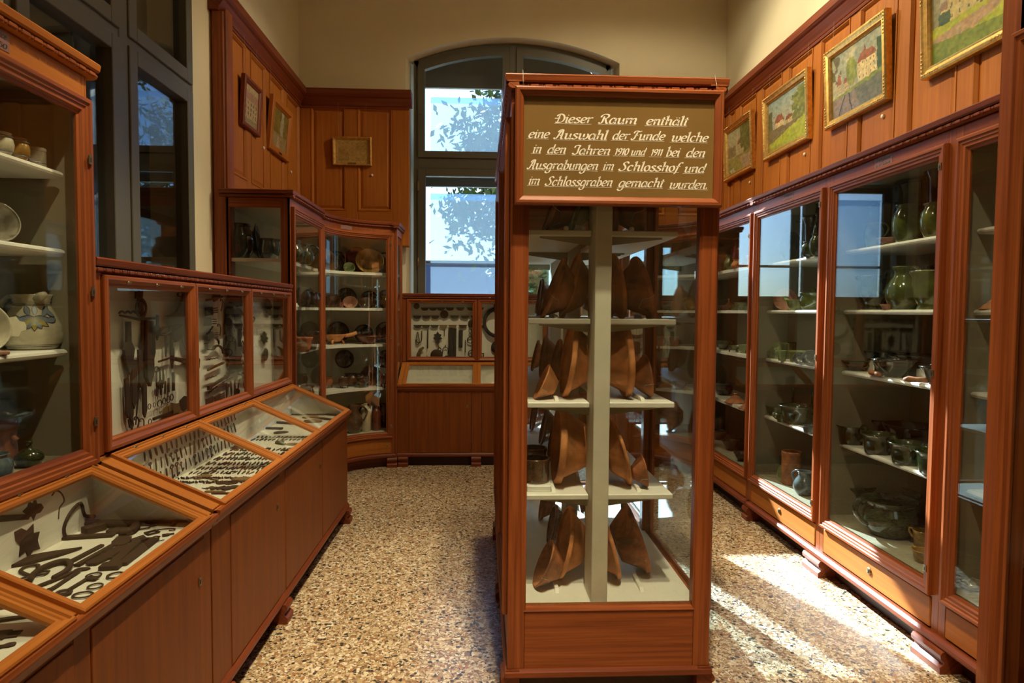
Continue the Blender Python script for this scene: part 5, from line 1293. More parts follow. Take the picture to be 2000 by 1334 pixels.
# --- faience cabinet on the left desk ---------------------------------------------------
GF = 'painted faience in the left cabinet'
def LF(name, label, kind, r, h, mat, px, X, z, **k):
    Y = X * F_PX / (px - 941); return pot(name, label, kind, r, h, mat, (X, Y, z), GF, **k)
for px, r, h, lab, m in ((16, .036, .062, 'small painted jar, leftmost in the row on the top shelf', FAI), (44, .036, .072, 'small banded jar, second in the row on the top shelf', FAI), (73, .037, .072, 'small yellow barrel jar, third in the row on the top shelf', OCHRE), (104, .036, .062, 'small grey jar, nearest the stile on the top shelf', PEWTER)):
    o = LF('albarello', lab, 'beaker' if h < .07 else 'jar', r, h, m, px, -1.535, 2.085, cat='jar')
    mb = MB()
    for f in (.16, .82): mb.lathe([(r * .93, h * f - .002), (r * .97, h * f - .002), (r * .97, h * f + .002), (r * .93, h * f + .002)], 24, None, True, True)
    mb.build('painted_band', BLUEG, o, local=True)
on_edge('plate', 'large dark plate on edge behind the small jars', 'plate', .13, .03, DBROWN, (-1.72, 1.72 * F_PX / (941 - 12), 2.085), -15, 8, GF)
on_edge('bowl', 'grey lustre bowl on edge above the painted jug', 'bowl', .076, .05, PEWTER, (-1.545, 1.545 * F_PX / (941 - 32), 1.81), -38, 22, GF)
o = LF('jug', 'bulbous cream jug painted with blue and yellow flowers', 'pear_jug', .094, .195, FAIP, 92, -1.60, 1.453, handles=[('loop', 170)], hmat=FAI)
mb = MB(); mb.tube([(.04, -.03, .182), (.075, -.045, .193)], [.018, .012], 10); mb.build('spout', FAI, o, local=True)
def on_jug(a, z, lift=.0012):
    P = PROF['pear_jug']; f = z / .195; rad = .05
    for (r0, b0), (r1, b1) in zip(P, P[1:]):
        if b0 <= f <= b1 and b1 > b0: rad = (r0 + (r1 - r0) * (f - b0) / (b1 - b0)) * .094
    return Vector(((rad + lift) * math.cos(a), (rad + lift) * math.sin(a), z))
def petal(mb, a0, z0, ang, L, w, lift, n=10):
    ca, sa = math.sin(ang), math.cos(ang); vs = []
    for i in range(n + 1):
        t = i / n; h = w * math.sin(math.pi * t) ** .8
        for q in (-1, -.33, .33, 1):
            x, y = t * L * ca + q * h * sa, t * L * sa - q * h * ca
            vs.append(on_jug(a0 + x / .09, z0 + y, lift))
    mb.add(vs, [(4 * i + k, 4 * i + k + 1, 4 * i + k + 5, 4 * i + k + 4) for i in range(n) for k in range(3)], 2)
JINK, JYEL, JBLU = MB(), MB(), MB(); A0 = R(-52)
for k, (ang, L) in enumerate(((-75, .07), (-50, .058), (-25, .05), (0, .052), (25, .05), (50, .058), (75, .07))):
    petal(JINK, A0, .118, R(180 + ang), L, .0115, .0008); petal((JBLU, JYEL)[k % 2], A0, .116, R(180 + ang), L * .92, .0088, .0014)
for da, z0, ang, L in ((-.15, .12, -35, .045), (.05, .12, 0, .04), (.3, .118, 50, .06), (.42, .10, 80, .05), (.5, .14, 120, .05), (-.45, .105, -80, .045)):
    petal(JINK, A0 + da, z0, R(ang), L, .012, .0008); petal(JBLU, A0 + da, z0 + .001, R(ang), L * .9, .0085, .0014)
for z in (.012, .018, .155, .160): JINK.lathe([(on_jug(0, z - .0012).length, 0)] * 0 + [((on_jug(0, z).xy).length, z - .0008), ((on_jug(0, z).xy).length, z + .0008)], 36)
JINK.build('painted_outline', plain('blue_black_pigment', (.045, .055, .075), .35, .1, 30), o, local=True, recalc=False)
JYEL.build('painted_yellow_leaves', plain('yellow_pigment', (.36, .29, .06), .35, .15, 30), o, local=True, recalc=False)
JBLU.build('painted_blue_leaves', plain('blue_pigment', (.17, .21, .25), .35, .2, 30), o, local=True, recalc=False)
o = on_edge('porringer', 'cream porringer with lobed ear at the left edge', 'dish', .085, .045, FAIP, (-1.56, 1.56 * F_PX / (941 - 3), 1.458), -35, 15, GF, cat='bowl')
mb = MB(); mb.prism([(.08, -.03), (.10, -.034), (.108, -.018), (.122, -.014), (.126, 0), (.122, .014), (.108, .018), (.10, .034), (.08, .03)], .034, .042, 2); mb.build('ear_handle', FAI, o, local=True)
o = None
mb = MB(); mb.box(-.03, .03, -.02, .02, 0, .012, .003); o = mb.build('brick_sherd', PINKC, local=True); o.location = (-1.51, 1.51 * F_PX / (941 - 26), 1.453); o.rotation_euler[2] = .8; tag(o, 'flat pink brick sherd in front of the porringer', 'sherd')
LF('jar', 'blue-grey round jar at the left edge of the cabinet floor', 'jar', .055, .085, BLUEG, 12, -1.52, 1.06)
LF('flask', 'dark onion-shaped flask on the cabinet floor', 'flask', .044, .088, DGREEN, 80, -1.54, 1.06)
LF('dish', 'grey-green dish behind the onion flask', 'basin', .06, .05, BLUEG, 104, -1.66, 1.06)
LF('cup', 'dark blue cup beside the stile on the cabinet floor', 'cup', .03, .055, BLUEG, 128, -1.60, 1.06)
mb = MB()
mb.lathe([(0, 0), (.05, 0), (.058, .03), (.055, .09), (.06, .13), (.05, .17), (0, .185)], 18); o = mb.build('face_jug', TERRAD, local=True); o.location = (-1.68, 1.68 * F_PX / (941 - 22), 1.06); tag(o, 'brown head-shaped jug with a broad grey hat on the cabinet floor', 'jug')
mb = MB(); mb.lathe([(0, .17), (.10, .165), (.105, .175), (.06, .19), (.05, .22), (0, .225)], 20); mb.build('hat_brim', BLUEG, o, local=True)
mb = MB(); mb.tube([(.05, -.005, .10), (.068, -.006, .085), (.056, -.006, .075)], [.008, .010, .008], 8); mb.build('nose', TERRAD, o, local=True)

# --- terracotta in the central showcase ---------------------------------------------------
GV = 'terracotta bowls in the central showcase'
LEV = {'top': VSH[3], 'upper': VSH[2], 'middle': VSH[1], 'lower': VSH[0], 'floor': .374}
def V(side, level, kind, x, y, r, h, lean, mat, label, wire=False, **k):
    on_edge('terracotta_bowl', label, kind, r, h, mat, (x, y, LEV[level]), 180 if side == 'L' else 0, lean, GV, cat='bowl', wire=wire, t=max(.007, r * .06), **k)
B = 'collared_bowl'
V('L', 'top', B, .26, 2.90, .15, .10, 20, REDB, 'dark red bowl on edge with wire, left top shelf of central showcase', True)
V('L', 'top', B, .385, 2.95, .15, .075, 12, LGREEN, 'bowl with green glazed inside, left top shelf of central showcase')
V('L', 'upper', B, .255, 2.88, .145, .09, 21, TERRAD, 'wired brown bowl leaning on the left upper shelf, in front', True)
V('L', 'upper', B, .355, 2.97, .155, .085, 15, TERRA, 'thin-rimmed bowl nearest the post on the left upper shelf', False)
V('L', 'middle', 'bowl', .23, 2.86, .085, .07, 24, TERRA, 'small wired bowl at the front of the left middle shelf', True)
V('L', 'middle', B, 0.362, 2.93, .175, .115, 7, TERRA, 'big orange bowl leaning on the post, left middle shelf')
V('L', 'lower', B, 0.328, 2.94, .178, 0.15, 4, TERRA, 'big scratched bowl leaning on the post, left lower shelf')
V('L', 'floor', 'bowl', .235, 2.86, .11, .085, 24, TERRAD, 'small wired bowl at the left front of the showcase floor', True)
V('L', 'floor', B, .345, 2.96, .165, .10, 12, TERRA, 'bowl leaning on the post at the left of the showcase floor')
V('R', 'top', B, .60, 2.92, .14, .10, 10, REDB, 'dark bowl nearest the post on the right top shelf')
V('R', 'top', B, .72, 2.92, .14, .09, 12, TERRAD, 'wired bowl at the outer edge of the right top shelf', True)
V('R', 'upper', B, .645, 2.93, .15, .085, 10, TERRA, 'orange-rimmed bowl nearest the post on the right upper shelf')
V('R', 'upper', B, .765, 2.90, .145, .10, 15, TERRAD, 'wired brown bowl at the outer edge of the right upper shelf', True)
V('R', 'middle', B, 0.672, 2.93, .18, .125, 4, TERRA, 'big patched orange bowl leaning on the post, right middle shelf')
V('R', 'middle', 'bowl', .765, 2.90, .10, .07, 8, TERRAD, 'small wired bowl in front of the big patched one', True)
V('R', 'lower', B, .68, 2.92, .155, .07, 15, TERRA, 'flat orange dish leaning on the right lower shelf')
V('R', 'lower', B, .585, 2.96, .12, .06, 15, TERRA, 'smaller flat orange dish between post and larger dish')
V('R', 'lower', 'bowl', .745, 2.86, .075, .055, 10, TERRAD, 'small wired cup at the outer edge of the right lower shelf', True)
V('R', 'floor', B, .645, 2.95, .165, .09, 15, TERRA, 'broad bowl leaning on the post at the right of the showcase floor')
V('R', 'floor', B, .80, 3.02, .17, .11, 18, TERRAD, 'wired broad bowl at the outer right of the showcase floor', True)
LN = {'top': 'top shelf', 'upper': 'upper shelf', 'middle': 'middle shelf', 'lower': 'lower shelf', 'floor': 'floor'}
rb = random.Random(3)
for side, sn in (('L', 'left'), ('R', 'right')):
    for lv in LEV:
        for k, y in enumerate((3.38, 3.78, 4.22)):
            r = rb.uniform(.10, .135); x = .335 if side == 'L' else .665
            V(side, lv, B, x + rb.uniform(-.02, .02), y, r, r * rb.uniform(.55, .7), rb.uniform(6, 13), (TERRA, TERRAD, REDB)[rb.randrange(3)],
              'terracotta bowl, %s behind the front ones on the %s %s of the showcase' % (('second', 'third', 'rearmost')[k], sn, LN[lv]), segs=24)
for i, (z, lab) in enumerate(((VSH[0] + .02, 'brown clay cup at the left front of the lower shelf'),)):
    o = pot('brown_cup', lab, 'beaker', .062, .105, BROWN, (.245, 2.86, VSH[0] + .028), GV, handles=[('low', 200)], cat='cup')
pot('brown_cup', 'brown clay cup standing behind the front one on the lower shelf', 'beaker', .065, .11, BROWN, (.25, 3.06, VSH[0] + .028), GV, cat='cup')
mb = MB(); mb.box(.20, .305, 2.78, 3.14, VSH[0], VSH[0] + .027, .003); o = mb.build('cup_stand', SHELFW); tag(o, 'low white block under the two brown cups', 'stand')
for x, z, lab in ((.318, VSH[2], 'white stop block on the left upper shelf'), (.325, VSH[1], 'white stop block on the left middle shelf'), (.315, VSH[0], 'white stop block on the left lower shelf'), (.335, .374, 'white stop strip at the left of the showcase floor'), (.70, VSH[2], 'white stop block on the right upper shelf'), (.70, VSH[1], 'white stop block on the right middle shelf'), (.69, VSH[0], 'white stop block on the right lower shelf'), (.71, .374, 'white stop strip at the right of the showcase floor')):
    mb = MB(); mb.prism([(2.77, z), (2.93, z), (2.93, z + .02), (2.79, z + .014)], x - .008, x + .008, 0, 1); o = mb.build('stop_block', SHELFW); tag(o, lab, 'stop block', 'white stop blocks')
for x, z, lab in ((.355, VSH[3], 'small white knob stop, left top shelf'), (.43, VSH[3], 'small white knob stop beside the post, left top shelf'), (.635, VSH[3], 'small white knob stop, right top shelf')):
    mb = MB(); mb.lathe([(0, 0), (.010, 0), (.012, .01), (.008, .018), (0, .02)], 12, Matrix.Translation((x, 2.76, z))); o = mb.build('stop_peg', SHELFW); tag(o, lab, 'stop block', 'white stop blocks')
# ------------------------------------------------------------------ ironwork and small finds
def rust(name, a, b, rough=.75):
    m = new_mat(name, a, rough, spec=.3)
    tc = nd(m, 'ShaderNodeTexCoord'); n = noise(m, tc.outputs['Object'], 40, 5, .6)
    r = ramp(m, [(.35, b), (.65, a)]); lk(m, n.outputs[0], r.inputs[0]); lk(m, r.outputs[0], bsdf(m).inputs['Base Color'])
    bump(m, n.outputs[0], .5, .002); return m
IRON = rust('dark_iron', (.045, .034, .026), (.018, .014, .011))
RUST = rust('rusty_iron', (.075, .036, .018), (.026, .015, .009))
BONE = rust('bone_and_horn', (.30, .20, .09), (.14, .08, .03), .6)
BRONZE = rust('green_bronze', (.10, .085, .03), (.05, .05, .022), .5)
POLY = {   # flat outlines, about 1 long, pointing along +y
 'knife': [(-.02, 0), (.025, 0), (.03, .36), (.06, .38), (.055, .75), (.0, 1), (-.03, .8), (-.03, .38)],
 'blade': [(-.05, 0), (.05, .02), (.055, .8), (.0, 1), (-.05, .86)],
 'dagger': [(-.025, 0), (.025, 0), (.025, .24), (.12, .25), (.12, .28), (.045, .29), (.03, .8), (0, 1), (-.03, .8), (-.045, .29), (-.12, .28), (-.12, .25), (-.025, .24)],
 'spearhead': [(-.035, 0), (.035, 0), (.04, .38), (.10, .52), (.06, .8), (0, 1), (-.06, .8), (-.10, .52), (-.04, .38)],
 'arrowhead': [(-.03, 0), (.03, 0), (.03, .4), (.12, .5), (0, 1), (-.12, .5), (-.03, .4)],
 'axe_head': [(-.3, .3), (.05, .36), (.3, .05), (.42, .2), (.45, .5), (.4, .8), (.3, .95), (.06, .64), (-.3, .7)],
 'hoe_blade': [(-.07, 0), (.07, 0), (.09, .35), (.3, .5), (.33, .9), (.18, 1), (-.18, 1), (-.33, .9), (-.3, .5), (-.09, .35)],
 'trowel': [(-.03, 0), (.03, 0), (.035, .35), (.2, .5), (.17, .8), (0, 1), (-.17, .8), (-.2, .5), (-.035, .35)],
 'strap_hinge': [(-.09, 0), (.09, 0), (.09, .12), (.05, .16), (.045, .8), (.09, .86), (0, 1), (-.09, .86), (-.045, .8), (-.05, .16), (-.09, .12)],
 'flat_bar': [(-.06, 0), (.06, .01), (.055, .98), (-.05, 1)],
 'lock_plate': [(-.26, .08), (-.05, 0), (.22, .05), (.25, .3), (.34, .34), (.26, .44), (.24, .7), (.32, .78), (.2, .84), (.05, 1), (-.1, .9), (-.24, .92), (-.22, .6), (-.3, .5), (-.22, .4)],
 'plough_share': [(-.05, 0), (.16, .04), (.24, .2), (.20, .62), (.06, 1), (-.04, .82), (-.20, .5), (-.24, .2)],
 'sherd': [(-.3, .1), (.1, 0), (.35, .25), (.3, .7), (0, .9), (-.3, .75), (-.4, .4)],
 'sickle': [(0, 0), (.05, 0), (.06, .25), (.3, .36), (.42, .6), (.34, .84), (.1, 1), (-.15, .98), (.1, .92), (.26, .78), (.3, .6), (.2, .46), (.0, .32)],
 'comb_plate': [(-.3, 0), (.3, 0), (.3, .5), (.2, .52), (.2, .9), (.12, .9), (.12, .52), (.04, .52), (.04, .92), (-.04, .92), (-.04, .52), (-.12, .52), (-.12, .9), (-.2, .9), (-.2, .52), (-.3, .5)],
 'sole_iron': [(-.14, 0), (.0, -.03), (.14, 0), (.17, .2), (.12, .45), (.2, .7), (.15, .93), (0, 1), (-.15, .93), (-.2, .7), (-.12, .45), (-.17, .2)],
 'fork': [(-.02, 0), (.02, 0), (.025, .55), (.12, .62), (.12, 1), (.08, 1), (.075, .68), (.02, .66), (.02, 1), (-.02, 1), (-.02, .66), (-.075, .68), (-.08, 1), (-.12, 1), (-.12, .62), (-.025, .55)],
 'helmet_cheek': [(-.25, .1), (.1, 0), (.3, .2), (.34, .6), (.2, .95), (-.1, 1), (-.32, .7), (-.2, .55), (-.34, .35)],
 'small_dish': [(-.5, .35), (-.35, .08), (-.15, 0), (.15, 0), (.35, .08), (.5, .35)],
 'horn': [(-.03, 0), (.06, .02), (.16, .2), (.2, .45), (.16, .7), (.05, .9), (-.12, 1), (-.22, .97), (-.24, .9), (-.12, .78), (-.02, .62), (.02, .42), (0, .2)],
 'leaf': [(0, 0), (.12, .2), (.3, .25), (.2, .42), (.36, .55), (.16, .66), (.14, .85), (0, 1), (-.14, .85), (-.16, .66), (-.36, .55), (-.2, .42), (-.3, .25), (-.12, .2)],
}
LINE = {   # bent rods: points and radius
 'hook': ([(0, 0), (0, .55), (.06, .85), (.25, 1), (.42, .85), (.36, .68)], .045),
 'double_hook': ([(-.3, .3), (-.3, .05), (-.1, -.02), (0, .2), (0, .8), (.1, 1), (.3, .95), (.32, .7)], .035),
 'shears': ([(-.02, 1), (-.10, .55), (-.16, .2), (-.05, 0), (.05, 0), (.16, .2), (.10, .55), (.02, 1)], .035),
 'horseshoe': ([(-.26, 0), (-.36, .3), (-.33, .65), (-.15, .92), (0, .97), (.15, .92), (.33, .65), (.36, .3), (.26, 0)], .075),
 'spur': ([(-.3, 0), (-.32, .4), (-.2, .66), (0, .75), (0, 1), (0, .75), (.2, .66), (.32, .4), (.3, 0)], .04),
 'pincers': ([(-.14, 0), (-.10, .4), (.02, .62), (.16, .8), (.02, 1), (-.02, 1), (-.16, .8), (-.02, .62), (.10, .4), (.14, 0)], .038),
 'sword_blade': ([(0, 0), (0, 1)], .02), 'nail': ([(0, 0), (.01, .9), (.0, 1)], .035),
 'bent_bar': ([(0, 0), (.03, .8), (.08, .95), (.3, 1), (.38, .9)], .06),
 'coil': ([(0, 0), (.2, .12), (.1, .3), (-.15, .25), (-.1, .1), (.15, .2), (.3, .45), (.05, .6), (-.2, .5), (.1, .4)], .018),
 'wavy_wire': ([(0, 0), (.12, .12), (0, .25), (.12, .38), (0, .5), (.12, .63), (0, .75), (.12, .88), (0, 1)], .03),
 'vine': ([(0, 0), (.05, .3), (-.1, .5), (.1, .7), (.35, .75), (.5, .6)], .03),
}
PROTO = {}
def tool_mesh(kind, mat):
    key = (kind, mat.name)
    if key in PROTO: return PROTO[key]
    mb = MB()
    if kind in POLY:
        mb.prism(POLY[kind], 0, .05, 2)
    elif kind in LINE:
        pts, r = LINE[kind]
        sp = spline(pts, 3); mb.tube([(p.x, p.y, r) for p in sp], r, 6)
    elif kind == 'ring': mb.lathe([(.44 + .06 * math.cos(a), .06 + .06 * math.sin(a)) for a in [k * math.pi / 3 for k in range(6)]], 20, Matrix.Translation((0, .5, 0)), True, True)
    elif kind == 'buckle':
        mb.frame(-.35, .35, 0, .8, [(0, 0), (0, .1), (.12, .1), (.12, 0)]); mb.v = [Vector((p.x, p.z, p.y)) for p in mb.v]
        mb.tube([(0, 0, .08), (0, .8, .1)], .04, 6)
    elif kind == 'spoon':
        mb.lathe([(0, .02), (.07, .025), (.12, .05), (.13, .07), (.10, .05), (0, .04)], 14, Matrix.Translation((0, .84, 0)) @ Matrix.Diagonal((1, 1.3, 1, 1))); mb.tube([(0, .72, .06), (0, .3, .04), (0, 0, .04)], [.025, .018, .028], 6)
    elif kind == 'key':
        mb.lathe([(.12 + .035 * math.cos(a), .04 + .035 * math.sin(a)) for a in [k * math.pi / 3 for k in range(6)]], 14, Matrix.Translation((0, .14, 0)), True, True)
        mb.tube([(0, .28, .04), (0, 1, .04)], .035, 6); mb.box(0, .2, .8, .97, .02, .06)
    elif kind == 'chain':
        for k in range(7):
            mb.lathe([(.07 + .02 * math.cos(a), .03 + .02 * math.sin(a)) for a in [j * math.pi / 2 for j in range(4)]], 10, Matrix.Translation((0, .07 + k * .14, .02 if k % 2 else 0)), True, True)
    elif kind == 'hammer_head': mb.box(-.3, .3, .2, .5, 0, .25, .02); mb.lathe([(0, 0), (.05, 0), (.05, .3), (0, .3)], 10, Matrix.Translation((0, .35, 0)))
    elif kind == 'disc': mb.lathe([(0, 0), (.45, 0), (.5, .04), (.45, .09), (.2, .13), (0, .14)], 20, Matrix.Translation((0, .5, 0)))
    elif kind == 'tube_spout': mb.tube([(0, 0, .1), (0, .5, .1), (.1, .8, .1), (.35, 1, .1)], [.16, .14, .1, .07], 10)
    PROTO[key] = mb.mesh(kind, mat)
    return PROTO[key]
FRAMES = {'left': Matrix(((0, 0, 1), (-1, 0, 0), (0, 1, 0))), 'back': Matrix(((1, 0, 0), (0, 0, -1), (0, 1, 0))), 'desk': Matrix(((0, -1, 0), (1, 0, 0), (0, 0, 1))), 'bdesk': Matrix.Identity(3)}
WORDS = {'sole_iron': 'patten iron', 'coil': 'wire coil', 'vine': 'vine tendril'}
def put(kind, loc, size, ang, face, mat=None, label=None, group=None, cat=None, thick=1.0, wide=1.0, dz=0.0):
    """a find laid on (desk) or pinned to (left, back) a board; ang turns it anticlockwise on the board"""
    mat = mat or IRON
    o = bpy.data.objects.new(kind, tool_mesh(kind, mat)); COL.objects.link(o)
    Fm = FRAMES[face]; Rz = Matrix.Rotation(R(ang), 3, 'Z')
    M = (Fm @ Rz).to_4x4(); c = Rz @ Vector((0, -.5 * size, 0))
    M.translation = Vector(loc) + Fm @ c + Fm @ Vector((0, 0, dz))
    o.matrix_world = M @ Matrix.Diagonal((size * wide, size, size * thick, 1))
    return tag(o, label, cat or WORDS.get(kind, kind.replace('_', ' ')), group)
ORD = ['first', 'second', 'third', 'fourth', 'fifth', 'sixth', 'seventh', 'eighth', 'ninth', 'tenth', 'eleventh', 'twelfth']
def pane(rows, X=None, Y=None, face='left', where='', group='', mat=None):
    """rows of (kind, px, py, size in px, angle[, material]) on an upright board; labels count rows from the top"""
    for ri, row in enumerate(rows):
        for i, it in enumerate(sorted(row, key=lambda t: t[1])):
            kind, px, py, s, ang = it[:5]; m = it[5] if len(it) > 5 else (mat or IRON)
            loc = at_x(px, py, X) if X is not None else at_y(px, py, Y)
            Fm = FRAMES[face]; dr = Fm @ Vector((-math.sin(R(ang)), math.cos(R(ang)), 0)); pp = Fm @ Vector((math.cos(R(ang)), math.sin(R(ang)), 0))
            p1, p2 = ppm(loc, dr), ppm(loc, pp)
            size = s * 1.08 / p1; wd = min(2.6, p1 / p2) if kind not in ('ring', 'disc') else 1.0
            if kind in ('ring', 'disc'): size = s / ppm(loc, Vector((0, 0, 1)))
            adj = {'dark_iron': 'dark iron', 'rusty_iron': 'rusty', 'bone_and_horn': 'ochre', 'green_bronze': 'greenish'}.get(m.name, 'dark')
            put(kind, loc, size, ang, face, m, '%s %s, %s from left, %s row of %s' % (adj, WORDS.get(kind, kind.replace('_', ' ')), ORD[i], ORD[ri], where), group, wide=wd, dz=.014)
# nearest upright pane (weapons)
XB = -1.545
pane([
 [('axe_head', 262, 570, 34, 80, RUST), ('horn', 340, 600, 84, 218), ('helmet_cheek', 345, 632, 60, 60), ('double_hook', 352, 572, 22, 90), ('wavy_wire', 366, 574, 26, 90), ('dagger', 362, 596, 42, 8, BRONZE)],
 [('wavy_wire', 246, 612, 40, 90), ('spearhead', 300, 640, 46, 185), ('shears', 325, 642, 44, 82), ('hook', 340, 640, 34, 60), ('helmet_cheek', 362, 655, 50, -30)],
 [('spearhead', 242, 680, 96, 180), ('blade', 282, 690, 120, 181), ('blade', 291, 670, 60, 179), ('knife', 317, 676, 38, 182), ('knife', 328, 688, 60, 180), ('flat_bar', 302, 654, 34, 88), ('hook', 369, 690, 22, 20), ('hoe_blade', 358, 706, 44, 100, RUST), ('horn', 366, 745, 60, 160)],
 [('blade', 252, 750, 90, 182), ('blade', 266, 720, 70, 178), ('key', 298, 735, 36, 180), ('fork', 306, 740, 36, 175), ('knife', 312, 735, 30, 178), ('flat_bar', 316, 702, 26, 85, RUST)],
 [('blade', 240, 778, 72, 178), ('blade', 248, 790, 64, 183), ('blade', 274, 780, 66, 180), ('flat_bar', 300, 762, 22, 5), ('flat_bar', 308, 758, 25, 5), ('flat_bar', 316, 757, 24, 5), ('flat_bar', 323, 752, 26, 3), ('flat_bar', 332, 745, 34, 0)],
 [('ring', 285, 794, 12, 0), ('ring', 295, 791, 10, 30), ('horseshoe', 305, 787, 11, 0), ('ring', 314, 783, 14, 0), ('ring', 322, 780, 15, 0), ('ring', 329, 776, 14, 0)],
 [('sherd', 318, 802, 24, 60, BONE), ('sherd', 334, 797, 26, 100, BONE), ('sherd', 346, 795, 22, 20, BONE), ('sherd', 354, 786, 30, 0), ('flat_bar', 311, 811, 38, 88)],
 [('fork', 250, 838, 40, -12), ('hook', 262, 832, 26, 30), ('hook', 274, 828, 20, 10), ('ring', 286, 824, 13, 0), ('nail', 246, 853, 20, -25)],
], X=XB, where='the nearest upright pane', group='iron finds in the nearest upright pane')
# the big sword: blade, quillon, basket rings and grip
o = thing('sword', 'long rusty sword with ring-shaped basket hilt in the nearest upright pane', 'sword', at_x(270, 700, XB))
pa, pb = at_x(277, 625, XB), at_x(262, 830, XB)
dv = (pb - pa).normalized(); sd = Vector((0, -1, 0))
mb = MB(); mb.add([pa - sd * .014 + Vector((q, 0, 0)) for q in (.004, .014)] + [pa + sd * .014 + Vector((q, 0, 0)) for q in (.004, .014)] + [pb + Vector((q, 0, 0)) for q in (.004, .010)], [(0, 2, 4), (1, 5, 3), (0, 4, 5, 1), (2, 3, 5, 4), (0, 1, 3, 2)]); mb.build('blade', IRON, o)
cg = at_x(276, 602, XB + .03)
mb = MB(); mb.lathe([(.042 + .005 * math.cos(a), .005 * math.sin(a)) for a in [k * math.pi / 3 for k in range(6)]], 28, Matrix.Translation(cg) @ Matrix.Rotation(R(90), 4, 'Y'), True, True)
mb.lathe([(.032 + .004 * math.cos(a), .004 * math.sin(a)) for a in [k * math.pi / 3 for k in range(6)]], 24, Matrix.Translation(cg) @ Matrix.Rotation(R(60), 4, 'Z') @ Matrix.Rotation(R(90), 4, 'Y'), True, True)
mb.build('basket_guard', IRON, o)
p0, p1 = at_x(234, 616, XB + .02), at_x(305, 621, XB + .02)
mb = MB(); mb.tube([p0, (p0 + p1) / 2 + Vector((0, 0, -.012)), p1], [.004, .007, .005], 8); mb.build('quillon', IRON, o)
mb = MB(); mb.tube([at_x(277, 618, XB + .02), at_x(273, 580, XB + .02), at_x(272, 562, XB + .02)], [.011, .013, .018], 8); mb.build('grip', RUST, o)
# middle upright pane (tools, patten irons)
pane([
 [('flat_bar', 412, 583, 30, 84), ('sherd', 418, 576, 22, 70), ('sole_iron', 445, 575, 34, 180), ('sole_iron', 457, 580, 36, 180), ('flat_bar', 466, 582, 30, 180), ('flat_bar', 481, 578, 24, 180)],
 [('comb_plate', 408, 607, 24, 86), ('hook', 428, 598, 18, 30), ('comb_plate', 405, 628, 24, 90), ('sole_iron', 443, 625, 46, 178), ('sole_iron', 459, 626, 42, 180), ('hook', 470, 616, 26, 120), ('hook', 479, 618, 30, 170)],
 [('wavy_wire', 404, 648, 22, 60), ('hook', 425, 646, 18, 20), ('comb_plate', 410, 655, 22, 88), ('sole_iron', 444, 668, 44, 178), ('sole_iron', 459, 668, 42, 181), ('coil', 474, 645, 22, 40)],
 [('sickle', 408, 670, 26, 90), ('hook', 431, 668, 26, 200), ('sickle', 415, 685, 28, 96), ('buckle', 476, 682, 24, 30), ('hook', 471, 676, 20, 150)],
 [('wavy_wire', 408, 702, 20, 90, RUST), ('flat_bar', 415, 715, 32, 84, RUST), ('sole_iron', 447, 710, 38, 178), ('sole_iron', 460, 708, 36, 180), ('axe_head', 478, 715, 22, 90)],
 [('wavy_wire', 406, 738, 20, 88), ('strap_hinge', 420, 745, 44, 82, RUST), ('nail', 438, 742, 20, 84), ('hoe_blade', 470, 733, 20, 100), ('shears', 474, 748, 34, 170)],
 [('wavy_wire', 410, 762, 20, 80), ('wavy_wire', 424, 758, 16, 80), ('knife', 437, 763, 30, 182), ('knife', 446, 760, 28, 176), ('knife', 453, 758, 30, 184), ('fork', 460, 757, 30, 200), ('pincers', 482, 765, 22, 180)],
 [('comb_plate', 409, 782, 26, 86, RUST), ('comb_plate', 424, 776, 22, 84, RUST), ('nail', 434, 785, 16, 178), ('nail', 412, 800, 16, 178), ('nail', 420, 796, 16, 180), ('sole_iron', 448, 792, 20, 175), ('sole_iron', 460, 786, 20, 182)],
], X=XB, where='the middle upright pane', group='tools and patten irons in the middle upright pane')
# far upright pane: a few faded greenish pieces
pane([
 [('helmet_cheek', 520, 600, 26, 20, BRONZE), ('sherd', 538, 606, 26, 60, BRONZE)],
 [('leaf', 512, 660, 24, 10, BRONZE), ('flat_bar', 531, 650, 34, 180, BRONZE)],
 [('disc', 514, 692, 26, 0, BRONZE), ('tube_spout', 538, 688, 24, 0, BRONZE)],
], X=XB, where='the far upright pane', group='greenish finds in the far upright pane')

# long desk: rows of knives, strings of beads and small pieces (base board z = .81)
ZB = .8105
G_K = 'small knives laid in rows in the long desk'
for ri, (y, nn, s) in enumerate(((3.17, 17, .062), (3.26, 18, .07), (3.36, 18, .07), (3.47, 17, .075), (3.58, 16, .075), (3.69, 14, .07))):
    for k in range(nn):
        x = -1.395 + (.33) * k / (nn - 1)
        kd = ('knife', 'blade', 'knife', 'key', 'nail')[rb.randrange(5)] if ri in (0, 5) else ('knife', 'blade', 'knife')[rb.randrange(3)]
        put(kd, (x, y + rb.uniform(-.01, .01), ZB), s * rb.uniform(.75, 1.1), rb.uniform(-12, 12), 'bdesk', (RUST, IRON, BRONZE)[rb.randrange(3)],
            'small old iron blade in the %s row from the viewer in the long desk' % ORD[ri], G_K, cat='knife', thick=1.6, wide=1.5)
for ri, (y, m, lab) in enumerate(((2.985, IRON, 'dark string of tiny beads, nearer of the two in the long desk'), (3.06, RUST, 'brown string of tiny beads, farther of the two in the long desk'))):
    mb = MB()
    for k in range(60):
        x = -1.40 + .335 * k / 59
        mb.lathe([(0, 0), (.004, .002), (.005, .005), (.003, .009), (0, .010)], 6, Matrix.Translation((x + rb.uniform(-.001, .001), y + rb.uniform(-.012, .012), ZB)))
    tag(mb.build('bead_string', m), lab, 'beads', 'bead strings in the long desk', 'stuff')
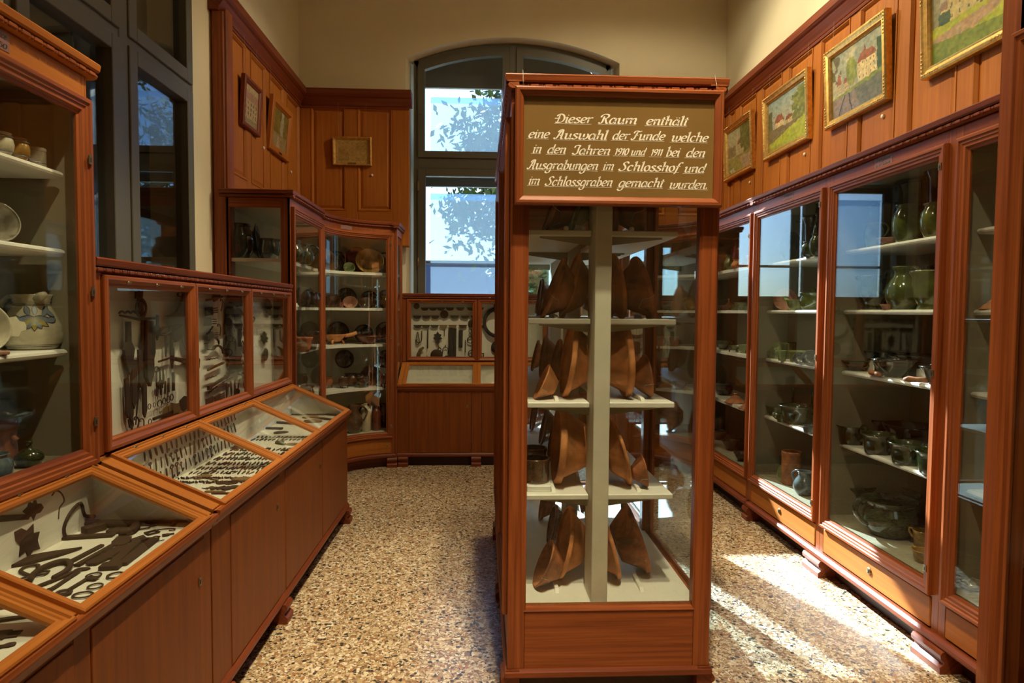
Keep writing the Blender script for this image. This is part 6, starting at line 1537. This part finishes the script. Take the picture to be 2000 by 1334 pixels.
for ri, z in enumerate((.985, .92, .855)):
    for k in range(22):
        y = 2.78 + 1.0 * k / 21
        put(('knife', 'blade', 'key', 'knife')[rb.randrange(4)], (-1.421, y, z), .062 * rb.uniform(.75, 1.1), 180 + rb.uniform(-30, -5), 'left', (RUST, IRON, BRONZE)[rb.randrange(3)],
            'small old iron blade, %s row on the back board of the long desk' % ('top', 'middle', 'bottom')[ri], 'small knives pinned to the back board of the long desk', cat='knife', thick=1.5, wide=1.6, dz=.004)
near_bits = [('sherd', 395, 932, 20, 60, BONE, 'orange clay sherd by the left frame of the nearest lid'), ('flat_bar', 418, 938, 13, 70, BRONZE, 'short bronze strip near the left front of the nearest lid'), ('flat_bar', 408, 942, 12, 60, BRONZE, 'tiny bronze strip near the left front of the nearest lid'), ('sherd', 440, 943, 17, 20, RUST, 'oval brown stone left of the clay cluster under the nearest lid'), ('sherd', 452, 944, 14, 50, RUST, 'small brown stone next to the oval one'), ('disc', 474, 938, 18, 0, BONE, 'round pale clay piece at the right corner of the nearest lid'),
    ('flat_bar', 426, 954, 20, -35, IRON, 'dark whetstone, first of three near the front of the nearest lid'), ('flat_bar', 436, 954, 18, -35, IRON, 'dark whetstone, second of three near the front of the nearest lid'), ('sole_iron', 451, 954, 22, -40, IRON, 'dark whetstone with rounded end, third of three near the front'), ('leaf', 413, 953, 12, 20, BRONZE, 'small bronze leaf left of the whetstones'), ('knife', 400, 955, 12, 60, IRON, 'tiny dark knife left of the bronze leaf'), ('flat_bar', 420, 962, 26, 85, BONE, 'pale bone strip at the front of the nearest lid'), ('flat_bar', 432, 965, 24, 88, RUST, 'brown bone strip at the front corner of the nearest lid')]
for kd, px, py, s, ang, m, lab in near_bits:
    l = at_z(px, py, ZB); put(kd, l, s * l.y / F_PX * 1.5, ang, 'bdesk', m, lab, 'small pieces at the front of the nearest lid', thick=1.6, wide=1.6)
far_bits = [('coil', 415, 872, 40, 10, 'bent wire coil behind the knife rows', IRON), ('flat_bar', 520, 838, 40, 80, 'long dark strip across the middle lid', IRON), ('blade', 560, 828, 40, 70, 'dark curved blade in the middle lid', IRON), ('blade', 586, 830, 30, 60, 'small dark blade near the far end of the middle lid', IRON), ('sherd', 548, 845, 20, 40, 'dark leather scrap in the middle lid', IRON), ('hook', 545, 868, 26, 60, 'S-shaped bronze hook in the middle lid', BRONZE), ('sherd', 572, 868, 18, 10, 'pale bone fragment near the front of the middle lid', BONE),
    ('sherd', 606, 815, 22, 30, 'orange clay sherd under the farthest lid', BONE), ('disc', 611, 824, 20, 0, 'round orange clay piece under the farthest lid', BONE), ('blade', 640, 820, 34, 60, 'dark blade under the farthest lid', IRON), ('flat_bar', 628, 818, 30, 62, 'pale strip under the farthest lid', BONE), ('nail', 648, 812, 20, 60, 'dark nail under the farthest lid', IRON)]
for kd, px, py, s, ang, lab, m in far_bits:
    l = at_z(px, py, ZB); l.x = max(l.x, -1.40); put(kd, l, s * l.y / F_PX * 1.3, ang, 'bdesk', m, lab, 'finds in the middle and far lids', thick=1.4, wide=1.4)
for ri, y in enumerate((3.98, 4.06)):
    for k in range(14):
        put('knife', (-1.38 + .32 * k / 13, y, ZB), .06 * rb.uniform(.7, 1.1), rb.uniform(-15, 15), 'bdesk', (RUST, BRONZE)[k % 2], 'small bronze piece in the %s row under the middle lid' % ('nearer', 'farther')[ri], 'small bronze rows in the middle lid', cat='knife', thick=1.8, wide=2)

# near desk: big rusty ironwork
big = [('bent_bar', 205, 1028, 150, -92, 1.0, 'long rusty door bolt with bent end at the back of the near desk'), ('flat_bar', 160, 1050, 130, -80, 1.2, 'wide flat iron bar in front of the door bolt'), ('plough_share', 88, 1088, 150, -42, .7, 'large leaf-shaped ploughshare in the near desk'), ('flat_bar', 168, 1083, 76, -6, .9, 'narrow iron bar, left of a pair in the near desk'), ('flat_bar', 186, 1086, 80, -4, .9, 'narrow iron bar, right of a pair in the near desk'),
  ('lock_plate', 213, 1085, 84, -8, .5, 'ragged lock plate with a rivet in the near desk'), ('strap_hinge', 248, 1080, 92, 8, 1.1, 'bent hinge strap in front of the lock plate'), ('flat_bar', 272, 1078, 84, 2, 1.2, 'iron bar along the right frame of the near desk'), ('sherd', 163, 1112, 36, -80, .7, 'square iron scrap in the middle of the near desk'), ('ring', 183, 1125, 30, 0, 1.0, 'iron ring, upper left of the four in the near desk'), ('ring', 226, 1125, 34, 0, 1.0, 'iron ring, upper right of the four in the near desk'), ('ring', 186, 1146, 30, 0, 1.0, 'iron ring, lower right of the four in the near desk'), ('ring', 162, 1163, 32, 0, 1.3, 'thick iron ring, lowest of the four in the near desk'),
  ('horseshoe', 104, 1118, 56, 10, .8, 'rusty horseshoe-shaped staple in the near desk'), ('pincers', 62, 1128, 70, -30, 1.0, 'rusty pincers beside the left frame of the near desk'), ('shears', 112, 1138, 100, -10, 1.0, 'long iron shears in front of the staple'), ('key', 148, 1146, 74, -4, 1.1, 'large iron key left of the rings'), ('hook', 48, 1122, 40, 60, 1.2, 'small iron hook at the left frame of the near desk'),
  ('sherd', 240, 1056, 24, 20, .7, 'small square iron plate behind the hinge strap'), ('sherd', 262, 1058, 22, 60, .7, 'small iron plate beside the square one'), ('blade', 120, 1052, 60, -60, 1.2, 'dark blade behind the flat iron bar'), ('hammer_head', 178, 1036, 40, 60, 1.0, 'iron hammer head under the door bolt'), ('disc', 230, 1036, 26, 0, 1.0, 'round iron boss under the door bolt'), ('spur', 285, 1030, 40, -70, 1.0, 'rusty spur at the back right of the near desk'), ('buckle', 300, 1040, 30, -40, 1.0, 'square iron buckle at the right of the near desk'), ('pincers', 292, 1052, 40, -60, 1.0, 'small iron pincers at the right of the near desk'), ('hook', 325, 1034, 36, -70, 1.0, 'curved iron hook at the right of the near desk'), ('comb_plate', 330, 1044, 26, -60, 1.0, 'toothed iron plate at the right end of the near desk'), ('bent_bar', 315, 1022, 60, -85, .9, 'thin bent rod at the back right of the near desk'), ('nail', 306, 1058, 30, -50, 1.2, 'iron nail near the right frame of the near desk'),
  ('flat_bar', 20, 1185, 60, -60, 1.4, 'iron bar in the nearest lid, upper of two'), ('strap_hinge', 30, 1208, 110, -70, 1.2, 'long strap in the nearest lid at the lower left corner'), ('comb_plate', 15, 1240, 60, -80, 1.2, 'toothed iron plate in the nearest lid'), ('sole_iron', 8, 1262, 50, -60, 1.2, 'iron piece cut by the left edge in the nearest lid')]
for kd, px, py, s, ang, wd, lab in big:
    l = at_z(px, py, ZB + .002); put(kd, l, s / ppm(l, Vector((-math.sin(R(ang)), math.cos(R(ang)), 0))) if kd != 'ring' else s / ppm(l, Vector((1, 0, 0))), ang, 'bdesk', RUST if kd != 'nail' else IRON, lab, 'rusty ironwork in the near desk', wide=wd, thick=.8)
XBK = -1.427
for kd, px, py, s, ang, lab in (('leaf', 62, 995, 36, 100, 'wrought-iron leaf rosette on the back board of the near desk'), ('vine', 118, 978, 60, 20, 'curling iron vine on the back board of the near desk'), ('leaf', 108, 1006, 34, 40, 'small iron leaf under the vine'), ('vine', 150, 995, 60, -60, 'thin iron tendril at the right of the back board'), ('leaf', 154, 947, 24, 60, 'iron bud at the top of the vine'), ('leaf', 50, 1056, 50, -50, 'feather-shaped iron plate on the back board'), ('leaf', 6, 1060, 36, 80, 'iron leaf cut by the left edge of the view'), ('flat_bar', 18, 1012, 60, 105, 'iron stem of the leaf rosette')):
    l = at_x(px, py, XBK); put(kd, l, s * 1.2 / ppm(l, FRAMES['left'] @ Vector((-math.sin(R(ang)), math.cos(R(ang)), 0))), ang, 'left', RUST, lab, 'wrought-iron foliage on the back board of the near desk')

# showcase below the arched window
YBB = 7.235
pane([
 [('disc', 814, 598, 12, 0, BRONZE), ('hook', 826, 598, 0.1, 0)][:1] + [(k, px, 598, 16, 0, m) for k, px, m in (('small_dish', 830, RUST), ('small_dish', 846, IRON), ('small_dish', 861, RUST), ('small_dish', 879, IRON), ('small_dish', 899, BRONZE), ('small_dish', 920, RUST), ('small_dish', 937, IRON))],
 [(k, px, 614, 16, 0, m) for k, px, m in (('small_dish', 815, IRON), ('small_dish', 833, RUST), ('small_dish', 850, IRON), ('disc', 868, RUST), ('small_dish', 888, BRONZE), ('small_dish', 908, IRON), ('small_dish', 928, IRON))],
 [(k, px, 632, 16, 0, m) for k, px, m in (('small_dish', 816, IRON), ('small_dish', 832, BRONZE), ('small_dish', 849, BRONZE), ('small_dish', 866, BONE), ('small_dish', 884, BONE), ('small_dish', 904, RUST), ('disc', 922, RUST), ('small_dish', 940, RUST))],
 [('shears', 816, 660, 22, 0, BRONZE), ('hook', 824, 658, 22, 180, BRONZE), ('nail', 836, 662, 34, 180), ('leaf', 855, 660, 24, 180), ('flat_bar', 868, 650, 12, 180), ('flat_bar', 880, 670, 56, 180), ('flat_bar', 888, 672, 56, 180), ('flat_bar', 898, 662, 32, 180), ('flat_bar', 902, 662, 32, 180), ('pincers', 918, 650, 14, 180), ('shears', 932, 668, 26, 180, BRONZE)],
 [('tube_spout', 818, 692, 26, 0, BRONZE), ('key', 856, 674, 22, 20), ('spur', 870, 682, 16, 0), ('nail', 909, 676, 22, 180), ('ring', 919, 664, 14, 0), ('ring', 921, 690, 14, 0), ('hook', 932, 688, 18, 60), ('buckle', 940, 694, 14, 0)],
 [('disc', 853, 694, 24, 0, RUST), ('pincers', 834, 700, 10, 0), ('disc', 873, 700, 12, 0), ('hammer_head', 902, 698, 14, 0, RUST), ('axe_head', 914, 700, 12, 0)],
], Y=YBB, face='back', where='the left pane below the window', group='small finds below the arched window')
pane([[('ring', 972, 630, 60, 0), ('disc', 972, 678, 26, 0), ('flat_bar', 966, 600, 20, 180)]], Y=YBB, face='back', where='the middle pane below the window', group='small finds below the arched window')
mb = MB()
for z in (1.655, 1.56): mb.box(-.74, .01, YBB - .05, YBB - .002, z, z + .004)
o = mb.build('glass_shelf_strips', GLASS, UP3)
for px, s, lab in ((822, 30, 'dark shears under the glass lid below the window, left'), (848, 30, 'dark blade under the glass lid below the window, centre left'), (876, 24, 'dark plate under the glass lid below the window, centre'), (905, 26, 'dark bar under the glass lid below the window, right'), (932, 22, 'small dark plate under the glass lid below the window, far right')):
    l = at_z(px, 752, ZB); put(('shears', 'blade', 'sherd', 'flat_bar', 'sherd')[int((px - 820) / 24)], l, s * l.y / F_PX, 80, 'bdesk', IRON, lab, 'finds in the desk below the window')
# ------------------------------------------------------------------ pictures on the panelling
PAINT = new_mat('oil_paint', (.5, .5, .4), .38, spec=.4)
_a = nd(PAINT, 'ShaderNodeVertexColor'); _a.layer_name = 'paint'; lk(PAINT, _a.outputs[0], bsdf(PAINT).inputs['Base Color'])
def canvas(T, x0, x1, z0, z1, y, fn, parent, name='canvas', nx=90, nz=68):
    """flat painted sheet; fn(u, v) gives the pigment (u from the viewer's left, v up)"""
    me_v, me_f, cols = [], [], []
    for j in range(nz + 1):
        for i in range(nx + 1):
            me_v.append(T(Vector((x1 + (x0 - x1) * i / nx, y, z0 + (z1 - z0) * j / nz))))
    for j in range(nz):
        for i in range(nx):
            a = j * (nx + 1) + i; me_f.append((a, a + 1, a + nx + 2, a + nx + 1))
            u_, v_ = (i + .5) / nx, (j + .5) / nz; wu, wv = .02 * (vn(u_, v_, 22, 11) - .5), .03 * (vn(u_, v_, 18, 12) - .5)
            c_ = fn(min(.999, max(0, u_ + wu)), min(.999, max(0, v_ + wv))); g_ = .62 + .76 * fb(u_, v_, 26, 13); t_ = .86 + .28 * vn(u_, v_, 40, 15)
            cols.append((c_[0] * g_ * t_, c_[1] * g_, c_[2] * g_ * (2 - t_) * .9))
    off = wloc(parent); me = bpy.data.meshes.new(name); me.from_pydata([tuple(p - off) for p in me_v], [], me_f)
    ca = me.color_attributes.new('paint', 'FLOAT_COLOR', 'CORNER')
    flat = []
    for p in me.polygons:
        c = cols[p.index]
        for _ in p.loop_indices: flat += [c[0], c[1], c[2], 1.0]
    ca.data.foreach_set('color', flat); me.materials.append(PAINT)
    o = bpy.data.objects.new(name, me); COL.objects.link(o); o.parent = parent; return o
_hc = {}
def hsh(i, j, k=0):
    v = math.sin(i * 127.1 + j * 311.7 + k * 74.7) * 43758.5453; return v - math.floor(v)
def vn(u, v, s, k=0):
    x, y = u * s, v * s; i, j = math.floor(x), math.floor(y); f, g = x - i, y - j
    f, g = f * f * (3 - 2 * f), g * g * (3 - 2 * g)
    return (hsh(i, j, k) * (1 - f) + hsh(i + 1, j, k) * f) * (1 - g) + (hsh(i, j + 1, k) * (1 - f) + hsh(i + 1, j + 1, k) * f) * g
def fb(u, v, s, k=0): return .55 * vn(u, v, s, k) + .3 * vn(u, v, s * 2.1, k + 1) + .15 * vn(u, v, s * 4.3, k + 2)
def lerp(a, b, t): t = max(0, min(1, t)); return tuple(x + (y - x) * t for x, y in zip(a, b))
def mul(c, f): return tuple(x * f for x in c)
def house(u, v, x0, x1, zb, ze, zr, wall, roof, spire=None):
    """pigment of a gabled house or None"""
    if spire and abs(u - spire[0]) < spire[1] * max(0, (spire[2] - v)) / (spire[2] - zr + 1e-3) and zr < v < spire[2]: return mul(roof, .8)
    if x0 < u < x1 and zb < v < ze:
        a = (u - x0) / (x1 - x0) * 5 % 1; b = (v - zb) / (ze - zb) * 3 % 1
        if .38 < a < .62 and .35 < b < .75: return mul(wall, .35)
        return mul(wall, .85 + .3 * fb(u, v, 30, 5))
    m = min(u - x0, x1 - u) / (x1 - x0)
    if m > -.04 and ze <= v < ze + (zr - ze) * min(1, (m + .04) * 4.5): return mul(roof, .8 + .4 * fb(u, v, 24, 6))
    return None
def art_castle(u, v):
    s = lerp((.42, .38, .24), (.26, .30, .26), v + .5 * fb(u, v, 4) - .3)
    c = lerp(s, (.55, .48, .30), (fb(u, v, 5, 9) - .5) * 3)
    h = house(u, v, .52, .86, .38, .66, .78, (.62, .50, .27), (.30, .11, .06), (.66, .02, .93)) or house(u, v, .10, .20, .34, .50, .62, (.50, .40, .22), (.34, .12, .06), (.15, .03, .68)) or house(u, v, .24, .36, .34, .48, .55, (.46, .37, .20), (.25, .10, .06))
    if h: c = h
    if (u - .40) ** 2 / .012 + (v - .60) ** 2 / .075 < .8 + .9 * (fb(u, v, 12, 3) - .5): c = lerp((.10, .15, .03), (.34, .36, .09), fb(u, v, 18, 2))
    if u < .2 and v > .55 and fb(u, v, 9, 8) > .52: c = (.12, .11, .06)
    if u > .88 and v < .85: c = lerp((.03, .07, .04), (.09, .15, .07), fb(u, v, 14, 1))
    if v < .34 + .10 * (u - .3):
        c = lerp((.30, .33, .05), (.13, .19, .05), fb(u, v, 10))
        if v < .28 + .06 * u: c = lerp((.10, .12, .08), (.20, .19, .13), fb(u, v, 16, 4))
        if u < .55 - v * .3 and v < .30: c = lerp((.30, .22, .16), (.20, .17, .15), fb(u, v, 8, 4))
        if (abs(u - .34 - .2 * (.3 - v)) < .012 or abs(u - .12 - .5 * v) < .012) and v < .3: c = (.05, .05, .05)
    return c
def art_meadow(u, v):
    c = lerp((.42, .36, .22), (.26, .32, .30), 1.4 * v - .5 + .5 * fb(u, v, 4, 3))
    h = house(u, v, .18, .42, .40, .52, .66, (.56, .44, .26), (.26, .10, .06), (.16, .02, .68)) or house(u, v, .46, .66, .40, .48, .56, (.50, .38, .2), (.22, .09, .05))
    if h: c = h
    w = fb(u, v, 11, 7)
    if u > .64 and v > .36 and v < .96 - .5 * abs(u - .9) + .3 * (w - .5) and (u > .8 or w > .42): c = lerp((.06, .09, .02), (.27, .27, .07), fb(u, v, 16, 2))
    if u < .06 + .08 * w and .4 < v < .8: c = (.10, .11, .06)
    if v < .42 - .06 * u + .04 * fb(u, v, 8): c = lerp((.13, .11, .06), (.24, .18, .09), fb(u, v, 14))
    if v < .16 + .24 * u: c = lerp((.22, .30, .03), (.42, .42, .05), fb(u, v, 6, 2))
    if v < .10 * (1 - u): c = (.30, .28, .06)
    return c
def art_pond(u, v):
    c = lerp((.40, .34, .20), (.30, .28, .18), v + .4 * fb(u, v, 4, 1) - .3)
    h = house(u, v, .42, .66, .36, .60, .72, (.40, .32, .17), (.20, .11, .07))
    if h: c = h
    w = fb(u, v, 10, 4)
    if u > .55 and v > .32 and u > .88 - v * .55 + .25 * (w - .5): c = lerp((.05, .06, .02), (.20, .19, .06), fb(u, v, 15, 3))
    if u < .34 and .38 < v < .55 + .15 * w: c = lerp((.12, .10, .07), (.26, .2, .1), w)
    if v < .36: c = lerp((.18, .15, .06), (.32, .27, .08), fb(u, v, 9))
    if v < .30 and u > .5 + .5 * (.3 - v): c = (.34, .24, .15)
    if v < .12 and u < .3 and w > .5: c = (.45, .40, .25)
    return c
def art_lawn(u, v):
    c = lerp((.36, .30, .18), (.44, .37, .22), fb(u, v, 4, 2))
    h = house(u, v, .22, .78, .42, .80, 1.0, (.46, .37, .15), (.22, .12, .08)) or house(u, v, .10, .30, .42, .60, .72, (.52, .42, .18), (.26, .15, .1))
    if h: c = h
    if u > .80 and v > .5: c = lerp((.14, .16, .05), (.30, .28, .1), fb(u, v, 9, 2))
    if u < .12: c = lerp((.14, .14, .08), (.26, .24, .13), fb(u, v, 9))
    if .1 < u < .26 and .36 < v < .58: c = lerp((.03, .07, .03), (.07, .12, .05), fb(u, v, 20))
    if abs(u - .66) < .015 and v > .4: c = (.10, .09, .05)
    if v < .44: c = lerp((.30, .36, .03), (.42, .40, .04), fb(u, v, 7, 1))
    e = .30 + .1 * (u - .5)
    if v < e + .06 and v > .12 + .22 * u - .10 * (1 - u): c = lerp((.34, .22, .12), (.42, .28, .16), fb(u, v, 8, 5))
    if v < .26 * (1 - .5 * u) + .02 * fb(u, v, 9): c = lerp((.10, .17, .03), (.24, .26, .04), fb(u, v, 12, 3))
    return c
def art_facade(u, v):
    c = lerp((.40, .30, .17), (.48, .36, .2), fb(u, v, 5))
    if v > .62 and v < .82: c = (.36, .20, .13)
    for row in (.28, .42, .55):
        if abs(v - row) < .035 and (u * 5.5) % 1 > .62: c = (.12, .09, .06)
    if v < .16: c = lerp((.2, .17, .08), (.3, .25, .12), fb(u, v, 12))
    if .06 < u < .16 and v > .8: c = (.2, .12, .08)
    return c
def art_avenue(u, v):
    c = lerp((.30, .28, .18), (.36, .36, .3), v)
    w = fb(u, v, 9, 3)
    if (u < .45 + .2 * w and v > .25 + .2 * w) or u > .72: c = lerp((.10, .09, .02), (.30, .20, .04), fb(u, v, 12, 2))
    if v < .38: c = lerp((.22, .17, .08), (.34, .24, .13), fb(u, v, 8))
    if abs(u - .45) < .25 * (.40 - v): c = (.42, .30, .2)
    return c
def art_engraving(u, v):
    m = min(u, 1 - u, v * .8, (1 - v) * .9)
    base = (.46, .29, .10)
    if m < .09: return base
    w = fb(u, v, 7, 4); d = .35 * w
    if u < .4 and v < .75 - u * .7: d += .25
    if u > .6 and v > .55 and fb(u, v, 10, 2) > .45: d += .3
    if v < .2: d += .1
    return lerp(base, (.20, .11, .03), d)
GFR = [(0, -.01), (0, .030), (.008, .040), (.020, .042), (.030, .034), (.044, .026), (.052, .028), (.062, .016), (.066, .006), (.066, -.01)]
WFR = [(0, -.01), (0, .024), (.006, .030), (.03, .030), (.036, .022), (.046, .014), (.05, .006), (.05, -.01)]
def picture(label, T0, x0, x1, z0, z1, fn, prof, mat, tilt=.05, cat='painting', ornaments=False, small_plate=False, sc=1.0, nx=90, nz=68, zwire=3.80, mat2=None):
    T = lambda p: T0(Vector((p.x, p.y + (p.z - z0) * tilt, p.z)))
    root = thing('painting', label, cat, T(Vector(((x0 + x1) / 2, 0, z0))))
    pr = [(i * sc, y * sc if y > 0 else y) for i, y in prof]
    mb = MB(T); mb.frame(x0, x1, z0, z1, pr); fr = mb.build('picture_frame', mat, root)
    ins = pr[-1][0] - .004
    canvas(T, x0 + ins, x1 - ins, z0 + ins, z1 - ins, .004, fn, root, nx=nx, nz=nz)
    mb = MB(T); mb.box(x0 + .01, x1 - .01, -.012, -.002, z0 + .01, z1 - .01); mb.build('backing', DARKW, root)
    if ornaments:
        for cx, sx_ in ((x0, 1), (x1, -1)):
            for cz, sz_ in ((z0, 1), (z1, -1)):
                mb = MB(T)
                for q in range(7):
                    for dx, dz in ((.02 + q * .022, .018), (.018, .02 + q * .022)):
                        mb.lathe([(0, .046), (.006, .044), (.010, .036)], 7, Matrix.Translation((cx + sx_ * dx, 0, cz + sz_ * dz)) @ Matrix.Rotation(R(-90), 4, 'X'))
                mb.build('corner_ornament', GOLD, fr)
    if small_plate:
        mb = MB(T); xm = (x0 + x1) / 2; mb.box(xm - .045, xm + .045, .018, .0315 * sc, z0 + .012, z0 + .03, .001); mb.build('name_plate', mat2 or BRASS, fr)
    mb = MB()
    for x in (x0 + .06, x1 - .06):
        a = T(Vector((x, -.004, z1 - .02))); b = T0(Vector((x, .02, zwire))); mb.tube([a, b], .0007, 4)
    mb.build('hanging_wire', WIRE, root)
    return root
TRW = local((2.655, 0, 0), (0, 1, 0), (-1, 0, 0))
picture('gilt-framed painting of a house by a pond, farthest on the right wall', TRW, 6.29, 7.02, 3.01, 3.58, art_pond, GFR, GOLD, ornaments=True)
picture('gilt-framed painting of a green meadow before a village church, right wall', TRW, 5.20, 6.03, 3.01, 3.58, art_meadow, GFR, GOLD, ornaments=True)
picture('gilt-framed painting of a castle with a red roof and footbridge, right wall', TRW, 4.18, 4.94, 3.0, 3.58, art_castle, GFR, GOLD, ornaments=True, nx=120, nz=90)
picture('gilt-framed painting of a lawn and curved path, top right corner', TRW, 3.15, 3.85, 3.0, 3.58, art_lawn, GFR, GOLD, ornaments=True, nx=120, nz=90)
TLW = local((-1.935, 0, 0), (0, -1, 0), (1, 0, 0))
picture('narrow brown-framed picture of a house front, left panelling', TLW, -5.77, -5.36, 3.08, 3.48, art_facade, WFR, WOODD, sc=.9, tilt=.06, nx=40, nz=40)
picture('light wood-framed painting of an autumn avenue, left panelling', TLW, -6.60, -6.0, 3.05, 3.53, art_avenue, [(0, -.01), (0, .024), (.006, .030), (.05, .030), (.056, .022), (.07, .008), (.07, -.01)], WOODL, tilt=.09, small_plate=True, nx=48, nz=40, mat2=DARKM)
TBW = local((0, 7.115, 0), (-1, 0, 0), (0, -1, 0))
picture('small gilt-framed engraving in the back left corner', TBW, 1.185, 1.595, 3.145, 3.445, art_engraving, [(0, -.01), (0, .024), (.006, .030), (.014, .028), (.024, .012), (.028, .006), (.028, -.01)], GOLD, tilt=.05, cat='engraving', small_plate=True, nx=56, nz=44)
for nm, loc, nrm in (('castle painting', at_x(1723, 227, 2.66), 'x'), ('meadow painting', at_x(1571, 301, 2.66), 'x'), ('pond painting', at_x(1464, 356, 2.66), 'x'), ('brown-framed house picture', at_x(515.6, 289, -1.94), 'l'), ('autumn avenue painting', at_x(569, 336, -1.94), 'l'), ('engraving', at_y(726.5, 342, 7.12), 'b')):
    M = {'x': Matrix.Rotation(R(-90), 4, 'Y'), 'l': Matrix.Rotation(R(90), 4, 'Y'), 'b': Matrix.Rotation(R(90), 4, 'X')}[nrm]
    off = {'x': Vector((-.012, 0, 0)), 'l': Vector((.0, 0, 0)), 'b': Vector((0, -.0, 0))}[nrm]
    mb = MB(); mb.lathe([(0, .004), (.012, .004), (.013, .002), (.013, -.010)], 16, Matrix.Translation(loc + off * 0) @ M); o = mb.build('number_tag', TAGW); tag(o, 'small round white tag below the ' + nm, 'tag', 'round white number tags')
# ------------------------------------------------------------------ outside the window
LEAF = bpy.data.materials.new('leaf'); LEAF.use_nodes = True
b = bsdf(LEAF); b.inputs['Roughness'].default_value = .55
tc = nd(LEAF, 'ShaderNodeTexCoord'); n = noise(LEAF, tc.outputs['Object'], 1.6, 3); r = ramp(LEAF, [(.3, (.035, .075, .02)), (.7, (.13, .19, .05))]); lk(LEAF, n.outputs[0], r.inputs[0]); lk(LEAF, r.outputs[0], b.inputs['Base Color'])
BARK = plain('bark', (.09, .065, .045), .9, .3, 6)
GROUND = plain('courtyard_gravel', (.30, .28, .23), .9, .2, .5)
mb = MB(); mb.box(-60, 60, 8.2, 160, -4.3, -4.0); structure('ground', mb, GROUND, 'gravel courtyard far below the window')
def tree(label, c, rad, n, seed, leaf=.16):
    rr = random.Random(seed); root = thing('tree', label, 'tree', (c[0], c[1], -4.0))
    mb = MB(); mb.tube([(c[0], c[1], -4), (c[0] + .1, c[1], -1), (c[0], c[1], c[2] - rad * .2)], [.28, .22, .10], 8)
    for k in range(9):
        a = k * 2.4; e = Vector((math.cos(a) * rad * .7, math.sin(a) * rad * .7, rr.uniform(-.3, .7) * rad)); s0 = Vector((c[0], c[1], c[2] - rad * .7 + k * .12)); mb.tube([s0, s0 + (e + Vector((0, 0, .6))) * .5, Vector(c) + e], [.07, .05, .02], 6)
    mb.build('trunk', BARK, root)
    cl = []
    for k in range(70):
        d = Vector((rr.gauss(0, 1), rr.gauss(0, 1), rr.gauss(0, 1))).normalized() * rad * rr.uniform(.25, 1.0); d.z *= 1.15
        cl.append((Vector(c) + d, rr.uniform(.28, .55) * rad * .6))
    vs, fs = [], []
    for k in range(n):
        p0, rs = cl[rr.randrange(len(cl))]
        p = p0 + Vector((rr.gauss(0, .5), rr.gauss(0, .5), rr.gauss(0, .5))) * rs
        u = Vector((rr.gauss(0, 1), rr.gauss(0, 1), rr.gauss(0, 1))).normalized(); w = u.orthogonal().normalized(); s = leaf * rr.uniform(.6, 1.2)
        i = len(vs); vs += [p - u * s, p + w * s * .5, p + u * s, p - w * s * .5]; fs.append((i, i + 1, i + 2, i + 3))
    mb = MB(); mb.add(vs, fs); mb.build('foliage', LEAF, root, recalc=False)
tree('tall leafy tree right of centre outside the arched window', (1.45, 15.5, 3.9), 2.7, 17000, 2, .115)
tree('leafy tree farther back outside the window', (4.6, 22, 3.0), 3.4, 3600, 5, .2)
ROOF = plain('slate_roof', (.16, .15, .16), .8, .1, 2); WALLX = plain('rendered_facade', (.42, .42, .42), .9, .05, 1)
hs = thing('house', 'distant grey-roofed house low on the horizon outside the window', 'house', (-4.5, 48, -4))
mb = MB(); mb.box(-9, 2, 48, 56, -4, 2.6); mb.build('walls', WALLX, hs)
mb = MB(); mb.prism([(47.4, 2.5), (56.6, 2.5), (52, 5.6)], -9.4, 2.4, 0); mb.build('roof', ROOF, hs)
for k in range(5):
    mb = MB(); mb.box(-8 + k * 2, -7 + k * 2, 47.9, 48, -.5, 1.4); mb.build('house_window', DGREY, hs)
hs = thing('house', 'distant house with chimney behind the tree outside the window', 'house', (10, 42, -4))
mb = MB(); mb.box(5, 15, 42, 50, -4, 3.4); mb.build('walls', WALLX, hs)
mb = MB(); mb.prism([(41.4, 3.3), (50.6, 3.3), (46, 6.4)], 4.6, 15.4, 0); mb.build('roof', ROOF, hs)
mb = MB(); mb.box(7, 7.8, 44.5, 45.3, 4.5, 7.4); mb.build('chimney', WALLX, hs)
